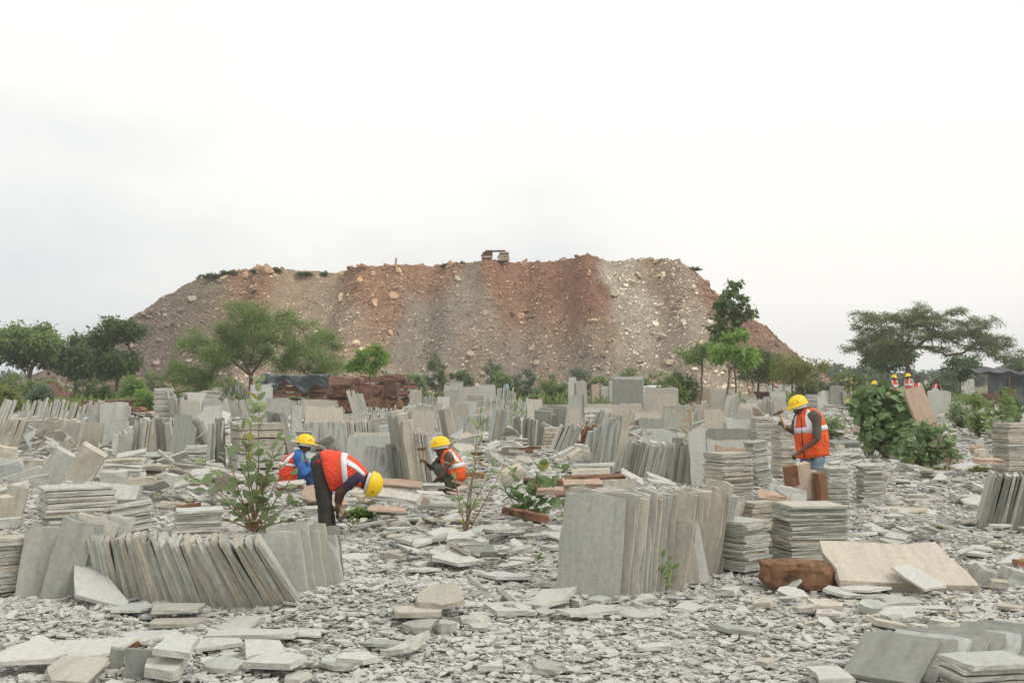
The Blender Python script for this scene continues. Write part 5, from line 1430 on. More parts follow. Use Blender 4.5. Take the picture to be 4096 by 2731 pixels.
BL('L', 2000, 1120, 2160, 1200, 'rusty stone showing through the tall plant', (0.3, 0.2, 0.10), (0, -12, 8), RUST, Y=13.2)
BL('P', 140, 640, 430, 740, 'slab with a rusty edge before the seated worker', (0.50, 0.3, 0.12), (4, -8, 4), RUST, Y=15.7)
BL('P', 150, 632, 440, 690, 'pale slab before the seated worker', (0.52, 0.35, 0.05), (12, -6, 4), PALE, Y=15.5)
BL('P', 1215, 600, 1670, 735, 'flat pinkish slab behind the yellow helmet of the bent worker', (0.85, 0.42, 0.09), (10, 6, 0), BROWN, Y=16.4)
BL('P', 1160, 712, 1660, 875, 'broad grey slab lying in front of the squatting worker', (0.86, 0.62, 0.09), (10, 8, -6), GREY, Y=14.9)
BL('P', 1600, 720, 1920, 830, 'grey slab being worked by the squatting worker', (0.58, 0.45, 0.10), (4, 4, 12), PALE, Y=15.3)
BL('P', 1650, 830, 2060, 930, 'long grey slab under the worked one', (0.72, 0.4, 0.12), (3, 2, -4), GREY, Y=14.7)
BL('P', 2040, 665, 2185, 760, 'pale wedge right of the squatting worker', (0.34, 0.35, 0.10), (12, -16, 0), EDGE, Y=15.6)
BL('P', 1655, 650, 1920, 720, 'slab the squatting worker stands on', (0.6, 0.5, 0.10), (4, 0, 6), GREY, Y=17.0)
BL('P', 920, 720, 1240, 810, 'grey slab below the helmet of the bent worker', (0.62, 0.4, 0.11), (4, 2, 0), EDGE, Y=15.6)
BL('P', 1070, 810, 1200, 900, 'thin pink triangular flake near the weed', (0.24, 0.03, 0.16), (40, -20, 0), BROWN, Y=14.2)
BL('P', 1655, 805, 1760, 900, 'small pink triangular flake before the long slab', (0.16, 0.03, 0.15), (10, 30, 10), BROWN, Y=13.9)
BL('P', 1110, 890, 1500, 975, 'pinkish slab lying right of the weed', (0.68, 0.4, 0.07), (6, 4, 0), BROWN, Y=14.0)
BL('P', 690, 830, 900, 945, 'pink slab under the bent worker\'s hands', (0.42, 0.4, 0.10), (8, -6, 10), BROWN, Y=14.0)
BL('P', 440, 880, 600, 1010, 'grey block left of the bent worker\'s leg', (0.42, 0.35, 0.15), (4, 4, 10), GREY, Y=13.8)
BL('P', 2170, 330, 2300, 372, 'rust sided beam behind the squatting worker', (0.34, 0.2, 0.11), (0, 0, 8), RUST, Y=21.0)
BL('P', 2110, 535, 2345, 600, 'orange sided flat beam at the squatting worker\'s back', (0.52, 0.25, 0.10), (0, 3, 6), RUST, Y=17.2)
BL('M', 45, 560, 165, 600, 'topmost squared beam of the rusty beam heap', (0.42, 0.22, 0.12), (0, -2, 4), EDGE, Y=26.0)
BL('M', 0, 600, 200, 650, 'long grey beam of the rusty beam heap', (0.7, 0.24, 0.14), (0, 4, -8), PALE, Y=24.6)
BL('M', 115, 615, 195, 680, 'upright end block of the rusty beam heap', (0.26, 0.26, 0.2), (20, 20, 20), EDGE, Y=24.0)
BL('M', 160, 650, 355, 685, 'orange beam of the rusty beam heap', (0.7, 0.25, 0.12), (0, -2, 4), RUST, Y=23.6)
BL('M', 215, 680, 285, 712, 'small orange block of the rusty beam heap', (0.28, 0.22, 0.12), (0, 0, 8), RUST, Y=22.6)
BL('M', 70, 680, 225, 712, 'pale beam lying at the beam heap\'s foot', (0.5, 0.22, 0.10), (0, 4, 8), EDGE, Y=22.8)
BL('M', 485, 660, 650, 745, 'tumbled pale beam left of the grey fan', (0.62, 0.26, 0.18), (10, -25, 14), PALE, Y=20.5)
BL('M', 560, 680, 715, 770, 'tumbled square beam left of the grey fan', (0.5, 0.24, 0.24), (16, -28, 24), EDGE, Y=19.7)
BL('M', 620, 620, 770, 720, 'rough pale blocks behind the tumbled beams', (0.5, 0.35, 0.3), (6, 10, 10), PALE, Y=21.4)
BL('M', 690, 680, 770, 770, 'block resting against the grey fan', (0.34, 0.3, 0.3), (8, 12, 20), EDGE, Y=20.2)
BL('M', 615, 790, 982, 835, 'long pale beam in front of the grey fan, upper', (0.86, 0.22, 0.12), (0, -2, 0), PALE, Y=17.2)
BL('M', 605, 835, 945, 895, 'long beige beam in front of the grey fan, lower', (0.78, 0.3, 0.15), (0, -3, -3), BEIGE, Y=16.8)
BL('M', 545, 895, 1070, 935, 'rust topped flat slab below the long beams', (1.1, 0.5, 0.08), (3, -2, 2), RUST, Y=15.4)
BL('M', 190, 925, 550, 985, 'rust brown slab behind the round leaved plant', (0.72, 0.4, 0.14), (3, 2, 3), RUST, Y=14.6)
BL('M', 530, 925, 880, 1045, 'smooth terracotta slab left of the tall upright group', (0.68, 0.5, 0.18), (8, -2, 2), BROWN, Y=14.0)
BL('M', 300, 1000, 545, 1065, 'pinkish slab behind the round leaved plant', (0.5, 0.4, 0.13), (4, 0, 5), BROWN, Y=13.4)
BL('M', 470, 1035, 690, 1085, 'dark red mottled slab behind the upright group', (0.44, 0.35, 0.06), (5, -4, 4), REDST, Y=13.0)
BL('M', 590, 985, 730, 1050, 'white jagged flake on the terracotta slab', (0.3, 0.02, 0.18), (30, -12, 8), PALE, Y=13.2)
BL('M', 1030, 860, 1225, 960, 'pale plank tipped at the dark row\'s foot', (0.55, 0.3, 0.05), (30, 28, 10), PALE, Y=15.2)
BL('M', 870, 940, 1170, 1010, 'grey slab propped behind the tall upright group', (0.58, 0.05, 0.22), (-12, -4, 4), EDGE, Y=13.4)
BL('M', 1250, 890, 1480, 960, 'thin slab tipped at the foot of the thick row', (0.55, 0.35, 0.03), (14, 20, 10), GREY, Y=14.8)
BL('M', 1265, 930, 1520, 985, 'thin slab lying at the foot of the thick row', (0.6, 0.35, 0.03), (8, 10, 5), GREY, Y=14.4)
BL('M', -5, 815, 225, 980, 'rough pinkish white boulder left of the round leaved plant', (0.62, 0.4, 0.36), (20, -22, 10), BEIGE, Y=15.6, rag=0.05)
BL('M', 0, 1165, 420, 1300, 'long rust brown beam under the round leaved plant', (0.78, 0.2, 0.14), (0, 12, 0), RUST, Y=12.2)
BL('W', 205, 870, 560, 1345, 'tall pinkish brown block the standing worker is splitting', (0.42, 0.14, 0.62), (6, -12, 20), [BROWN], Y=15.4)
BL('W', 215, 905, 400, 1150, 'rust dark block face under the worker\'s hand', (0.26, 0.16, 0.44), (4, -8, 10), RUST, Y=15.3)
BL('W', 545, 975, 710, 1345, 'upright rust brown block right of the worker\'s legs', (0.26, 0.2, 0.50), (2, -9, 28), RUST, Y=15.4)
BL('W', 420, 960, 620, 1340, 'pinkish block between the two split blocks', (0.20, 0.2, 0.5), (2, -8, 10), BROWN, Y=15.6)
BL('r', 555, 95, 778, 200, 'pinkish slab lying on the thick beige stack', (0.46, 0.34, 0.07), (16, 6, -12), BROWN, Y=12.6)
BL('r', 620, 60, 900, 200, 'dark faced grey slab tipped beside the pinkish slab', (0.48, 0.05, 0.22), (-10, 10, 8), GREY, Y=13.2)
BL('r', 670, 80, 775, 150, 'small grey bar on the pinkish slab', (0.24, 0.08, 0.05), (0, 30, 10), PALE, Y=12.5)
BL('r', 770, 120, 890, 200, 'white flake standing before the dark faced slab', (0.22, 0.04, 0.16), (-10, 6, 6), PALE, Y=12.7)
BL('R', 1925, 745, 2170, 810, 'flat pinkish slab behind the right edge row', (0.62, 0.45, 0.12), (4, 2, 4), BROWN, Y=16.2)
BL('R', 1935, 665, 2045, 745, 'square beige block on the flat pinkish slab', (0.28, 0.22, 0.2), (0, -4, 10), BEIGE, Y=16.6)
BL('R', 1880, 635, 2015, 720, 'brown block left of the square beige one', (0.32, 0.2, 0.22), (0, -14, 20), BROWN, Y=17.2)
BL('R', 685, 585, 940, 680, 'long dark slab behind the gravel, right of the worker', (0.85, 0.4, 0.10), (6, -2, 4), DGREY, Y=20.5)
BL('R', 735, 630, 815, 690, 'small beige block before the long dark slab', (0.24, 0.2, 0.18), (4, 8, 14), BEIGE, Y=19.6)
BL('R', 820, 505, 890, 550, 'pink block at the bush\'s left', (0.28, 0.22, 0.14), (0, 6, 8), BROWN, Y=24.0)
BL('R', 885, 470, 950, 535, 'beige block at the bush\'s left', (0.26, 0.22, 0.22), (4, 10, 20), BEIGE, Y=25.0)
BL('r', 1975, 615, 2180, 755, 'rounded grey boulder right of the big beige slab', (0.42, 0.3, 0.28), (10, 30, 10), GREY, Y=9.8, rag=0.03)
BL('r', 2180, 620, 2420, 765, 'grey block at the right edge beyond the beige slab', (0.5, 0.35, 0.3), (6, 16, 10), GREY, Y=9.8, rag=0.02)
BL('r', 2110, 695, 2250, 765, 'small grey block between the two right boulders', (0.26, 0.2, 0.13), (4, 4, -8), EDGE, Y=9.5)
BL('r', 2285, 560, 2400, 615, 'orange brown stone at the right edge', (0.28, 0.25, 0.12), (0, 4, 6), RUST, Y=10.6)
BL('l', 710, 1140, 850, 1396, 'dark upright broken block behind the bottom left pieces', (0.17, 0.16, 0.40), (0, 6, 18), DGREY, Y=7.0, rag=0.012)
BL('l', 815, 1140, 1050, 1390, 'dark upright broken block nearest the lower edge', (0.26, 0.14, 0.34), (-6, 6, 10), DGREY, Y=6.75, rag=0.014)
BL('l', 1000, 1110, 1110, 1300, 'grey upright shard behind the dark broken blocks', (0.18, 0.08, 0.3), (-6, 14, 10), GREY, Y=7.1, rag=0.014)
BL('l', 865, 1105, 945, 1180, 'small rust flake on the dark broken blocks', (0.10, 0.02, 0.05), (20, -30, 10), RUST, Y=7.1, rag=0.006)
BL('l', 0, 275, 140, 355, 'pale block left of the wide stack', (0.5, 0.35, 0.16), (0, -3, 8), PALE, Y=11.4)

# the big tilted slab and its rusty boulder
def tilted_beige():
    a = [gp('r', 1120, 775), gp('r', 2045, 770)]
    w = (2045 - 1115) * mpx('r', a[0].y)
    V, Fc = poly_slab([(-w / 2, -0.32), (w / 2, -0.32), (w / 2 - 0.12, 0.33), (-w / 2 - 0.02, 0.33)], 0.075, 0.010, 2)
    c = (a[0] + a[1]) / 2
    M = Matrix.Translation((c.x, c.y + 0.29, 0.145)) @ Matrix.Rotation(R(22), 4, 'X') @ Matrix.Rotation(R(1.5), 4, 'Y')
    add('stone_block', V, Fc, M, BEIGE, 'big beige slab tilted against the rusty boulder', 'thick rough blocks', 'slab', True)
tilted_beige()

def boulder(name, P, size, rot, mat, label, seed, squar=0.55):
    bm = bmesh.new()
    bmesh.ops.create_icosphere(bm, subdivisions=4, radius=1.0)
    for v in bm.verts:
        c = v.co.copy()
        q = Vector([math.copysign(abs(k) ** squar, k) for k in c])
        q *= 1 + 0.16 * noise.noise(c * 1.6 + Vector((seed, 0, 0))) + 0.09 * noise.noise(c * 3.4 + Vector((0, seed, 0))) + 0.02 * noise.noise(c * 11)
        v.co = Vector((q.x * size[0] / 2, q.y * size[1] / 2, q.z * size[2] / 2))
    me = bpy.data.meshes.new(name); bm.to_mesh(me); bm.free()
    o = link(name, me, mat); o.location = P; o.rotation_euler = [R(k) for k in rot]
    return tag(o, label, 'boulder')
_P = gp('r', 850, 745); boulder('boulder', (_P.x, _P.y + 0.12, 0.07), (0.64, 0.38, 0.24), (0, 4, -6), RUST, 'rusty orange and black boulder under the big beige slab', 3.0)

# ---- broken pieces, the ones that can be made out one by one
OC('l', 415, 1000, 725, 885, 'long pale triangular piece lying against the long row', PALE, 0.05, (12, 10), pts=[(0.0, 1.0), (0.12, 0.9), (1.0, 0.12), (0.95, 0.0), (0.45, 0.0), (0.12, 0.6)])
OC('l', 770, 1080, 880, 950, 'flat grey piece below the long triangular one', GREY, 0.03)
OC('l', 985, 1345, 925, 985, 'small slab lying on top of another before the row', GREY, 0.04, pts=[(0, .9), (1, 1), (1, .25), (.2, 0)], lift=0.05)
OC('l', 1015, 1360, 975, 1030, 'small slab lying under another before the row', EDGE, 0.05, pts=[(0, .8), (1, 1), (1, .1), (.1, 0)])
OC('l', 1270, 1430, 885, 930, 'thin grey piece at the foot of the row', GREY, 0.03)
OC('l', 1520, 1760, 945, 1075, 'grey square offcut right of the two small slabs', GREY, 0.03, (0, 8), pts=[(.3, 1), (1, 1), (.85, 0), (0, .1)])
OC('l', 1375, 2010, 1055, 1130, 'long narrow pale strip crossing the gravel', PALE, 0.05, pts=[(0, .9), (.1, 1), (1, .55), (.98, .05), (.06, .1)])
OC('l', 2020, 2200, 970, 1110, 'pale thin sheet near the row\'s right end', PALE, 0.02, pts=[(.1, 1), (.95, .9), (1, 0), (0, .1)])
OC('l', 790, 1250, 1060, 1135, 'oval pale slab behind the dark broken blocks', PALE, 0.04)
OC('l', 280, 900, 1125, 1235, 'wide pale sheet lying at lower left', PALE, 0.03, (0, 4), pts=[(.05, 1), (1, .95), (.8, .1), (.3, 0), (0, .2)])
OC('l', 130, 275, 1130, 1200, 'small whitish piece on the wide sheet', PALE, 0.04, lift=0.03)
OC('l', 0, 490, 1195, 1345, 'pale pointed slab at the lower left corner', PALE, 0.05, (0, 6), pts=[(.02, .25), (.35, 1), (1, .35), (.9, .15), (.05, 0)], lift=0.06)
OC('l', 380, 730, 1215, 1420, 'large flat grey slab under the dark broken blocks', GREY, 0.05, (0, 6), pts=[(.1, 1), (1, 1), (1, 0), (.35, 0), (0, .5)])
OC('l', 1080, 1340, 1145, 1396, 'thick white slab standing out below the strip', PALE, 0.10, (2, 8), pts=[(0, .9), (.9, 1), (1, .1), (.8, 0), (.1, .2)], lift=0.02)
OC('l', 1140, 1390, 1185, 1380, 'white square slab lying on the thick white one', PALE, 0.06, (4, 8), pts=[(.05, 1), (.9, .95), (1, 0), (0, .1)], lift=0.13)
OC('l', 1390, 1690, 1215, 1345, 'grey slab right of the white square one', GREY, 0.05, pts=[(0, .6), (.25, 1), (1, .55), (.8, 0), (.1, .2)])
OC('l', 1255, 1630, 1130, 1195, 'flat pale oval piece behind the white square one', PALE, 0.04)
OC('l', 1630, 1940, 1125, 1260, 'white bladed piece pointing at the camera', PALE, 0.04, (6, 4), pts=[(0, .9), (.75, 1), (1, .4), (.3, 0)])
OC('l', 1670, 2060, 1230, 1365, 'broad pale square slab in the lower gravel', PALE, 0.06, pts=[(.3, 1), (1, .6), (.85, 0), (0, .25)], lift=0.02)
OC('l', 1910, 2090, 1335, 1400, 'grey slab at the lower edge left of centre', GREY, 0.04)
OC('l', 2060, 2260, 1225, 1290, 'pale square piece nearest the lower centre', PALE, 0.03)
OC('l', 2260, 2400, 1210, 1260, 'small pale piece beside the square one', PALE, 0.03)
OC('c', 355, 690, 440, 520, 'grey slab leftmost of the broken heap at centre', GREY, 0.05, pts=[(0, .8), (.5, 1), (1, .3), (.6, 0)], lift=0.06)
OC('c', 600, 850, 450, 530, 'white sheet topmost of the broken heap at centre', PALE, 0.03, (5, 4), lift=0.11)
OC('c', 820, 1020, 455, 520, 'grey wedge right of the white sheet', GREY, 0.05, (-6, 2), pts=[(0, .3), (.4, 1), (1, .5), (.9, .1), (.2, 0)], lift=0.06)
OC('c', 510, 735, 500, 545, 'narrow bar across the broken heap', GREY, 0.05, (-6, 0), pts=[(0, .7), (1, 1), (1, .3), (.05, 0)], lift=0.10)
OC('c', 360, 640, 570, 640, 'grey slab at the heap\'s lower left', GREY, 0.06, (-8, 0), pts=[(0, .4), (.75, 1), (1, .6), (.3, 0)], lift=0.03)
OC('c', 620, 820, 525, 600, 'pale piece in the middle of the broken heap', EDGE, 0.04, (-5, 0), lift=0.06)
OC('c', 760, 1075, 545, 630, 'dark grey slab in the middle of the broken heap', DGREY, 0.06, (3, 4), pts=[(0, .5), (.3, 1), (.9, .7), (1, .2), (.4, 0)], lift=0.05)
OC('c', 945, 1170, 530, 590, 'pale slab right in the broken heap', PALE, 0.04, lift=0.06)
OC('c', 1130, 1310, 505, 585, 'grey strip tipped at the heap\'s right', GREY, 0.04, (14, 0), pts=[(0, 1), (.5, .9), (1, .2), (.6, 0)], lift=0.05)
OC('c', 1145, 1320, 570, 615, 'flat pale piece at the heap\'s right foot', PALE, 0.03)
OC('c', 610, 970, 600, 700, 'white broken slab at the heap\'s front', PALE, 0.05, (4, 2), pts=[(0, .8), (.3, 1), (.7, .7), (1, .3), (.6, 0), (.1, .3)], lift=0.03)
OC('c', 735, 905, 585, 665, 'small bar lying on the white broken slab', EDGE, 0.05, (16, 0), pts=[(0, 1), (.4, .9), (1, .15), (.8, 0)], lift=0.09)
OC('c', 940, 1120, 615, 650, 'thin flat piece before the heap', GREY, 0.03)
OC('c', 960, 1310, 690, 745, 'long flat slab before the heap', PALE, 0.04)
OC('c', 1360, 1500, 460, 505, 'grey slab touching the tall upright group', GREY, 0.05)
OC('c', 260, 400, 640, 680, 'small grey piece left before the heap', GREY, 0.03)
OC('c', 470, 700, 680, 715, 'flat thin pale piece left before the heap', PALE, 0.03)
OC('c', 300, 435, 530, 575, 'small beige rock left of the heap', EDGE, 0.09, sides=6)
OC('c', 0, 215, 515, 570, 'pale flat piece left of the reddish chips', PALE, 0.03)
OC('c', 140, 325, 305, 375, 'grey slab lying before the bent worker', GREY, 0.04, (-8, 0), pts=[(0, .3), (.9, 1), (1, .6), (.1, 0)], lift=0.03)
OC('c', 290, 590, 285, 325, 'long thin grey slab before the weed', GREY, 0.04, pts=[(0, .6), (.8, 1), (1, .7), (.9, .1), (.1, 0)], lift=0.02)
OC('c', 0, 130, 305, 345, 'pale slab under the bent worker\'s foot', PALE, 0.03)
OC('c', 870, 1020, 750, 860, 'triangular grey blade beyond the chip mound', GREY, 0.05, (24, 0), pts=[(0, 1), (.3, .9), (1, .1), (.8, 0), (.1, .6)], lift=0.02)
OC('c', 1085, 1270, 830, 940, 'narrow grey bar tipped on the gravel', GREY, 0.05, (22, 0), pts=[(0, 1), (.25, 1), (1, .2), (.85, 0)])
OC('c', 1255, 1610, 825, 940, 'flat grey slab lying before the tall upright group', GREY, 0.05, (-8, 2), pts=[(0, .2), (.35, 1), (1, .85), (.75, .2), (.3, 0)], lift=0.02)
OC('c', 1675, 1845, 835, 875, 'small grey slab before the upright group', GREY, 0.05)
OC('c', 1630, 1875, 885, 930, 'pale flat wedge before the small grey slab', PALE, 0.04, pts=[(0, .5), (.5, 1), (1, .7), (.7, 0)])
OC('c', 980, 1310, 920, 995, 'wide pale slab beyond the chip mound', PALE, 0.06, pts=[(0, .8), (.5, 1), (1, .5), (.9, .1), (.3, 0)])
OC('c', 1410, 1900, 930, 985, 'long low slab in front of the upright group', GREY, 0.04, pts=[(0, 1), (.8, .9), (1, .4), (.4, 0), (0, .3)])
OC('c', 1800, 2190, 930, 995, 'flat grey sheet right of the long low slab', GREY, 0.03)
OC('c', 540, 865, 890, 1030, 'large beige slab on the chip mound', EDGE, 0.06, (2, 8), pts=[(0, .45), (.3, .9), (.75, 1), (1, .25), (.5, 0), (.1, .1)], lift=0.05)
OC('c', 375, 700, 1000, 1060, 'front ledge piece on the chip mound', EDGE, 0.06, pts=[(0, .8), (1, 1), (1, .2), (.1, 0)], lift=0.02)
OC('c', 435, 665, 1055, 1105, 'grey slab at the chip mound\'s foot', GREY, 0.06)
OC('c', 670, 805, 1025, 1100, 'chunky grey stone at the chip mound\'s foot', GREY, 0.10, sides=6)
OC('c', 820, 1030, 1000, 1050, 'grey slab right of the chunky stone', GREY, 0.05)
OC('c', 870, 1050, 1040, 1085, 'small dark slab right of the chunky stone', GREY, 0.04)
OC('c', 330, 630, 1075, 1245, 'grey blade shaped slab below the chip mound', GREY, 0.05, (-10, 3), pts=[(0, .12), (.45, .5), (.95, 1), (1, .85), (.75, .1), (.5, 0)], lift=0.02)
OC('c', 160, 470, 1130, 1170, 'thin dark edged slab left of the blade', GREY, 0.03)
OC('c', 0, 285, 1215, 1275, 'pale slab at the lower edge beneath the blade', PALE, 0.05)
OC('c', 950, 1115, 1255, 1340, 'pale triangle in the lower gravel at centre', PALE, 0.05, pts=[(0, .1), (.95, 1), (1, 0)])
OC('c', 1310, 1525, 1295, 1365, 'grey flat stone in the lower gravel at centre', GREY, 0.05, pts=[(0, .8), (.6, 1), (1, .5), (.8, 0), (.2, .1)])
OC('c', 2015, 2235, 1195, 1230, 'slim pale bar in the lower gravel', PALE, 0.04, pts=[(0, .6), (1, 1), (1, .3), (0, 0)])
OC('c', 100, 250, 755, 800, 'pale stone left on the chip mound', PALE, 0.06)
OC('r', 655, 860, 695, 790, 'grey slab leaning on the rusty boulder', GREY, 0.04, (-24, 4), pts=[(0, .3), (.85, 1), (1, .8), (.15, 0)])
OC('r', 980, 1240, 755, 830, 'grey slab under the big beige slab\'s front', PALE, 0.04, (10, 0))
OC('r', 1110, 1460, 770, 810, 'long pale sliver before the big beige slab', PALE, 0.03, lift=0.03)
OC('r', 1175, 1460, 795, 835, 'second pale sliver before the big beige slab', GREY, 0.03)
OC('r', 1420, 1735, 690, 825, 'white square slab leaning on the big beige slab', PALE, 0.03, (4, 16), pts=[(.05, .8), (.5, 1), (1, .25), (.45, 0)], lift=0.05)
OC('r', 1515, 1595, 685, 725, 'small grey chip on the white square slab', GREY, 0.02, (0, 12), lift=0.17)
OC('r', 1390, 1630, 830, 895, 'dark grey wedge before the white square slab', GREY, 0.06)
OC('r', 505, 660, 850, 920, 'brownish pointed stone left of the wedge', EDGE, 0.06, (-10, 0))
OC('r', 910, 1115, 890, 950, 'beige block like piece in the gravel', BEIGE, 0.09, pts=[(0, .9), (.6, 1), (1, .4), (.9, .1), (.1, 0)])
OC('r', 940, 1140, 955, 1000, 'pale slab below the block like piece', PALE, 0.05)
OC('r', 1235, 1430, 915, 975, 'cracked grey lump in the right gravel', GREY, 0.10, sides=6)
OC('r', 1345, 1645, 950, 1020, 'pale pointed slab in the right gravel', PALE, 0.05, pts=[(0, .3), (.4, 1), (1, .8), (.85, .2), (.4, 0)])
OC('r', 1420, 1860, 920, 950, 'long low strip in the right gravel', PALE, 0.04, pts=[(0, .7), (1, 1), (.95, .2), (.1, 0)])
OC('r', 1325, 1550, 1030, 1090, 'grey bar above the corner row', EDGE, 0.06, (8, 0), pts=[(0, 1), (.2, 1), (1, .4), (.95, 0), (.1, .4)])
OC('r', 1705, 1870, 985, 1030, 'small pale slab right of the pointed one', PALE, 0.04)
OC('r', 255, 560, 1060, 1110, 'long grey ledge stone in the right gravel', GREY, 0.05, pts=[(0, .9), (.4, 1), (1, .4), (.9, 0), (.3, .2)])
OC('r', 860, 1085, 1215, 1420, 'white rectangular tile at the lower edge', PALE, 0.05, (0, 5), pts=[(0, 1), (.9, 1), (1, 0), (.06, 0)], lift=0.02)
OC('r', 1180, 1300, 1140, 1180, 'grey stone left of the corner row', GREY, 0.05)
OC('r', 550, 670, 1250, 1300, 'beige stone in the lowest right gravel', EDGE, 0.05)
OC('r', 0, 230, 800, 870, 'wide pale sheet below the upright slabs', PALE, 0.03, pts=[(0, .2), (.7, 1), (1, .8), (.7, .2), (.1, 0)])
OC('r', 0, 220, 865, 920, 'second pale sheet below the upright slabs', PALE, 0.03)
OC('r', 1195, 1295, 225, 345, 'grey plate leaning on the broad stack', GREY, 0.03, (-8, 12), pts=[(0, 1), (1, .9), (.5, 0), (0, .1)], lift=0.05)
OC('r', 1200, 1330, 315, 410, 'pale plate right of the broad stack', PALE, 0.03, (6, 8), pts=[(0, .9), (.8, 1), (1, .1), (.2, 0)], lift=0.03)
OC('r', 1290, 1390, 220, 275, 'topmost pale plate of the plate pile', PALE, 0.03, lift=0.10)
OC('r', 1360, 1520, 280, 345, 'pale plate lying on the plate pile', PALE, 0.04, lift=0.10)
OC('r', 1430, 1910, 320, 475, 'long pale board sloping off the plate pile', PALE, 0.04, (12, 0), pts=[(0, .9), (.15, 1), (1, .1), (.92, 0)], lift=0.08)
OC('r', 1305, 1500, 360, 470, 'wide pale plate propped on the plate pile', PALE, 0.03, (-10, 12), pts=[(0, .4), (.7, 1), (1, .75), (.6, 0)], lift=0.04)
OC('r', 1430, 1600, 395, 475, 'thin dark bar lying across the plate pile', DGREY, 0.03, (22, 0), pts=[(0, 1), (.1, 1), (1, .1), (.95, 0)], lift=0.08)
OC('r', 1310, 1520, 440, 490, 'lowest plate of the plate pile', EDGE, 0.03)
OC('r', 1415, 1740, 215, 250, 'long pinkish sliver on the gravel beyond', BEIGE, 0.04, pts=[(0, .8), (1, 1), (.8, .2), (.3, 0)])
OC('r', 1950, 2130, 480, 515, 'pale piece near the right edge', PALE, 0.03)
OC('r', 1900, 2120, 510, 560, 'wide pale piece beyond the beige slab', PALE, 0.04)
OC('r', 2090, 2352, 530, 610, 'long pale slab at the right edge', PALE, 0.05, (-8, 0), pts=[(0, .2), (.9, 1), (1, .8), (.3, 0)])
OC('r', 1935, 2075, 580, 630, 'pale lump beside the beige slab', PALE, 0.07)
OC('R', 1650, 2040, 915, 985, 'long white strip on the right slope', PALE, 0.05, (-7, 0), pts=[(0, .25), (1, 1), (1, .75), (.05, 0)], lift=0.08)
OC('R', 1350, 1480, 900, 1010, 'white upright plate on the right slope', PALE, 0.03, (0, 20), pts=[(0, 0), (.9, 1), (1, .3), (.8, 0)], lift=0.04)
OC('R', 1345, 1470, 930, 980, 'small plate before the upright plate', PALE, 0.05, lift=0.06)
OC('R', 1435, 1560, 995, 1045, 'grey wedge in the right plates', PALE, 0.05, lift=0.03)
OC('R', 1560, 1690, 1030, 1105, 'pale jagged plate in the right plates', PALE, 0.04, lift=0.03)
OC('R', 1675, 2010, 1050, 1140, 'large white plate on the right slope', PALE, 0.05, pts=[(0, .5), (.35, 1), (.9, .8), (1, .1), (.3, 0)], lift=0.02)
OC('R', 1190, 1340, 970, 1005, 'thin plate at the lone stack\'s side', PALE, 0.04)
OC('R', 1290, 1440, 1015, 1065, 'flat pale plate left in the right plates', PALE, 0.03)
OC('R', 1955, 2050, 985, 1030, 'small plate by the right edge row', PALE, 0.05)

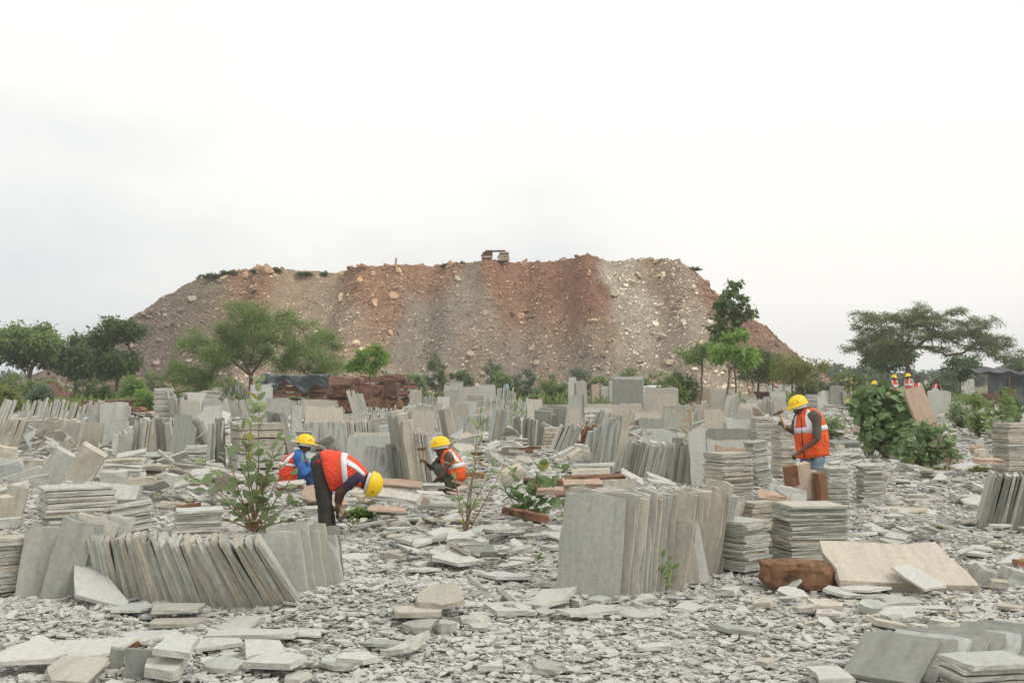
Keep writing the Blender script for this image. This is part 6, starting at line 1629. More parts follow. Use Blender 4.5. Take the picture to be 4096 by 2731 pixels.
# ---- more broken pieces, thrown down where the photograph is littered with them
def box_of(reg, x0, y0, x1, y1): return (reg, x0, y0, x1, y1)
LITTER = [  # crop, box, how many, size in metres, tilt, materials, where it lies
    ('c', 300, 280, 1480, 470, 50, (0.18, 0.50), 7, [GREY, PALE, GREY, EDGE], 'in front of the squatting worker'),
    ('c', 330, 440, 1340, 690, 30, (0.15, 0.45), 10, [GREY, PALE], 'in the broken heap at centre'),
    ('P', 700, 950, 2300, 1150, 22, (0.18, 0.45), 8, [GREY, PALE, EDGE], 'between weed and thin stems'),
    ('c', 880, 740, 2350, 1010, 20, (0.12, 0.30), 8, [GREY, PALE], 'before the tall upright group'),
    ('r', 300, 780, 2340, 1080, 26, (0.10, 0.28), 8, [GREY, PALE, EDGE], 'in the gravel before the beige slab'),
    ('l', 300, 930, 2330, 1300, 18, (0.10, 0.24), 8, [PALE, GREY], 'in the gravel before the long row'),
    ('r', 1210, 230, 2340, 560, 26, (0.14, 0.40), 9, [PALE, PALE, GREY], 'around the plate pile'),
    ('R', 1190, 900, 2030, 1180, 30, (0.16, 0.45), 10, [PALE, GREY, EDGE], 'on the right slope'),
    ('R', 690, 380, 1500, 640, 40, (0.25, 0.6), 12, [GREY, DGREY, PALE], 'under the broad leaf bush'),
    ('R', 1780, 500, 2170, 740, 20, (0.25, 0.7), 16, [DGREY, GREY], 'in the dark slab heap behind the bush'),
    ('L', 900, 760, 1900, 1180, 70, (0.25, 0.80), 16, [GREY, PALE, EDGE, GREY], 'among the rubble left of the plant'),
    ('L', 150, 640, 660, 760, 10, (0.3, 0.7), 14, [PALE, GREY], 'behind the great blocks'),
    ('C', 1760, 600, 2340, 900, 34, (0.25, 0.7), 12, [GREY, PALE, EDGE], 'behind the squatting worker'),
    ('P', 1950, 600, 2350, 900, 10, (0.25, 0.5), 14, [BROWN, EDGE, GREY], 'right of the squatting worker'),
    ('P', 480, 700, 1150, 950, 18, (0.2, 0.45), 9, [BROWN, EDGE, GREY], 'around the bent worker\'s hands'),
    ('M', 0, 700, 760, 900, 22, (0.2, 0.5), 10, [GREY, PALE, EDGE], 'beyond the round leaved plant'),
    ('M', 330, 180, 960, 420, 16, (0.3, 0.8), 12, [GREY, REDST, PALE], 'beside the earth track'),
    ('R', 1500, 250, 2340, 520, 40, (0.35, 0.9), 14, [PALE, GREY, BEIGE], 'among the right hand shrubs'),
    ('R', 560, 300, 900, 440, 12, (0.35, 0.8), 10, [PALE, GREY], 'behind the standing worker'),
    ('L', 1060, 320, 1380, 450, 10, (0.4, 0.8), 10, [GREY, PALE], 'at the tall lone stack\'s foot'),
    ('L', 600, 250, 1320, 380, 12, (0.5, 1.2), 8, [RUST, REDST, BROWN], 'among the far red stones'),
    ('L', 0, 650, 1900, 730, 34, (0.35, 0.85), 24, [GREY, PALE, EDGE], 'at the feet of the left rows'),
    ('C', 380, 640, 2300, 770, 34, (0.3, 0.75), 22, [GREY, PALE, EDGE], 'at the feet of the centre rows'),
    ('M', 0, 560, 1700, 720, 34, (0.3, 0.8), 22, [GREY, PALE, EDGE], 'at the feet of the right rows'),
    ('L', 700, 400, 2300, 480, 26, (0.5, 1.1), 22, [GREY, PALE], 'between the far left rows'),
    ('C', 0, 380, 2352, 480, 34, (0.5, 1.1), 22, [GREY, PALE, EDGE], 'between the far centre rows'),
    ('M', 300, 400, 2300, 520, 34, (0.5, 1.1), 22, [GREY, PALE, EDGE], 'between the far right rows'),
    ('M', 180, 860, 900, 1090, 14, (0.2, 0.45), 8, [BROWN, RUST, EDGE], 'in the terracotta heap'),
]
HEAP = {'in the broken heap at centre': 0.16, 'among the rubble left of the plant': 0.28, 'behind the great blocks': 0.3, 'around the plate pile': 0.14, 'on the right slope': 0.2, 'in the dark slab heap behind the bush': 0.5, 'under the broad leaf bush': 0.25, 'behind the squatting worker': 0.2, 'at the feet of the left rows': 0.3, 'at the feet of the centre rows': 0.3, 'at the feet of the right rows': 0.3, 'in front of the squatting worker': 0.1, 'right of the squatting worker': 0.15, 'among the right hand shrubs': 0.5, 'behind the standing worker': 0.4, 'in the terracotta heap': 0.12}
_tone = {GREY.name: 'grey', PALE.name: 'pale', EDGE.name: 'warm grey', DGREY.name: 'dark grey', BEIGE.name: 'beige', BROWN.name: 'pinkish', RUST.name: 'rusty', REDST.name: 'red', DARKBR.name: 'dark red'}
for (reg, x0, y0, x1, y1, n, sz, tl, mats, where) in LITTER:
    done = []
    heap = HEAP.get(where, 0.03)
    for i in range(n):
        x, y = RNG.uniform(x0, x1), y0 + (y1 - y0) * RNG.random() ** 0.8
        P = gp(reg, x, y)
        s = sz[0] + (sz[1] - sz[0]) * RNG.random() ** 1.8
        k = int(RNG.integers(3, 7))
        an = (np.arange(k) + RNG.uniform(-0.3, 0.3, k)) * 2 * math.pi / k
        asp = RNG.uniform(0.35, 0.9)
        pl = np.stack([np.cos(an), np.sin(an) * asp], -1) * (s / 2 * RNG.uniform(0.75, 1.1, k))[:, None]
        t = RNG.uniform(0.012, 0.032)
        V, Fc = poly_slab(pl, t, 0.008)
        rx, ry = R(RNG.normal(0, tl)), R(RNG.normal(0, tl))
        M = Matrix.Translation((P.x, P.y, gh(P.x, P.y) + t / 2 + 0.02 + heap * RNG.random() ** 1.5 + abs(math.sin(rx)) * s * asp * 0.4 + abs(math.sin(ry)) * s * 0.4)) @ Matrix.Rotation(rx, 4, 'X') @ Matrix.Rotation(ry, 4, 'Y') @ Matrix.Rotation(RNG.uniform(0, 6.28), 4, 'Z')
        mt = pick(mats)
        shape = {3: 'three-cornered', 4: 'four-cornered', 5: 'five-cornered', 6: 'many-cornered'}[k]
        form = 'narrow' if asp < 0.5 else 'broad' if asp > 0.72 else 'flat'
        done.append([P.x / P.y, f'{_tone[mt.name]} {form} {shape} piece', V, Fc, M, mt])
    done.sort(key=lambda q: q[0])
    seen = {}
    for q in done: seen[q[1]] = seen.get(q[1], 0) + 1
    cnt = {}
    for q in done:
        i = cnt.get(q[1], 0); cnt[q[1]] = i + 1
        lb = f'{q[1]} {where}' if seen[q[1]] == 1 else f'{q[1]} {where}, {ordinal(i)} from left'
        add('stone_offcut', q[2], q[3], q[4], q[5], lb, 'broken pieces ' + where, 'offcut')

# ---- which ones the camera sees best: those become things, the rest of a kind one mass
def emit():
    allv, allp, own = [], [], []
    base = 0
    for i, r in enumerate(RECS):
        M = np.array(r['M'])
        r['W'] = r['V'] @ M[:3, :3].T + M[:3, 3]
        allv.extend(map(tuple, r['W']))
        for f in r['F']:
            allp.append(tuple(base + k for k in f)); own.append(i)
        base += len(r['V'])
    bvh = BVHTree.FromPolygons(allv, allp)
    eye = Vector((0, 0, CAMZ))
    for i, r in enumerate(RECS):
        W = r['W']
        score = 0.0
        for f in r['F']:
            q = W[list(f)]
            c = q.mean(0)
            a = q[1] - q[0]
            # screen area of the face
            sx, sy = CX + q[:, 0] / q[:, 1] * F, HY - (q[:, 2] - CAMZ) / q[:, 1] * F
            area = abs(np.dot(sx, np.roll(sy, 1)) - np.dot(sy, np.roll(sx, 1))) / 2
            if not (0 < sx.mean() < 4096 and sy.mean() < 2731) or area < 4: continue
            k = 0
            pts_ = [c] if len(f) == 4 else [c] + [c * 0.35 + p * 0.65 for p in q[::3]]
            for p in pts_:
                d = Vector(p) - eye
                hit = bvh.ray_cast(eye, d.normalized(), d.length + 1)
                if hit[2] is not None and (own[hit[2]] == i): k += 1
            score += area * k / len(pts_)
        r['score'] = score
    seen_labels = {}
    for kind in ('leaning_slab', 'stacked_slab', 'stone_offcut', 'stone_block'):
        rs = sorted([r for r in RECS if r['kind'] == kind], key=lambda r: -r['score'])
        keep, rest = [r for r in rs[:298] if r['score'] > 12], []
        kk = set(map(id, keep))
        rest = [r for r in rs if id(r) not in kk]
        print('KIND', kind, len(rs), 'kept', len(keep))
        for r in keep:
            me = mesh(kind, r['V'], r['F'])
            o = link(kind, me, r['mat'])
            o.matrix_world = r['M']
            lb = r['label']
            if lb in seen_labels: print('DUP LABEL', lb)
            seen_labels[lb] = 1
            if len(lb.split()) > 16: print('LONG', lb)
            tag(o, lb, r['cat'], r['group'], 'thing')
        if rest:
            mats = []
            V, Fc, Mi = [], [], []
            b = 0
            for r in rest:
                if r['mat'] not in mats: mats.append(r['mat'])
                V.extend(map(tuple, r['W'])); Fc.extend([tuple(b + k for k in f) for f in r['F']]); Mi.extend([mats.index(r['mat'])] * len(r['F']))
                b += len(r['V'])
            me = mesh(kind + '_rubble', V, Fc)
            for m in mats: me.materials.append(m)
            me.polygons.foreach_set('material_index', Mi)
            tag(link(kind + '_rubble', me), {'leaning_slab': 'the many further slabs leaning in rows across the yard', 'stacked_slab': 'the many further slabs in the flat stacks', 'stone_offcut': 'the many further broken pieces littering the yard', 'stone_block': 'further rough blocks half hidden in the yard'}[kind], 'stone', kind='stuff')
emit()

# ------------------------------------------------------------------ plants
BARK = plain_mat('grey_brown_bark', lin(104, 90, 76), 0.9, 0.25, 14, bump=0.6)
STEM = plain_mat('pale_green_stem', lin(142, 136, 98), 0.7, 0.2, 20)
WOODY = plain_mat('brown_woody_stem', lin(138, 112, 86), 0.8, 0.2, 20)
MILK = leaf_mat('grey_green_round_leaf', [lin(130, 148, 103), lin(148, 164, 121), lin(116, 137, 94), lin(162, 175, 135), lin(137, 155, 107)], 0.22)
MILKD = leaf_mat('deep_green_round_leaf', [lin(107, 132, 83), lin(123, 146, 96), lin(137, 159, 112), lin(98, 121, 76), lin(148, 168, 121)], 0.2)
YELLOW = leaf_mat('yellowing_leaf', [lin(176, 172, 92), lin(160, 160, 84), lin(190, 178, 100)], 0.3)
FEATHER = leaf_mat('feathery_leaf', [lin(121, 141, 78), lin(137, 157, 92), lin(107, 128, 69), lin(150, 168, 107), lin(128, 148, 85)], 0.32)
ACACIA = leaf_mat('acacia_leaf', [lin(112, 126, 80), lin(128, 139, 94), lin(101, 114, 74), lin(139, 148, 105)], 0.25)
DARKL = leaf_mat('dark_leaf', [lin(94, 114, 65), lin(107, 128, 74), lin(85, 105, 60), lin(123, 141, 87)], 0.25)
BRIGHT = leaf_mat('bright_leaf', [lin(126, 157, 74), lin(141, 171, 85), lin(112, 144, 67), lin(155, 180, 98)], 0.3)
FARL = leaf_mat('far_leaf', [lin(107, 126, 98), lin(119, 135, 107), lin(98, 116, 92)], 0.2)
OLIVE = leaf_mat('olive_leaf', [lin(137, 144, 76), lin(121, 132, 69), lin(153, 155, 89)], 0.3)

def leaf_mesh(name, shape='round'):
    """a leaf 1 long along +Y from its stalk, folded a little along the midrib, drooping at the tip"""
    prof = {'round': [(0, 0.0), (0.06, 0.20), (0.25, 0.31), (0.5, 0.34), (0.75, 0.27), (0.92, 0.13), (1, 0)],
            'oval': [(0, 0.0), (0.1, 0.10), (0.3, 0.19), (0.55, 0.22), (0.8, 0.14), (0.94, 0.06), (1, 0)],
            'heart': [(0, 0.0), (-0.06, 0.22), (0.15, 0.42), (0.4, 0.44), (0.7, 0.30), (0.9, 0.12), (1, 0)]}[shape]
    V, Fc = [], []
    for t, w in prof:
        z = -0.22 * t * t + 0.06 * t
        V += [(-w, t, z + w * 0.28), (0, max(t, 0), z), (w, t, z + w * 0.28)]
    n = len(prof)
    for i in range(n - 1):
        a = 3 * i
        Fc += [(a, a + 1, a + 4, a + 3), (a + 1, a + 2, a + 5, a + 4)]
    return mesh(name, V, Fc, True)

LEAVES = {s: leaf_mesh('leaf_' + s, s) for s in ('round', 'oval', 'heart')}
_LEAFM = {}
def leaf_data(shape, mat):
    k = (shape, mat.name)
    if k not in _LEAFM:
        me = LEAVES[shape].copy(); me.materials.append(mat); _LEAFM[k] = me
    return _LEAFM[k]

def place_leaf(parent, base, P, d, up, size, shape, mat, rr):
    """P relative to the plant's base; d points from stalk to tip"""
    d = d.normalized()
    x = d.cross(up)
    x = x.normalized() if x.length > 1e-4 else Vector((1, 0, 0))
    z = x.cross(d)
    o = link('leaf', leaf_data(shape, mat), None, parent)
    M = basis(x, d, z, P)
    o.matrix_basis = M @ Matrix.Rotation(rr.uniform(-0.5, 0.5), 4, 'Y') @ Matrix.Scale(size, 4)
    return o

def round_leaf_plant(name, P, stems, label, mat=MILK, leaf=0.10, shape='round', pairs=9, stem_mat=STEM, seed=1, yellow=0.03, start=0.25, cat='shrub', group=None, r0=0.012, maxleaves=290, whorl=2, clump=0.0):
    """stems: list of (dx, dy, height, bend) from the base; leaves in opposite pairs turning round the stem"""
    rr = random.Random(seed)
    root = empty(name, P, label, cat, group)
    n = 0
    made = []
    for (dx, dy, h, bend) in stems:
        end = Vector((dx, dy, h))
        side = Vector((rr.uniform(-1, 1), rr.uniform(-1, 1), 0)) * bend
        path = []
        for i in range(9):
            t = i / 8
            p = Vector((end.x * (clump + (1 - clump) * t ** 1.3), end.y * (clump + (1 - clump) * t ** 1.3), end.z * t)) + side * math.sin(t * math.pi) + Vector((rr.uniform(-1, 1), rr.uniform(-1, 1), 0)) * 0.008
            path.append(p)
        g = Geo(); g.add(*tube(path, [r0 * (1 - 0.7 * i / 8) for i in range(9)], 6))
        link('stem', mesh('stem', g.v, g.f, True), stem_mat, root)
        L = h
        k = max(3, int(pairs * h))
        for j in range(k):
            t = start + (1 - start) * (j + rr.uniform(-0.3, 0.3)) / (k - 1) if k > 1 else 1
            t = min(max(t, 0.02), 1.0)
            f = t * 8; i0 = min(int(f), 7)
            p = path[i0].lerp(path[i0 + 1], f - i0)
            ax = (path[i0 + 1] - path[i0]).normalized()
            tw = j * 1.57 + rr.uniform(-0.4, 0.4)
            for q in range(whorl):
                a = tw + q * 2 * math.pi / whorl
                out = Vector((math.cos(a), math.sin(a), 0))
                d = out * rr.uniform(0.7, 1.0) + ax * rr.uniform(0.2, 1.3) * (1.3 if t > 0.85 else 1)
                s = leaf * rr.uniform(0.7, 1.15) * (0.75 if t > 0.93 else 1.0) * (0.8 if t < 0.25 else 1)
                m = YELLOW if rr.random() < yellow else mat
                lf = place_leaf(root, P, p + out * r0, d, Vector((rr.gauss(0, 0.55), rr.gauss(0, 0.55), 0.75)), s, shape, m, rr)
                n += 1
                made.append(lf)
    if len(made) > maxleaves:            # past the limit the smaller ones join into one mass
        made.sort(key=lambda o: -o.matrix_basis.to_scale()[0])
        g = Geo()
        for o in made[maxleaves:]:
            g.add([o.matrix_basis @ v.co for v in o.data.vertices], [tuple(q.vertices) for q in o.data.polygons])
            bpy.data.objects.remove(o)
        link('foliage', mesh('foliage', g.v, g.f, True), mat, root)['kind'] = 'stuff'
    return root

def base_at(px, Y): return Vector(((px - 1176) / 2700 * Y, Y, 0))
def up_at(py, Y): return CAMZ + (868 - py) / 2700 * Y
def m_(px, Y): return px / 2700 * Y

def at(reg, x, y, Y=None):
    return gp(reg, x, y) if Y is None else pt(reg, x, y, Y)

def pstems(reg, base, tips, Y, bend=0.05, dy=0.15, seed=0):
    """stem ends read off a crop, around a plant standing at base"""
    rr = random.Random(seed)
    out = []
    for (x, y) in tips:
        q = pt(reg, x, y, Y)
        out.append((q.x - base.x, rr.uniform(-dy, dy), q.z - base.z, bend))
    return out

# tall round-leaved plant behind the long row
b = gp('f', 585, 1222)
round_leaf_plant('milkweed_shrub', b, pstems('f', b, [(600, 872), (592, 930), (640, 1000), (560, 985), (650, 1075), (470, 1060), (392, 1075), (515, 1030), (690, 1060), (680, 1150), (560, 1090), (620, 1080), (500, 1110), (360, 1130), (660, 1010), (700, 1190), (610, 1180), (540, 1180), (655, 1200), (440, 1100)], b.y, 0.06, 0.22, 4),
                 'tall straggling shrub with round grey-green leaves behind the long slab row', MILK, 0.135, 'round', 7.0, WOODY, 5, 0.02, 0.30, r0=0.011)
# thin stems at centre
b = gp('f', 1070, 1238)
round_leaf_plant('thin_sapling', b, pstems('f', b, [(1035, 1040), (1110, 990), (1085, 1085), (1135, 1070), (1050, 1150), (1105, 950), (1160, 1060)], b.y, 0.04, 0.1, 6), 'thin pale stems with few leaves on the open rubble at centre', MILK, 0.11, 'oval', 5.0, WOODY, 8, 0.05, 0.45, r0=0.009)
# heart-leaved plant
b = gp('f', 1205, 1205)
round_leaf_plant('milkweed_shrub', b, pstems('f', b, [(1250, 1060), (1290, 1075), (1180, 1085), (1220, 1110), (1150, 1120), (1270, 1130), (1300, 1150), (1190, 1150), (1240, 1165), (1285, 1190)], b.y, 0.04, 0.2, 7), 'low shrub with broad rounded leaves left of the tall upright slabs', MILKD, 0.15, 'heart', 9.0, STEM, 9, 0.02, 0.30, r0=0.009)
# big bush on the right
def broad_bush(P, blobs, n, size, shape, mat, label, seed):
    """a loose broad shrub: stems fanning from the base, large leaves spread over and through rounded masses"""
    rr = random.Random(seed)
    root = empty('milkweed_shrub', P, label, 'shrub')
    made = []
    vol = [a[1][0] * a[1][2] for a in blobs]
    for (c, rad), v in zip(blobs, vol):
        c = Vector(c)
        for _ in range(3):
            tip = c + Vector((rr.uniform(-0.6, 0.6) * rad[0], rr.uniform(-0.6, 0.6) * rad[1], rr.uniform(0.2, 0.8) * rad[2]))
            g = Geo(); g.add(*tube([Vector((tip.x * 0.15, tip.y * 0.15, 0)), tip * 0.5 + Vector((rr.uniform(-0.1, 0.1), 0, 0.05)), tip], [0.018, 0.012, 0.005], 6))
            link('stem', mesh('stem', g.v, g.f, True), WOODY, root)
        for _ in range(int(n * v / sum(vol))):
            q = Vector((rr.gauss(0, 1), rr.gauss(0, 1), rr.gauss(0.15, 0.9))).normalized() * (rr.uniform(0.45, 1.08))
            p = c + Vector((q.x * rad[0], q.y * rad[1], q.z * rad[2]))
            if p.z < 0.04: continue
            out = q.normalized()
            d = out * 0.7 + Vector((rr.gauss(0, 0.7), rr.gauss(0, 0.7), rr.gauss(-0.1, 0.5)))
            up = out * 0.9 + Vector((rr.gauss(0, 0.4), rr.gauss(0, 0.4), 0.6))
            m = YELLOW if rr.random() < 0.02 else (MILK if rr.random() < 0.35 else mat)
            made.append(place_leaf(root, P, p, d, up, size * rr.uniform(0.65, 1.2), shape, m, rr))
    made.sort(key=lambda o: -o.matrix_basis.to_scale()[0])
    if len(made) > 290:
        g = Geo()
        for o in made[290:]:
            g.add([o.matrix_basis @ v.co for v in o.data.vertices], [tuple(k.vertices) for k in o.data.polygons])
            bpy.data.objects.remove(o)
        link('foliage', mesh('foliage', g.v, g.f, True), mat, root)['kind'] = 'stuff'
    return root
b = gp('f', 2035, 1050); Yb = b.y
def fb(x, y, rx, rz, dy=0.0): return ((m_(x - 2035, Yb), dy, up_at(y, Yb)), (m_(rx, Yb), m_(rx, Yb) * 0.8, m_(rz, Yb)))
broad_bush(b, [fb(1985, 930, 40, 38), fb(2030, 915, 42, 34, 0.2), fb(2075, 935, 40, 34), fb(2010, 975, 46, 40, -0.1), fb(2060, 985, 44, 40, -0.1), fb(2015, 1020, 40, 28), fb(2050, 1025, 36, 24)], 640, 0.20, 'heart', MILKD, 'big leafy bush with broad dark green leaves right of the standing worker', 10)
b2 = gp('f', 2130, 1080); Yc2 = b2.y
def fc2(x, y, rx, rz): return ((m_(x - 2130, Yc2), 0, up_at(y, Yc2)), (m_(rx, Yc2), m_(rx, Yc2) * 0.8, m_(rz, Yc2)))
broad_bush(b2, [fc2(2105, 1000, 38, 32), fc2(2150, 1005, 38, 34), fc2(2120, 1045, 46, 30), fc2(2165, 1045, 34, 28), fc2(2085, 1045, 28, 26)], 430, 0.155, 'round', MILKD, 'round leaved bush in front of the tall brown board', 11)
b = gp('f', 2000, 1045)
round_leaf_plant('yellow_flowering_shrub', b, pstems('f', b, [(1905, 850), (1930, 850), (1975, 845), (1945, 880), (1920, 900), (1990, 880), (1890, 920), (1850, 965)], b.y + 0.6, 0.12, 0.3, 3), 'straggling pale stems with yellowing leaves rising above the big bush', MILK, 0.12, 'oval', 3.6, WOODY, 12, 0.4, 0.45, r0=0.014)
b = gp('f', 1515, 1350)
round_leaf_plant('seedling', b, pstems('f', b, [(1505, 1285), (1525, 1282), (1545, 1300), (1497, 1315), (1538, 1325)], b.y, 0.02, 0.08, 3), 'young green seedling at the foot of the upright slabs', BRIGHT, 0.115, 'oval', 16, STEM, 13, 0, 0.2, 'seedling', r0=0.006)
b = gp('f', 1240, 1302)
round_leaf_plant('seedling', b, pstems('f', b, [(1242, 1262), (1235, 1280)], b.y, 0.01, 0.03, 3), 'tiny seedling in the rubble left of the upright slabs', MILK, 0.07, 'oval', 18, STEM, 14, 0, 0.4, 'seedling', r0=0.005)
b = gp('f', 803, 1222)
round_leaf_plant('seedling', b, pstems('f', b, [(800, 1185), (812, 1195)], b.y, 0.01, 0.03, 3), 'tiny seedling beside the bent worker\'s foot', MILK, 0.09, 'oval', 14, STEM, 15, 0, 0.4, 'seedling', r0=0.005)
b = gp('f', 2290, 1015)
round_leaf_plant('milkweed_shrub', b, pstems('f', b, [(2270, 960), (2290, 950), (2310, 965), (2255, 985), (2300, 985)], b.y, 0.05, 0.3, 2), 'small pale shrub before the right edge stack', MILK, 0.16, 'heart', 8, STEM, 16, 0, 0.25, r0=0.010)
b = gp('f', 2335, 975)
round_leaf_plant('milkweed_shrub', b, pstems('f', b, [(2310, 930), (2330, 915), (2350, 930), (2320, 945), (2345, 950)], b.y, 0.05, 0.4, 2), 'broad leaved shrub cut by the right edge', MILKD, 0.24, 'heart', 7, STEM, 17, 0, 0.2, r0=0.010)
b = gp('f', 1180, 985)
round_leaf_plant('milkweed_shrub', b, pstems('f', b, [(1175, 910), (1190, 925), (1165, 940), (1200, 945), (1180, 950)], b.y, 0.06, 0.4, 2), 'leafy shrub in the gap between the centre slab rows', MILK, 0.20, 'oval', 6.5, STEM, 18, 0, 0.2, r0=0.012)
b = gp('f', 1340, 912)
round_leaf_plant('milkweed_shrub', b, pstems('f', b, [(1335, 885), (1350, 890), (1325, 897), (1365, 880)], b.y, 0.1, 0.6, 2), 'small shrub before the far tall slabs', MILK, 0.26, 'oval', 5, STEM, 19, 0, 0.2, r0=0.014)
b = gp('f', 1685, 945)
round_leaf_plant('milkweed_shrub', b, pstems('f', b, [(1675, 915), (1690, 905), (1700, 920), (1665, 925)], b.y, 0.1, 0.5, 2), 'broad leaved shrub by the four pale slabs', MILKD, 0.28, 'heart', 5, STEM, 20, 0, 0.2, r0=0.014)
b = gp('f', 140, 1110)
round_leaf_plant('vine', gp('L', 960, 1010), [(0.25, -0.1, 0.10, 0.03), (-0.28, -0.1, 0.16, 0.03), (0.42, -0.05, 0.05, 0.02), (-0.1, -0.15, 0.14, 0.02), (0.1, -0.1, 0.08, 0.02)], 'small green vine creeping at the great blocks\' foot', MILKD, 0.085, 'heart', 60, STEM, 21, 0, 0.1, 'vine', r0=0.005)

# feathery weed by the bent worker's hands: many small leaflets
def weed(name, P, w, h, n, label, mat, seed, leaf=0.03):
    rr = random.Random(seed)
    root = empty(name, P, label, 'weed')
    g, s = Geo(), Geo()
    for i in range(n):
        a = rr.uniform(0, 6.283); r = math.sqrt(rr.random()) * w / 2
        tip = Vector((math.cos(a) * r, math.sin(a) * r * 0.7, h * (1 - (r / (w / 2)) ** 2 * 0.6) * rr.uniform(0.5, 1.0)))
        base = Vector((tip.x * 0.35, tip.y * 0.35, 0))
        s.add(*tube([base, base.lerp(tip, 0.5) + Vector((0, 0, 0.02)), tip], [0.004, 0.003, 0.002], 4))
        for k in range(7):
            t = 0.35 + 0.65 * k / 6
            p = base.lerp(tip, t)
            for sd in (-1, 1):
                d = Vector((rr.uniform(-1, 1), rr.uniform(-1, 1), rr.uniform(-0.1, 0.6))).normalized()
                x = d.cross(Vector((0, 0, 1))).normalized() * leaf * 0.3
                L = leaf * rr.uniform(0.7, 1.3)
                g.add([p, p + d * L * 0.5 + x, p + d * L - Vector((0, 0, L * 0.2)), p + d * L * 0.5 - x], [(0, 1, 2, 3)])
    link('stem', mesh('stem', s.v, s.f, True), STEM, root)
    link('foliage', mesh('foliage', g.v, g.f), mat, root)
    return root
weed('leafy_weed', gp('P', 1010, 1045), 0.42, 0.16, 150, 'bushy green weed right of the bent worker\'s hands', BRIGHT, 2, 0.045)
weed('leafy_weed', gp('P', 1230, 1020), 0.16, 0.10, 30, 'wispy end of the green weed by the pinkish slab', BRIGHT, 3, 0.04)
weed('leafy_weed', gp('R', 1950, 880), 0.55, 0.16, 60, 'yellowish low weed at the brown board\'s foot', OLIVE, 4, 0.05)
weed('leafy_weed', gp('R', 1580, 890), 0.5, 0.14, 50, 'pale low weed before the broad leaf bush', OLIVE, 5, 0.05)
weed('leafy_weed', gp('r', 1790, 360), 0.14, 0.06, 22, 'tiny weed by the sloping pale board', BRIGHT, 6, 0.03)
weed('leafy_weed', gp('R', 2050, 410), 1.3, 0.35, 90, 'dense low weed under the dark brown slabs', DARKL, 7, 0.10)
weed('leafy_weed', gp('L', 650, 320), 1.6, 0.6, 90, 'low weed before the rusty far beam', DARKL, 8, 0.16)
weed('leafy_weed', gp('L', 1240, 310), 1.6, 0.6, 90, 'low weed left of the tall lone stack', BRIGHT, 9, 0.16)

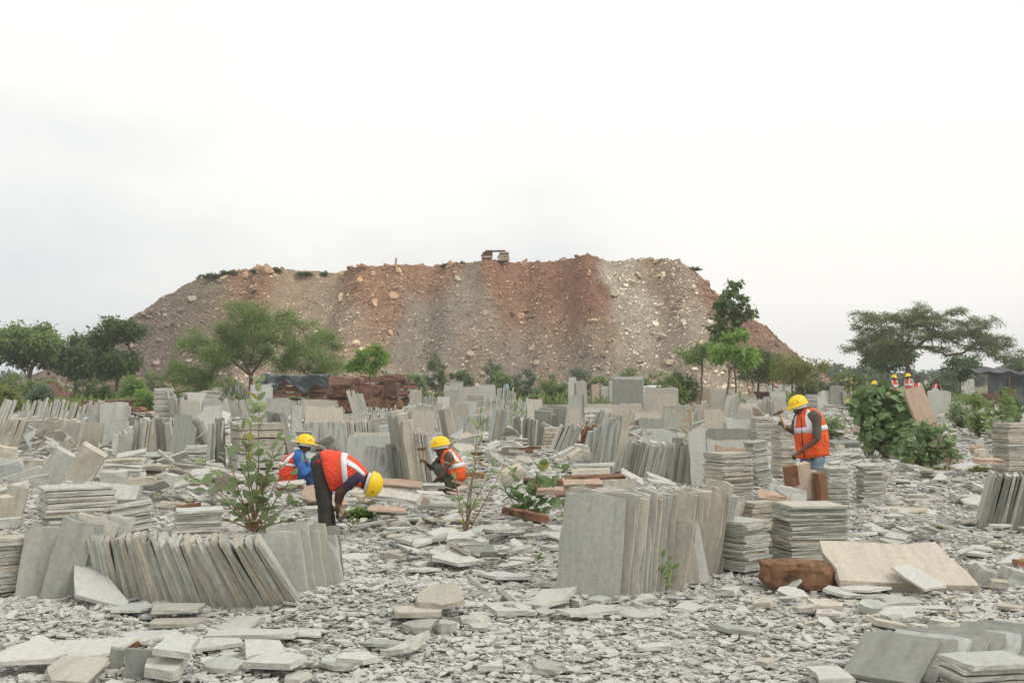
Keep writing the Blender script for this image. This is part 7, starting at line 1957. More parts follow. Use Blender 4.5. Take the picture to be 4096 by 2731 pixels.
# ---- trees
def tree(name, P, trunk_h, crowns, n_tw, leaves, size, mat, label, seed, r0=0.12, lean=(0, 0), leaf_asp=0.45, droop=0.2, flat=0.0, spray=0.5, cat='tree', group=None, trunks=1, bark=BARK, forks=None):
    """crowns: list of (centre relative to base, radii); branches grow from the trunk to points spread through the crown; leaves sit along the twigs"""
    rr = random.Random(seed)
    root = empty(name, P, label, cat, group)
    nodes = [(Vector((0, 0, 0)), -1)]
    heads = []
    for k in range(trunks):
        top = Vector((lean[0] + (rr.uniform(-0.4, 0.4) * trunk_h * 0.3 if trunks > 1 else 0), lean[1], trunk_h))
        prev = 0
        for i in range(1, 5):
            q = top * (i / 4) + Vector((rr.uniform(-1, 1), rr.uniform(-1, 1), 0)) * trunk_h * 0.03
            nodes.append((q, prev)); prev = len(nodes) - 1
        heads.append(prev)
    tg = []
    tw_ = sum(c[1][0] * c[1][1] * c[1][2] for c in crowns)
    for c, rad in crowns:
        m = max(6, int(n_tw * rad[0] * rad[1] * rad[2] / tw_))
        for _ in range(m):
            while True:
                q = Vector((rr.uniform(-1, 1), rr.uniform(-1, 1), rr.uniform(-1, 1)))
                if q.length < 1 and (q.length > 0.45 or rr.random() < 0.35): break
            tg.append(Vector(c) + Vector((q.x * rad[0], q.y * rad[1], q.z * rad[2])))
    hp = nodes[heads[0]][0]
    tg.sort(key=lambda q: (q - hp).length)
    child = {}
    ends = []
    for q in tg:
        best, bd = None, 1e9
        for i in range(1, len(nodes)):
            p = nodes[i][0]
            if p.z < trunk_h * 0.75 and i <= 4 * trunks: continue
            d = (p - q).length + 0.35 * (p - hp).length
            if d < bd: best, bd = i, d
        p = nodes[best][0]
        mid = p.lerp(q, 0.55) + Vector((rr.uniform(-1, 1), rr.uniform(-1, 1), rr.uniform(-0.2, 1))) * (q - p).length * 0.14
        nodes.append((mid, best)); nodes.append((q, len(nodes) - 1)); ends.append(len(nodes) - 1)
    cnt = [0] * len(nodes)
    for e in ends:
        i = e
        while i >= 0: cnt[i] += 1; i = nodes[i][1]
    tot = max(1, len(ends))
    rad_ = [max(r0 * 0.05, r0 * (c / tot) ** 0.45) if i > 4 * trunks else r0 * (1 - 0.06 * (i % 5)) / (trunks ** 0.4) for i, c in enumerate(cnt)]
    g = Geo()
    for i, (q, pa) in enumerate(nodes):
        if pa < 0: continue
        g.add(*tube([nodes[pa][0], q], [min(rad_[pa], rad_[i] * 1.6) if i > 4 * trunks else rad_[pa], rad_[i]], 5 if rad_[i] > r0 * 0.2 else 3))
    link('trunk', mesh('trunk', g.v, g.f, True), bark, root)
    # leaves
    per = max(1, leaves // tot)
    n = tot * per
    rng = np.random.default_rng(seed)
    ei = np.repeat(np.array(ends), per)
    tip = np.array([nodes[e][0] for e in ends]); prv = np.array([nodes[nodes[e][1]][0] for e in ends])
    tip, prv = np.repeat(tip, per, 0), np.repeat(prv, per, 0)
    t = rng.uniform(0.2, 1.05, (n, 1))
    base = prv + (tip - prv) * t + rng.normal(0, spray, (n, 3)) * np.array([1, 1, 0.5 if flat else 0.8])
    d = rng.normal(0, 1, (n, 3)); d[:, 2] = d[:, 2] * (0.35 if flat else 0.7) - droop
    d += (tip - prv) / np.maximum(np.linalg.norm(tip - prv, axis=1, keepdims=True), 1e-3) * 0.6
    d /= np.linalg.norm(d, axis=1, keepdims=True)
    up = rng.normal(0, 0.6, (n, 3)) + np.array([0, 0, 1.0])
    x = np.cross(d, up); x /= np.maximum(np.linalg.norm(x, axis=1, keepdims=True), 1e-3)
    L = size * rng.uniform(0.6, 1.4, (n, 1))
    q0, q1, q2, q3 = base, base + d * L * 0.5 + x * L * leaf_asp * 0.5, base + d * L + np.array([0, 0, -0.1]) * L, base + d * L * 0.5 - x * L * leaf_asp * 0.5
    V = np.stack([q0, q1, q2, q3], 1).reshape(-1, 3)
    me = mesh_np('crown', V, np.arange(4 * n), np.arange(n) * 4)
    link('crown', me, mat, root)
    return root


def clumps(px0, env, Y, seed, n, rx, rz, dy=2.0):
    """env: (column, low row, high row) along the crown; n small clumps spread between, so that the outline stays uneven and gappy"""
    rr = random.Random(seed)
    xs_ = [e[0] for e in env]
    out = []
    for i in range(n):
        x = xs_[0] + (xs_[-1] - xs_[0]) * (i + rr.uniform(0.1, 0.9)) / n
        lo = np.interp(x, xs_, [e[1] for e in env]); hi = np.interp(x, xs_, [e[2] for e in env])
        y = lo + (hi - lo) * rr.random() ** 0.8
        k = rr.uniform(0.65, 1.25)
        out.append(((m_(x - px0, Y), rr.uniform(-dy, dy), up_at(y, Y)), (m_(rx * k, Y), m_(rx * k, Y) * 0.9, m_(rz * k, Y))))
    return out

# umbrella acacia on the right
Y = 72; b = base_at(2100, Y); Hh = up_at(690, Y)
tree('acacia_tree', b, up_at(838, Y), clumps(2100, [(1960, 800, 770), (1990, 800, 722), (2040, 800, 715), (2085, 815, 700), (2130, 820, 705), (2190, 820, 715), (2240, 830, 740), (2300, 835, 785)], Y, 15, 74, 38, 12, 3.0) + clumps(2100, [(1985, 840, 800), (2060, 850, 800)], Y, 6, 7, 26, 12),
     520, 46000, 0.16, ACACIA, 'wide umbrella shaped thorn tree standing alone on the right', 3, 0.20, (-0.35, 0), 0.26, 0.15, 1.0, 0.17)
Y = 95; b = base_at(2040, Y)
tree('broadleaf_tree', b, up_at(850, Y), [((0, 0, up_at(820, Y)), (m_(62, Y), 2, m_(36, Y)))], 60, 5000, 0.28, DARKL, 'dark leafy tree behind the umbrella thorn tree', 4, 0.14, (0, 0), 0.5, 0.2, 0, 0.25)
Y = 90; b = base_at(2205, Y)
tree('broadleaf_tree', b, up_at(862, Y), [((0, 0, up_at(845, Y)), (m_(42, Y), 1.4, m_(26, Y)))], 40, 3000, 0.24, DARKL, 'small dark tree right of the thorn tree trunk', 5, 0.10, (0, 0), 0.5, 0.2, 0, 0.22)
Y = 110; b = base_at(2345, Y)
tree('broadleaf_tree', b, up_at(868, Y), [((0, 0, up_at(842, Y)), (m_(44, Y), 2, m_(26, Y)))], 50, 3600, 0.32, FARL, 'far rounded tree at the right edge', 6, 0.15, (0, 0), 0.5, 0.2, 0, 0.28)

# big feathery tree left of centre
Y = 66; b = base_at(575, Y)
tree('feathery_tree', b, up_at(862, Y), clumps(575, [(415, 880, 835), (450, 880, 770), (500, 870, 735), (545, 860, 712), (600, 850, 715), (650, 850, 705), (700, 860, 735), (745, 870, 765), (765, 860, 790)], Y, 7, 46, 34, 20, 2.4),
     440, 46000, 0.16, FEATHER, 'wide feathery thorn tree before the heap\'s left slope', 7, 0.14, (0.1, 0), 0.28, 0.3, 0, 0.2, trunks=2)
# dark trees far left
Y = 88; b = base_at(70, Y)
tree('broadleaf_tree', b, up_at(845, Y), clumps(70, [(-30, 850, 770), (20, 845, 750), (80, 845, 750), (145, 850, 790)], Y, 8, 20, 26, 17, 2.5), 220, 17000, 0.30, FEATHER, 'rounded green tree at the far left edge', 8, 0.2, (0, 0), 0.5, 0.2, 0, 0.30)
Y = 92; b = base_at(175, Y)
tree('broadleaf_tree', b, up_at(855, Y), clumps(175, [(120, 860, 800), (160, 860, 765), (200, 860, 780), (230, 860, 810)], Y, 9, 14, 25, 17, 2.0), 150, 11000, 0.30, DARKL, 'dark green tree between two others on the far left', 9, 0.18, (0, 0), 0.5, 0.2, 0, 0.28)
Y = 84; b = base_at(268, Y)
tree('broadleaf_tree', b, up_at(850, Y), clumps(268, [(225, 860, 800), (240, 860, 745), (265, 860, 742), (295, 860, 740), (315, 860, 745)], Y, 10, 18, 22, 15, 1.4), 170, 12000, 0.27, DARKL, 'upright dark tree at the foot of the heap\'s left slope', 10, 0.16, (0, 0), 0.5, 0.2, 0, 0.24)
# sapling before the brown beams
Y = 56; b = base_at(850, Y)
tree('feathery_sapling', b, up_at(858, Y), clumps(850, [(815, 862, 835), (835, 855, 805), (860, 850, 800), (885, 860, 815)], Y, 11, 9, 16, 7, 0.5), 60, 3000, 0.20, BRIGHT, 'bright green feathery sapling before the brown beams', 11, 0.045, (0, 0), 0.30, 0.5, 0, 0.11)
# slender tree and its neighbours on the right of the heap
Y = 60; b = base_at(1668, Y)
tree('slender_tree', b, up_at(780, Y), [((m_(15, Y), 0, up_at(690, Y)), (m_(40, Y), 0.8, m_(40, Y))), ((m_(35, Y), 0, up_at(720, Y)), (m_(28, Y), 0.7, m_(22, Y))), ((0, 0, up_at(760, Y)), (m_(42, Y), 0.9, m_(40, Y))), ((m_(20, Y), 0, up_at(660, Y)), (m_(18, Y), 0.4, m_(18, Y)))], 80, 1700, 0.26, DARKL, 'slender sparse tree rising above its neighbours', 12, 0.06, (0.25, 0), 0.6, 0.7, 0, 0.10)
Y = 55; b = base_at(1690, Y)
tree('bright_sapling', b, up_at(830, Y), clumps(1690, [(1645, 865, 780), (1670, 860, 765), (1700, 850, 765), (1735, 830, 785)], Y, 12, 12, 17, 8, 0.7), 66, 2800, 0.22, BRIGHT, 'bright green sapling under the slender tree', 13, 0.05, (0, 0), 0.4, 0.4, 0, 0.12)
Y = 58; b = base_at(1612, Y)
tree('feathery_sapling', b, up_at(850, Y), clumps(1612, [(1572, 840, 800), (1595, 835, 792), (1625, 835, 792), (1652, 845, 805)], Y, 13, 10, 17, 9, 0.7), 60, 3600, 0.16, FEATHER, 'green sapling left of the slender tree', 14, 0.06, (0, 0), 0.35, 0.3, 0, 0.13)
Y = 70; b = base_at(1740, Y)
tree('thorn_bush', b, up_at(862, Y), [((0, 0, up_at(845, Y)), (m_(70, Y), 1.6, m_(36, Y))), ((m_(-20, Y), 0, up_at(825, Y)), (m_(45, Y), 1.3, m_(24, Y)))], 90, 8000, 0.17, DARKL, 'dense dark bush below the heap\'s right slope', 15, 0.08, (0, 0), 0.35, 0.2, 0, 0.2, cat='bush')
Y = 66; b = base_at(1820, Y)
tree('thorn_bush', b, up_at(868, Y), [((0, 0, up_at(850, Y)), (m_(46, Y), 1.2, m_(32, Y))), ((m_(40, Y), 0, up_at(840, Y)), (m_(50, Y), 0.9, m_(14, Y)))], 60, 4600, 0.17, OLIVE, 'yellowish green bush at the end of the heap', 16, 0.06, (0, 0), 0.3, 0.2, 0, 0.18, cat='bush')

# bushes along the foot of the heap: (column, top row, half width px, depth, material)
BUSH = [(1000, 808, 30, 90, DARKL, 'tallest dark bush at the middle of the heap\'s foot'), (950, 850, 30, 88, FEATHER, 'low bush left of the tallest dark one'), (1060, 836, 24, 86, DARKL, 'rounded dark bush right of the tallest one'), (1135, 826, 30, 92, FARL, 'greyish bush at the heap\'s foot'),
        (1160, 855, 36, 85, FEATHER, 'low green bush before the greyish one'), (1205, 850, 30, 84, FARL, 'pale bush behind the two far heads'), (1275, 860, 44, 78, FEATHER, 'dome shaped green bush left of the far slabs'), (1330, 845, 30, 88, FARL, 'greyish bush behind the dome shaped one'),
        (1390, 852, 34, 84, FEATHER, 'green bush right of the dome shaped one'), (1450, 846, 34, 86, FEATHER, 'green bush above the big blank slab'), (1505, 852, 30, 84, FEATHER, 'green bush behind the white car'), (1562, 842, 42, 62, DARKL, 'dark bush right of the white car'), (1545, 870, 30, 58, FEATHER, 'low bush right beside the white car'),
        (900, 862, 28, 84, FEATHER, 'low bush behind the brown beams'), (760, 850, 34, 84, FEATHER, 'bush behind the black tarpaulin'), (520, 868, 40, 74, FEATHER, 'low bush under the wide feathery tree'), (440, 862, 40, 76, FEATHER, 'bush left under the wide feathery tree'), (360, 852, 44, 80, FEATHER, 'bush right of the upright dark tree'),
        (300, 862, 30, 74, BRIGHT, 'bright bush before the upright dark tree'), (205, 868, 46, 72, DARKL, 'dark shrub among the far red stones'), (120, 868, 44, 76, FEATHER, 'bush beneath the rounded green tree'), (40, 862, 46, 74, FEATHER, 'bush at the left edge under the tree'), (10, 895, 32, 58, OLIVE, 'yellowish bush at the left edge'), (90, 885, 30, 66, FARL, 'pale bush left of the red stones'),
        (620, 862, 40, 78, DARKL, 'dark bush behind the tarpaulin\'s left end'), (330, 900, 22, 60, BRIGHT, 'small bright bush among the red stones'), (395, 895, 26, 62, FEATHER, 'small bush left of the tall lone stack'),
        (1890, 842, 40, 80, FARL, 'greyish bush right of the yellowish one'), (1950, 850, 42, 76, FEATHER, 'bush left of the far workers'), (2010, 852, 36, 84, FARL, 'pale bush behind the far workers'), (2140, 858, 36, 82, DARKL, 'bush right of the thorn tree trunk'), (2175, 850, 30, 88, FARL, 'far bush left of the black shed'),
        (2230, 905, 34, 40, FEATHER, 'green shrub before the black shed'), (2285, 890, 40, 42, FEATHER, 'tall green shrub before the black shed'), (2200, 925, 26, 36, MILK, 'pale shrub among the right hand slabs'), (2320, 885, 26, 46, DARKL, 'dark shrub at the right edge'), (2250, 950, 24, 33, FEATHER, 'low shrub before the dark brown slabs'),
        (1900, 955, 34, 33, MILK, 'low leafy shrub right of the standing worker'), (1850, 860, 30, 72, OLIVE, 'olive bush right of the heap\'s end'), (700, 866, 30, 80, FEATHER, 'bush behind the middle of the tarpaulin')]
for i, (px, top, hw, Y, mt, lb) in enumerate(BUSH):
    b = base_at(px, Y)
    zt = up_at(top, Y); w = m_(hw, Y)
    tree('shrub', b, zt * 0.3, [((0, 0, zt * 0.56), (w, w * 0.7, zt * 0.46)), ((w * 0.3, 0, zt * 0.35), (w * 0.9, w * 0.6, zt * 0.32))], 36, 2000 if Y > 50 else 1600, 0.20 if Y > 50 else 0.11, mt, lb, 100 + i, 0.04, (0, 0), 0.4, 0.15, 0, 0.14 if Y > 50 else 0.08, cat='shrub', group='shrubs round the yard')

# far trees beyond the yard on the right
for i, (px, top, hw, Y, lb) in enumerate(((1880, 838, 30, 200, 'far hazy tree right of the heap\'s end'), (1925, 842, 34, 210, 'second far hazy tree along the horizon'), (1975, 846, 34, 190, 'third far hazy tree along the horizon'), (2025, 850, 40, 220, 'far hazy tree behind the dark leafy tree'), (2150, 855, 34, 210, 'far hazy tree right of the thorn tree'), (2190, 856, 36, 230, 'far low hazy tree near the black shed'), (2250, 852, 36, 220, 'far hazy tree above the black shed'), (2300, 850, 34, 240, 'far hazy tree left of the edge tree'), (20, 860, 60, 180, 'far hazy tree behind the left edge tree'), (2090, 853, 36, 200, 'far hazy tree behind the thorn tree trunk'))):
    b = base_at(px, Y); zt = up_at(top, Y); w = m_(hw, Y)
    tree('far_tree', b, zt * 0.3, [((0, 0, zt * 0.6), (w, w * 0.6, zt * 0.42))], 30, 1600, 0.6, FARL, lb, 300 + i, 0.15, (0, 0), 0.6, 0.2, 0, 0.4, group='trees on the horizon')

# grass and low scrub between yard and heap
def undergrowth():
    rng = np.random.default_rng(5)
    n = 30000
    Yv = rng.uniform(62, 100, n); Xv = rng.uniform(-0.5, 0.5, n) * Yv
    ok = np.array([noise.noise(Vector((a * 0.10, b_ * 0.10, 2))) > -0.15 or a < -8 for a, b_ in zip(Xv, Yv)]) & ((Yv > 76) | (Xv < -12))
    Xv, Yv = Xv[ok], Yv[ok]; n = len(Xv)
    hgt = rng.uniform(0.25, 0.95, n) * np.array([0.6 + 0.8 * max(0, noise.noise(Vector((a * 0.25, b_ * 0.25, 7)))) for a, b_ in zip(Xv, Yv)])
    a = rng.uniform(0, 6.28, n); w = rng.uniform(0.06, 0.16, n)
    d = np.stack([np.cos(a), np.sin(a)], -1) * w[:, None]
    l = rng.normal(0, 0.25, (n, 2))
    z0 = np.zeros(n)
    q = np.stack([np.column_stack([Xv - d[:, 0], Yv - d[:, 1], z0]), np.column_stack([Xv + d[:, 0], Yv + d[:, 1], z0]), np.column_stack([Xv + l[:, 0] + d[:, 0] * 0.6, Yv + l[:, 1], hgt * 0.8]), np.column_stack([Xv + l[:, 0], Yv + l[:, 1], hgt])], 1).reshape(-1, 3)
    tag(link('undergrowth', mesh_np('undergrowth', q, np.arange(4 * n), np.arange(n) * 4), FEATHER), 'tall grass and low scrub between the yard and the heap', 'grass', kind='stuff')
undergrowth()
# tufts on the heap
for i, (px, hh, w) in enumerate(((480, 0.7, 2.6), (520, 0.6, 2.0), (580, 0.5, 1.2), (1022, 0.5, 1.0), (1585, 0.6, 1.6), (700, 0.4, 1.6), (640, 0.4, 1.4), (740, 0.4, 0.8))):
    X = hx(px); Yy = edge_y(min(max(X, PL0), PL1)) - 0.5
    weed('heap_shrub', (X, Yy, hill_h(X, Yy) - 0.05), w, hh, 46, ['leftmost', 'second', 'third', 'small round', 'right slope', 'fifth', 'fourth', 'sixth'][i] + ' green tuft along the crest of the heap', DARKL, 60 + i, 0.22)

# ------------------------------------------------------------------ brown beams, tarpaulins, car and small things
TARP = plain_mat('black_plastic_sheet', lin(58, 66, 68), 0.38, 0.3, 3, bump=0.4, spec=0.5)
TARPB = plain_mat('black_shed_sheet', lin(60, 64, 66), 0.55, 0.45, 1.5, bump=0.4, spec=0.4)

def beam_stack(reg, x0, x1, yb, yt, Y, rows, label, mats, seed, jut=0.15):
    """a wall of long rough stone beams laid on each other; each beam a part"""
    rr = random.Random(seed)
    a, b = pt(reg, x0, yb, Y), pt(reg, x1, yt, Y)
    W = b.x - a.x; Hh = max(0.4, b.z)
    root = empty('beam_stack', ((a.x + b.x) / 2, Y, 0), label, 'stone stack')
    h = Hh / rows
    for j in range(rows):
        x = -W / 2 + rr.uniform(-jut, jut)
        while x < W / 2 - 0.2:
            L = min(rr.uniform(0.5, 1.0) * W, W / 2 + rr.uniform(-jut, jut) - x)
            if L < 0.25: break
            V, Fc = slab_geo(L - 0.04, h * rr.uniform(0.72, 0.96), 0.9, 0.09, 5, 2)
            o = link('beam', mesh('beam', V, Fc), rr.choice(mats), root)
            o.location = (x + L / 2, rr.uniform(-0.12, 0.12), j * h + 0.02)
            x += L
    return root
beam_stack('C', 160, 660, 270, 90, 57, 6, 'wall of dark brown stone beams under the black tarpaulin', [DARKBR, DARKBR, REDST], 2)
beam_stack('C', 690, 1295, 235, 110, 58, 2, 'great dark rust stone beams below the sapling', [DARKBR, DARKBR, RUST], 3)
beam_stack('C', 655, 985, 235, 58, 60, 4, 'reddish brown beams left of the sapling', [DARKBR, REDST], 4)
beam_stack('C', 980, 1385, 235, 42, 61, 5, 'jutting brown beams right of the sapling', [DARKBR, REDST, DARKBR], 5, 0.6)
beam_stack('L', 720, 1130, 325, 250, 58, 2, 'long rusty beam among the far red stones', [RUST], 6)
beam_stack('L', 1060, 1310, 375, 318, 52, 2, 'orange brown beams left of the tall lone stack', [RUST, BROWN], 7)
beam_stack('L', 1560, 1840, 260, 180, 62, 3, 'brown beams under the feathery tree', [DARKBR, EDGE], 8)
beam_stack('L', 1440, 1575, 250, 132, 70, 4, 'brown blocks right of the tall lone stack', [REDST, BROWN], 9)
beam_stack('L', 1420, 1600, 160, 60, 78, 5, 'far brown stone wall under the feathery tree', [REDST, BROWN], 10)
beam_stack('L', 715, 835, 250, 118, 74, 3, 'brown block pile under the dark shrub', [BROWN, REDST], 11)
def sheet(name, reg, x0, x1, yb, yt, Y, depth, label, mat, seed, drop=0.5):
    """crumpled plastic sheet over a stack: rises over its top, hangs down in front"""
    a, b = pt(reg, x0, yb, Y), pt(reg, x1, yt, Y)
    W = b.x - a.x; top = b.z
    nu, nv = 60, 26
    V, Fc = [], []
    for j in range(nv + 1):
        t = j / nv
        for i in range(nu + 1):
            u = i / nu
            x = (u - 0.5) * W
            hang = drop * (0.55 + 0.6 * noise.noise(Vector((u * 4, seed, 0))))
            if t < 0.45:
                k = t / 0.45
                y = -depth / 2 - 0.05; z = top - hang * (1 - k)
            else:
                k = (t - 0.45) / 0.55
                y = -depth / 2 + depth * k; z = top
            n_ = 0.13 * noise.noise(Vector((x * 1.6, t * 3.0, seed))) + 0.06 * noise.noise(Vector((x * 5, t * 9, seed + 2))) + 0.05 * math.sin(x * 9 + 3 * noise.noise(Vector((x, t * 2, 4)))) * (1 if t < 0.45 else 0.3)
            z += 0.16 * noise.noise(Vector((x * 0.8, 3.3, seed))) + (0.10 if t > 0.45 else 0) * noise.noise(Vector((x * 3.5, t * 6, seed + 5)))
            V.append((x, y - n_, z + n_ * 0.6))
    for j in range(nv):
        for i in range(nu):
            Fc.append((j * (nu + 1) + i, j * (nu + 1) + i + 1, (j + 1) * (nu + 1) + i + 1, (j + 1) * (nu + 1) + i))
    o = link(name, mesh(name, V, Fc, True), mat)
    o.location = ((a.x + b.x) / 2, Y, 0)
    s = o.modifiers.new('thickness', 'SOLIDIFY'); s.thickness = 0.01
    return tag(o, label, 'tarpaulin')
sheet('tarpaulin', 'C', 120, 690, 150, 45, 57, 1.3, 'crumpled black tarpaulin thrown over the dark brown beams', TARP, 1.0, 1.0)

# black sheeted shed on the right
def shed():
    a, b = pt('R', 1945, 190, 60), pt('R', 2480, 22, 60)
    root = empty('sheeted_shed', ((a.x + b.x) / 2, 60, 0), 'low shed covered in black sheeting at the right edge', 'shed')
    W = b.x - a.x; H_ = b.z
    for s in (-0.48, -0.16, 0.16, 0.48):
        g = Geo(); g.add(*tube([V3((s * W, -1.4, 0)), V3((s * W, -1.4, H_ - 0.15))], [0.05, 0.045], 6)); link('post', mesh('post', g.v, g.f, True), BARK, root)
    for nm, y0, y1, z0, z1 in (('front_sheet', -1.55, -1.5, 0.0, H_ - 0.1), ('roof_sheet', -1.7, 1.8, H_ - 0.05, H_ + 0.25)):
        V, Fc = [], []
        nu, nv = 40, 10
        for j in range(nv + 1):
            for i in range(nu + 1):
                u, t = i / nu, j / nv
                x = (u - 0.5) * W
                V.append((x, y0 + (y1 - y0) * t + 0.30 * noise.noise(V3((x * 1.1, t * 2, z1))) + 0.10 * math.sin(x * 7 + 2 * t) * noise.noise(V3((x * 0.8, t, 3))), z0 + (z1 - z0) * t + 0.30 * noise.noise(V3((x * 0.7, t * 1.5, z1))) - 0.12 * abs(math.sin(u * math.pi * 3)) * (1 if nm[0] == 'r' else 0.6 * t)))
        for j in range(nv):
            for i in range(nu): Fc.append((j * (nu + 1) + i, j * (nu + 1) + i + 1, (j + 1) * (nu + 1) + i + 1, (j + 1) * (nu + 1) + i))
        o = link(nm, mesh(nm, V, Fc, True), TARPB, root)
        s = o.modifiers.new('thickness', 'SOLIDIFY'); s.thickness = 0.01
    return root
shed()

# small dark hut opening left of the far workers
def lean_to():
    a, b = pt('R', 985, 190, 58), pt('R', 1100, 128, 58)
    root = empty('stone_lean_to', ((a.x + b.x) / 2, 58, 0), 'low dark lean-to with a flat stone roof left of the far workers', 'shelter')
    W = b.x - a.x
    for s in (-0.46, 0.46):
        V, Fc = slab_geo(0.25, b.z - 0.12, 0.8, 0.03, 1, 3); o = link('side_wall', mesh('side_wall', V, Fc), DARKBR, root); o.location = (s * W, 0, 0)
    V, Fc = slab_geo(W * 0.9, b.z - 0.15, 0.1, 0.02, 2, 2); o = link('end_wall', mesh('end_wall', V, Fc), DARKBR, root); o.location = (0, 0.45, 0)
    V, Fc = slab_geo(W * 1.15, 1.1, 0.12, 0.03, 4, 2); o = link('roof_slab', mesh('roof_slab', V, Fc), DARKBR, root); o.location = (0, -0.55, b.z - 0.06); o.rotation_euler = (R(-90), 0, 0)
lean_to()

# slab table on the crest of the heap
def crest_table():
    X = hx(1138); Y = edge_y(X) + 0.6
    z0 = hill_h(X, Y) - 0.05
    root = empty('stone_table', (X, Y, z0), 'rough stone table of stacked slabs on the crest of the heap', 'stone table')
    W = 62 / 2700 * Y; Hh = up_at(576, Y) - z0
    rr = random.Random(4)
    n = 6
    for s in (-1, 1):
        for j in range(n):
            V, Fc = slab_geo(W * rr.uniform(0.30, 0.44), 0.9, Hh / (n + 1.4) * 0.92, 0.06, 3, 3)
            o = link('pier_slab', mesh('pier_slab', V, Fc), rr.choice([DARKBR, BROWN, EDGE]), root)
            o.location = (s * W * 0.31 + rr.uniform(-0.08, 0.08), -0.45, Hh / (n + 1.4) * (j + 1.0)); o.rotation_euler = (R(-90), 0, 0)
    for z, w, nm in ((Hh * 0.97, 0.74, 'top_slab'), (Hh * 0.04, 0.95, 'base_slab')):
        V, Fc = slab_geo(W * w, 0.9, Hh * 0.11, 0.05, 4, 2)
        o = link(nm, mesh(nm, V, Fc), DARKBR, root); o.location = (0, -0.45, z); o.rotation_euler = (R(-90), 0, 0)
crest_table()
X = hx(912); Yc = edge_y(X) + 0.5
V, Fc = slab_geo(0.22, 0.85, 0.12, 0.03, 1, 4)
o = link('marker_stone', mesh('marker_stone', V, Fc), BROWN); o.location = (X, Yc, hill_h(X, Yc) - 0.1); o.rotation_euler = (0, R(5), 0); tag(o, 'thin upright stone standing alone on the crest of the heap', 'stone')

# white car behind the slabs
def car():
    Y = 58; c = pt('M', 1300, 165, Y)
    root = empty('parked_car', (c.x, Y + 0.9, 0), 'white hatchback parked behind the wide slabs with only its roof showing', 'car')
    WP = plain_mat('white_car_paint', lin(222, 224, 224), 0.3, 0.03, 3, spec=0.6)
    GL = plain_mat('dark_car_glass', lin(78, 96, 104), 0.08, 0.05, 3, spec=0.8)
    RB = plain_mat('black_rubber', lin(34, 34, 34), 0.8, 0.1)
    SV = plain_mat('wheel_metal', lin(170, 170, 172), 0.35, 0.1, metallic=0.8)
    LT = plain_mat('lamp_glass', lin(220, 222, 224), 0.15, 0.05, spec=0.8)
    prof = [(-1.85, 0.35), (-1.88, 0.72), (-1.75, 0.86), (-0.95, 0.96), (-0.35, 1.44), (0.2, 1.52), (1.0, 1.50), (1.55, 1.30), (1.78, 0.95), (1.85, 0.60), (1.80, 0.35)]
    V, Fc = [], []
    for k, (yy, s) in enumerate(((-0.82, 1), (-0.55, 1), (0.55, 1), (0.82, 1))):
        for x, z in prof:
            edge = abs(yy) > 0.7
            V.append((x * (0.985 if edge else 1), yy * (0.86 if z > 1.1 and edge else 1), z - (0.05 if edge and z > 1.1 else 0)))
    m = len(prof)
    for k in range(3):
        for i in range(m - 1): Fc.append((k * m + i, k * m + i + 1, (k + 1) * m + i + 1, (k + 1) * m + i))
        Fc.append((k * m + m - 1, k * m, (k + 1) * m, (k + 1) * m + m - 1))
    Fc += [tuple(range(m - 1, -1, -1)), tuple(3 * m + i for i in range(m))]
    o = link('body', mesh('body', V, Fc), WP, root)
    bv = o.modifiers.new('bevel', 'BEVEL'); bv.width = 0.05; bv.segments = 2
    def quad(nm, pts_, mat, t=0.012):
        q = link(nm, mesh(nm, pts_, [(0, 1, 2, 3)]), mat, root); s = q.modifiers.new('t', 'SOLIDIFY'); s.thickness = t; s.offset = 1; return q
    quad('windscreen', [(-0.93, -0.68, 0.99), (-0.93, 0.68, 0.99), (-0.38, 0.60, 1.43), (-0.38, -0.60, 1.43)], GL)
    quad('rear_window', [(1.74, 0.62, 0.99), (1.74, -0.62, 0.99), (1.57, -0.58, 1.29), (1.57, 0.58, 1.29)], GL)
    for s in (-1, 1):
        a = [(-0.80, s * 0.80, 0.98), (0.05, s * 0.80, 0.98), (0.05, s * 0.73, 1.40), (-0.32, s * 0.73, 1.36)]
        b_ = [(0.12, s * 0.80, 0.98), (1.25, s * 0.80, 0.98), (1.15, s * 0.73, 1.38), (0.12, s * 0.73, 1.40)]
        for p in (a, b_): quad('side_window', p if s < 0 else p[::-1], GL)
        V2, F2 = ell_geo(V3((-0.72, s * 0.93, 1.0)), V3((0.06, 0, 0)), V3((0, 0.10, 0)), V3((0, 0, 0.07))); link('mirror', mesh('mirror', V2, F2, True), WP, root)
        V2, F2 = ell_geo(V3((-1.78, s * 0.6, 0.74)), V3((0.10, 0, 0)), V3((0, 0.18, 0)), V3((0, 0, 0.09))); link('headlight', mesh('headlight', V2, F2, True), LT, root)
        for x in (-1.2, 1.2):
            V2, F2 = cap_geo(V3((x, s * 0.70, 0.3)), 0.30, V3((x, s * 0.80, 0.3)), 0.30, 20, 1); w = link('wheel', mesh('wheel', V2, F2, True), RB, root)
            V2, F2 = cap_geo(V3((x, s * 0.95, 0.3)), 0.16, V3((x, s * 1.02, 0.3)), 0.15, 12, 1); link('rim', mesh('rim', V2, F2), SV, w)
    root.rotation_euler = (0, 0, R(14)); root.scale = (0.9, 0.9, 0.88)
car()

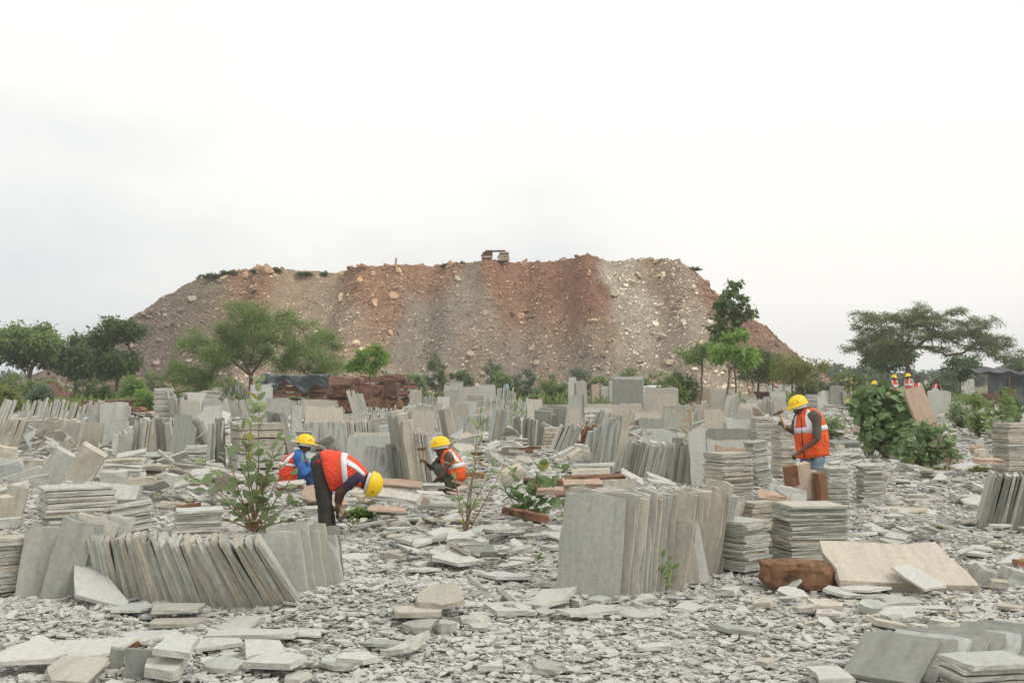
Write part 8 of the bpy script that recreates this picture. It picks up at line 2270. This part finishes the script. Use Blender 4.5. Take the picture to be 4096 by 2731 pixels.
# red hand pump, black crate, litter
P_ = base_at(1775, 75)
r_ = empty('hand_pump', P_, 'small red hand pump standing far behind the yellow helmet', 'pump')
RP = plain_mat('red_paint', lin(150, 38, 32), 0.5, 0.15)
V, Fc = cap_geo(V3((0, 0, 0)), 0.045, V3((0, 0, up_at(870, 75))), 0.04, 10, 2); link('column', mesh('column', V, Fc, True), RP, r_)
V, Fc = cap_geo(V3((0.05, 0, up_at(870, 75))), 0.03, V3((-0.5, 0, up_at(874, 75))), 0.025, 8, 2); link('handle', mesh('handle', V, Fc, True), RP, r_)
V, Fc = cap_geo(V3((0, 0, up_at(870, 75) * 0.75)), 0.05, V3((0.3, 0, up_at(870, 75) * 0.66)), 0.045, 8, 2); link('spout', mesh('spout', V, Fc, True), RP, r_)

def crate():
    P = gp('M', 288, 305); k = mpx('M', P.y)
    root = empty('black_crate', P + V3((0, 0, 0.25)), 'small black crate resting at the end of the slab rows near the track', 'crate')
    m = plain_mat('black_plastic', lin(40, 42, 44), 0.5, 0.1)
    w, h = 75 * k, 38 * k
    for nm, sx, sy, sz, c in (('side_panel', w, 0.03, h, (0, -0.2, 0)), ('side_panel', w, 0.03, h, (0, 0.2, 0)), ('end_panel', 0.03, 0.4, h, (-w / 2, 0, 0)), ('end_panel', 0.03, 0.4, h, (w / 2, 0, 0)), ('base_panel', w, 0.4, 0.03, (0, 0, 0))):
        V, Fc = slab_geo(sx, sz, sy, 0.002, 1, 1); o = link(nm, mesh(nm, V, Fc), m, root); o.location = (c[0] * 0.98, c[1], c[2])
crate()

def wrapper(reg, x, y, w, cols, label, rot):
    P = gp(reg, x, y); k = mpx(reg, P.y); s = w * k
    me_v = [(-s / 2, 0, 0), (s / 2, 0, 0.01), (s / 2, 0.03, s * 0.7), (-s / 2, 0.04, s * 0.8), (0, -0.015, s * 0.4)]
    root = empty('packet', (P.x, P.y, gh(P.x, P.y) + 0.04), label, 'litter')
    m = [plain_mat(label[:14].replace(' ', '_') + str(i), c, 0.4, 0.05, spec=0.5) for i, c in enumerate(cols)]
    o = link('foil', mesh('foil', me_v, [(0, 1, 4), (1, 2, 4), (2, 3, 4), (3, 0, 4)]), m[0], root)
    o.modifiers.new('t', 'SOLIDIFY').thickness = 0.004
    o2 = link('print', mesh('print', [(-s * 0.3, -0.012, s * 0.25), (s * 0.2, -0.014, s * 0.2), (s * 0.25, -0.008, s * 0.5), (-s * 0.28, -0.006, s * 0.55)], [(0, 1, 2, 3)]), m[1], root)
    root.rotation_euler = (0, 0, R(rot))
wrapper('r', 226, 700, 34, [lin(190, 40, 40), lin(222, 190, 60)], 'crumpled red and yellow packet at the foot of the narrow pale slab', 10)
wrapper('r', 1232, 455, 44, [lin(206, 212, 210), lin(52, 128, 122)], 'white and teal packet beside the broad stack', -8)

# earth track in the middle distance
a_, b_ = gp('M', 560, 420), gp('M', 1000, 330)
TR = plain_mat('bare_earth', lin(158, 138, 118), 0.95, 0.2, 3, bump=0.4)
Vt, Ft = [], []
for j in range(9):
    for i in range(19):
        u, t = i / 18, j / 8
        x = a_.x + (b_.x + 3 - a_.x) * u; y = 33 + t * 12 + 1.6 * math.sin(u * 3)
        x *= y / 38
        ed = 1 - max(abs(t - 0.5) * 2, abs(u - 0.5) * 2) ** 6
        Vt.append((x, y, gh(x, y) + 0.05 * ed - 0.03 + 0.03))
for j in range(8):
    for i in range(18): Ft.append((j * 19 + i, j * 19 + i + 1, (j + 1) * 19 + i + 1, (j + 1) * 19 + i))
tag(link('track_path', mesh('track_path', Vt, Ft, True), TR), 'patch of bare brown earth track in the middle distance', 'path', kind='structure')

# thin air haze over the whole place
def haze():
    x0, x1, y0, y1, z0, z1 = -420, 420, -60, 700, -1.0, 26.0
    V = [(x, y, z) for z in (z0, z1) for y in (y0, y1) for x in (x0, x1)]
    Fc = [(0, 2, 3, 1), (4, 5, 7, 6), (0, 1, 5, 4), (2, 6, 7, 3), (0, 4, 6, 2), (1, 3, 7, 5)]
    m = bpy.data.materials.new('pale_haze'); m.use_nodes = True
    nt = m.node_tree; nt.nodes.clear()
    out = nt.nodes.new('ShaderNodeOutputMaterial'); v = nt.nodes.new('ShaderNodeVolumePrincipled')
    v.inputs['Color'].default_value = (0.93, 0.95, 0.98, 1); v.inputs['Density'].default_value = 0.0008; v.inputs['Anisotropy'].default_value = 0.2
    nt.links.new(v.outputs[0], out.inputs['Volume'])
    tag(link('haze', mesh('haze', V, Fc), m), 'thin pale haze in the air over the yard', 'haze', kind='stuff')

haze()
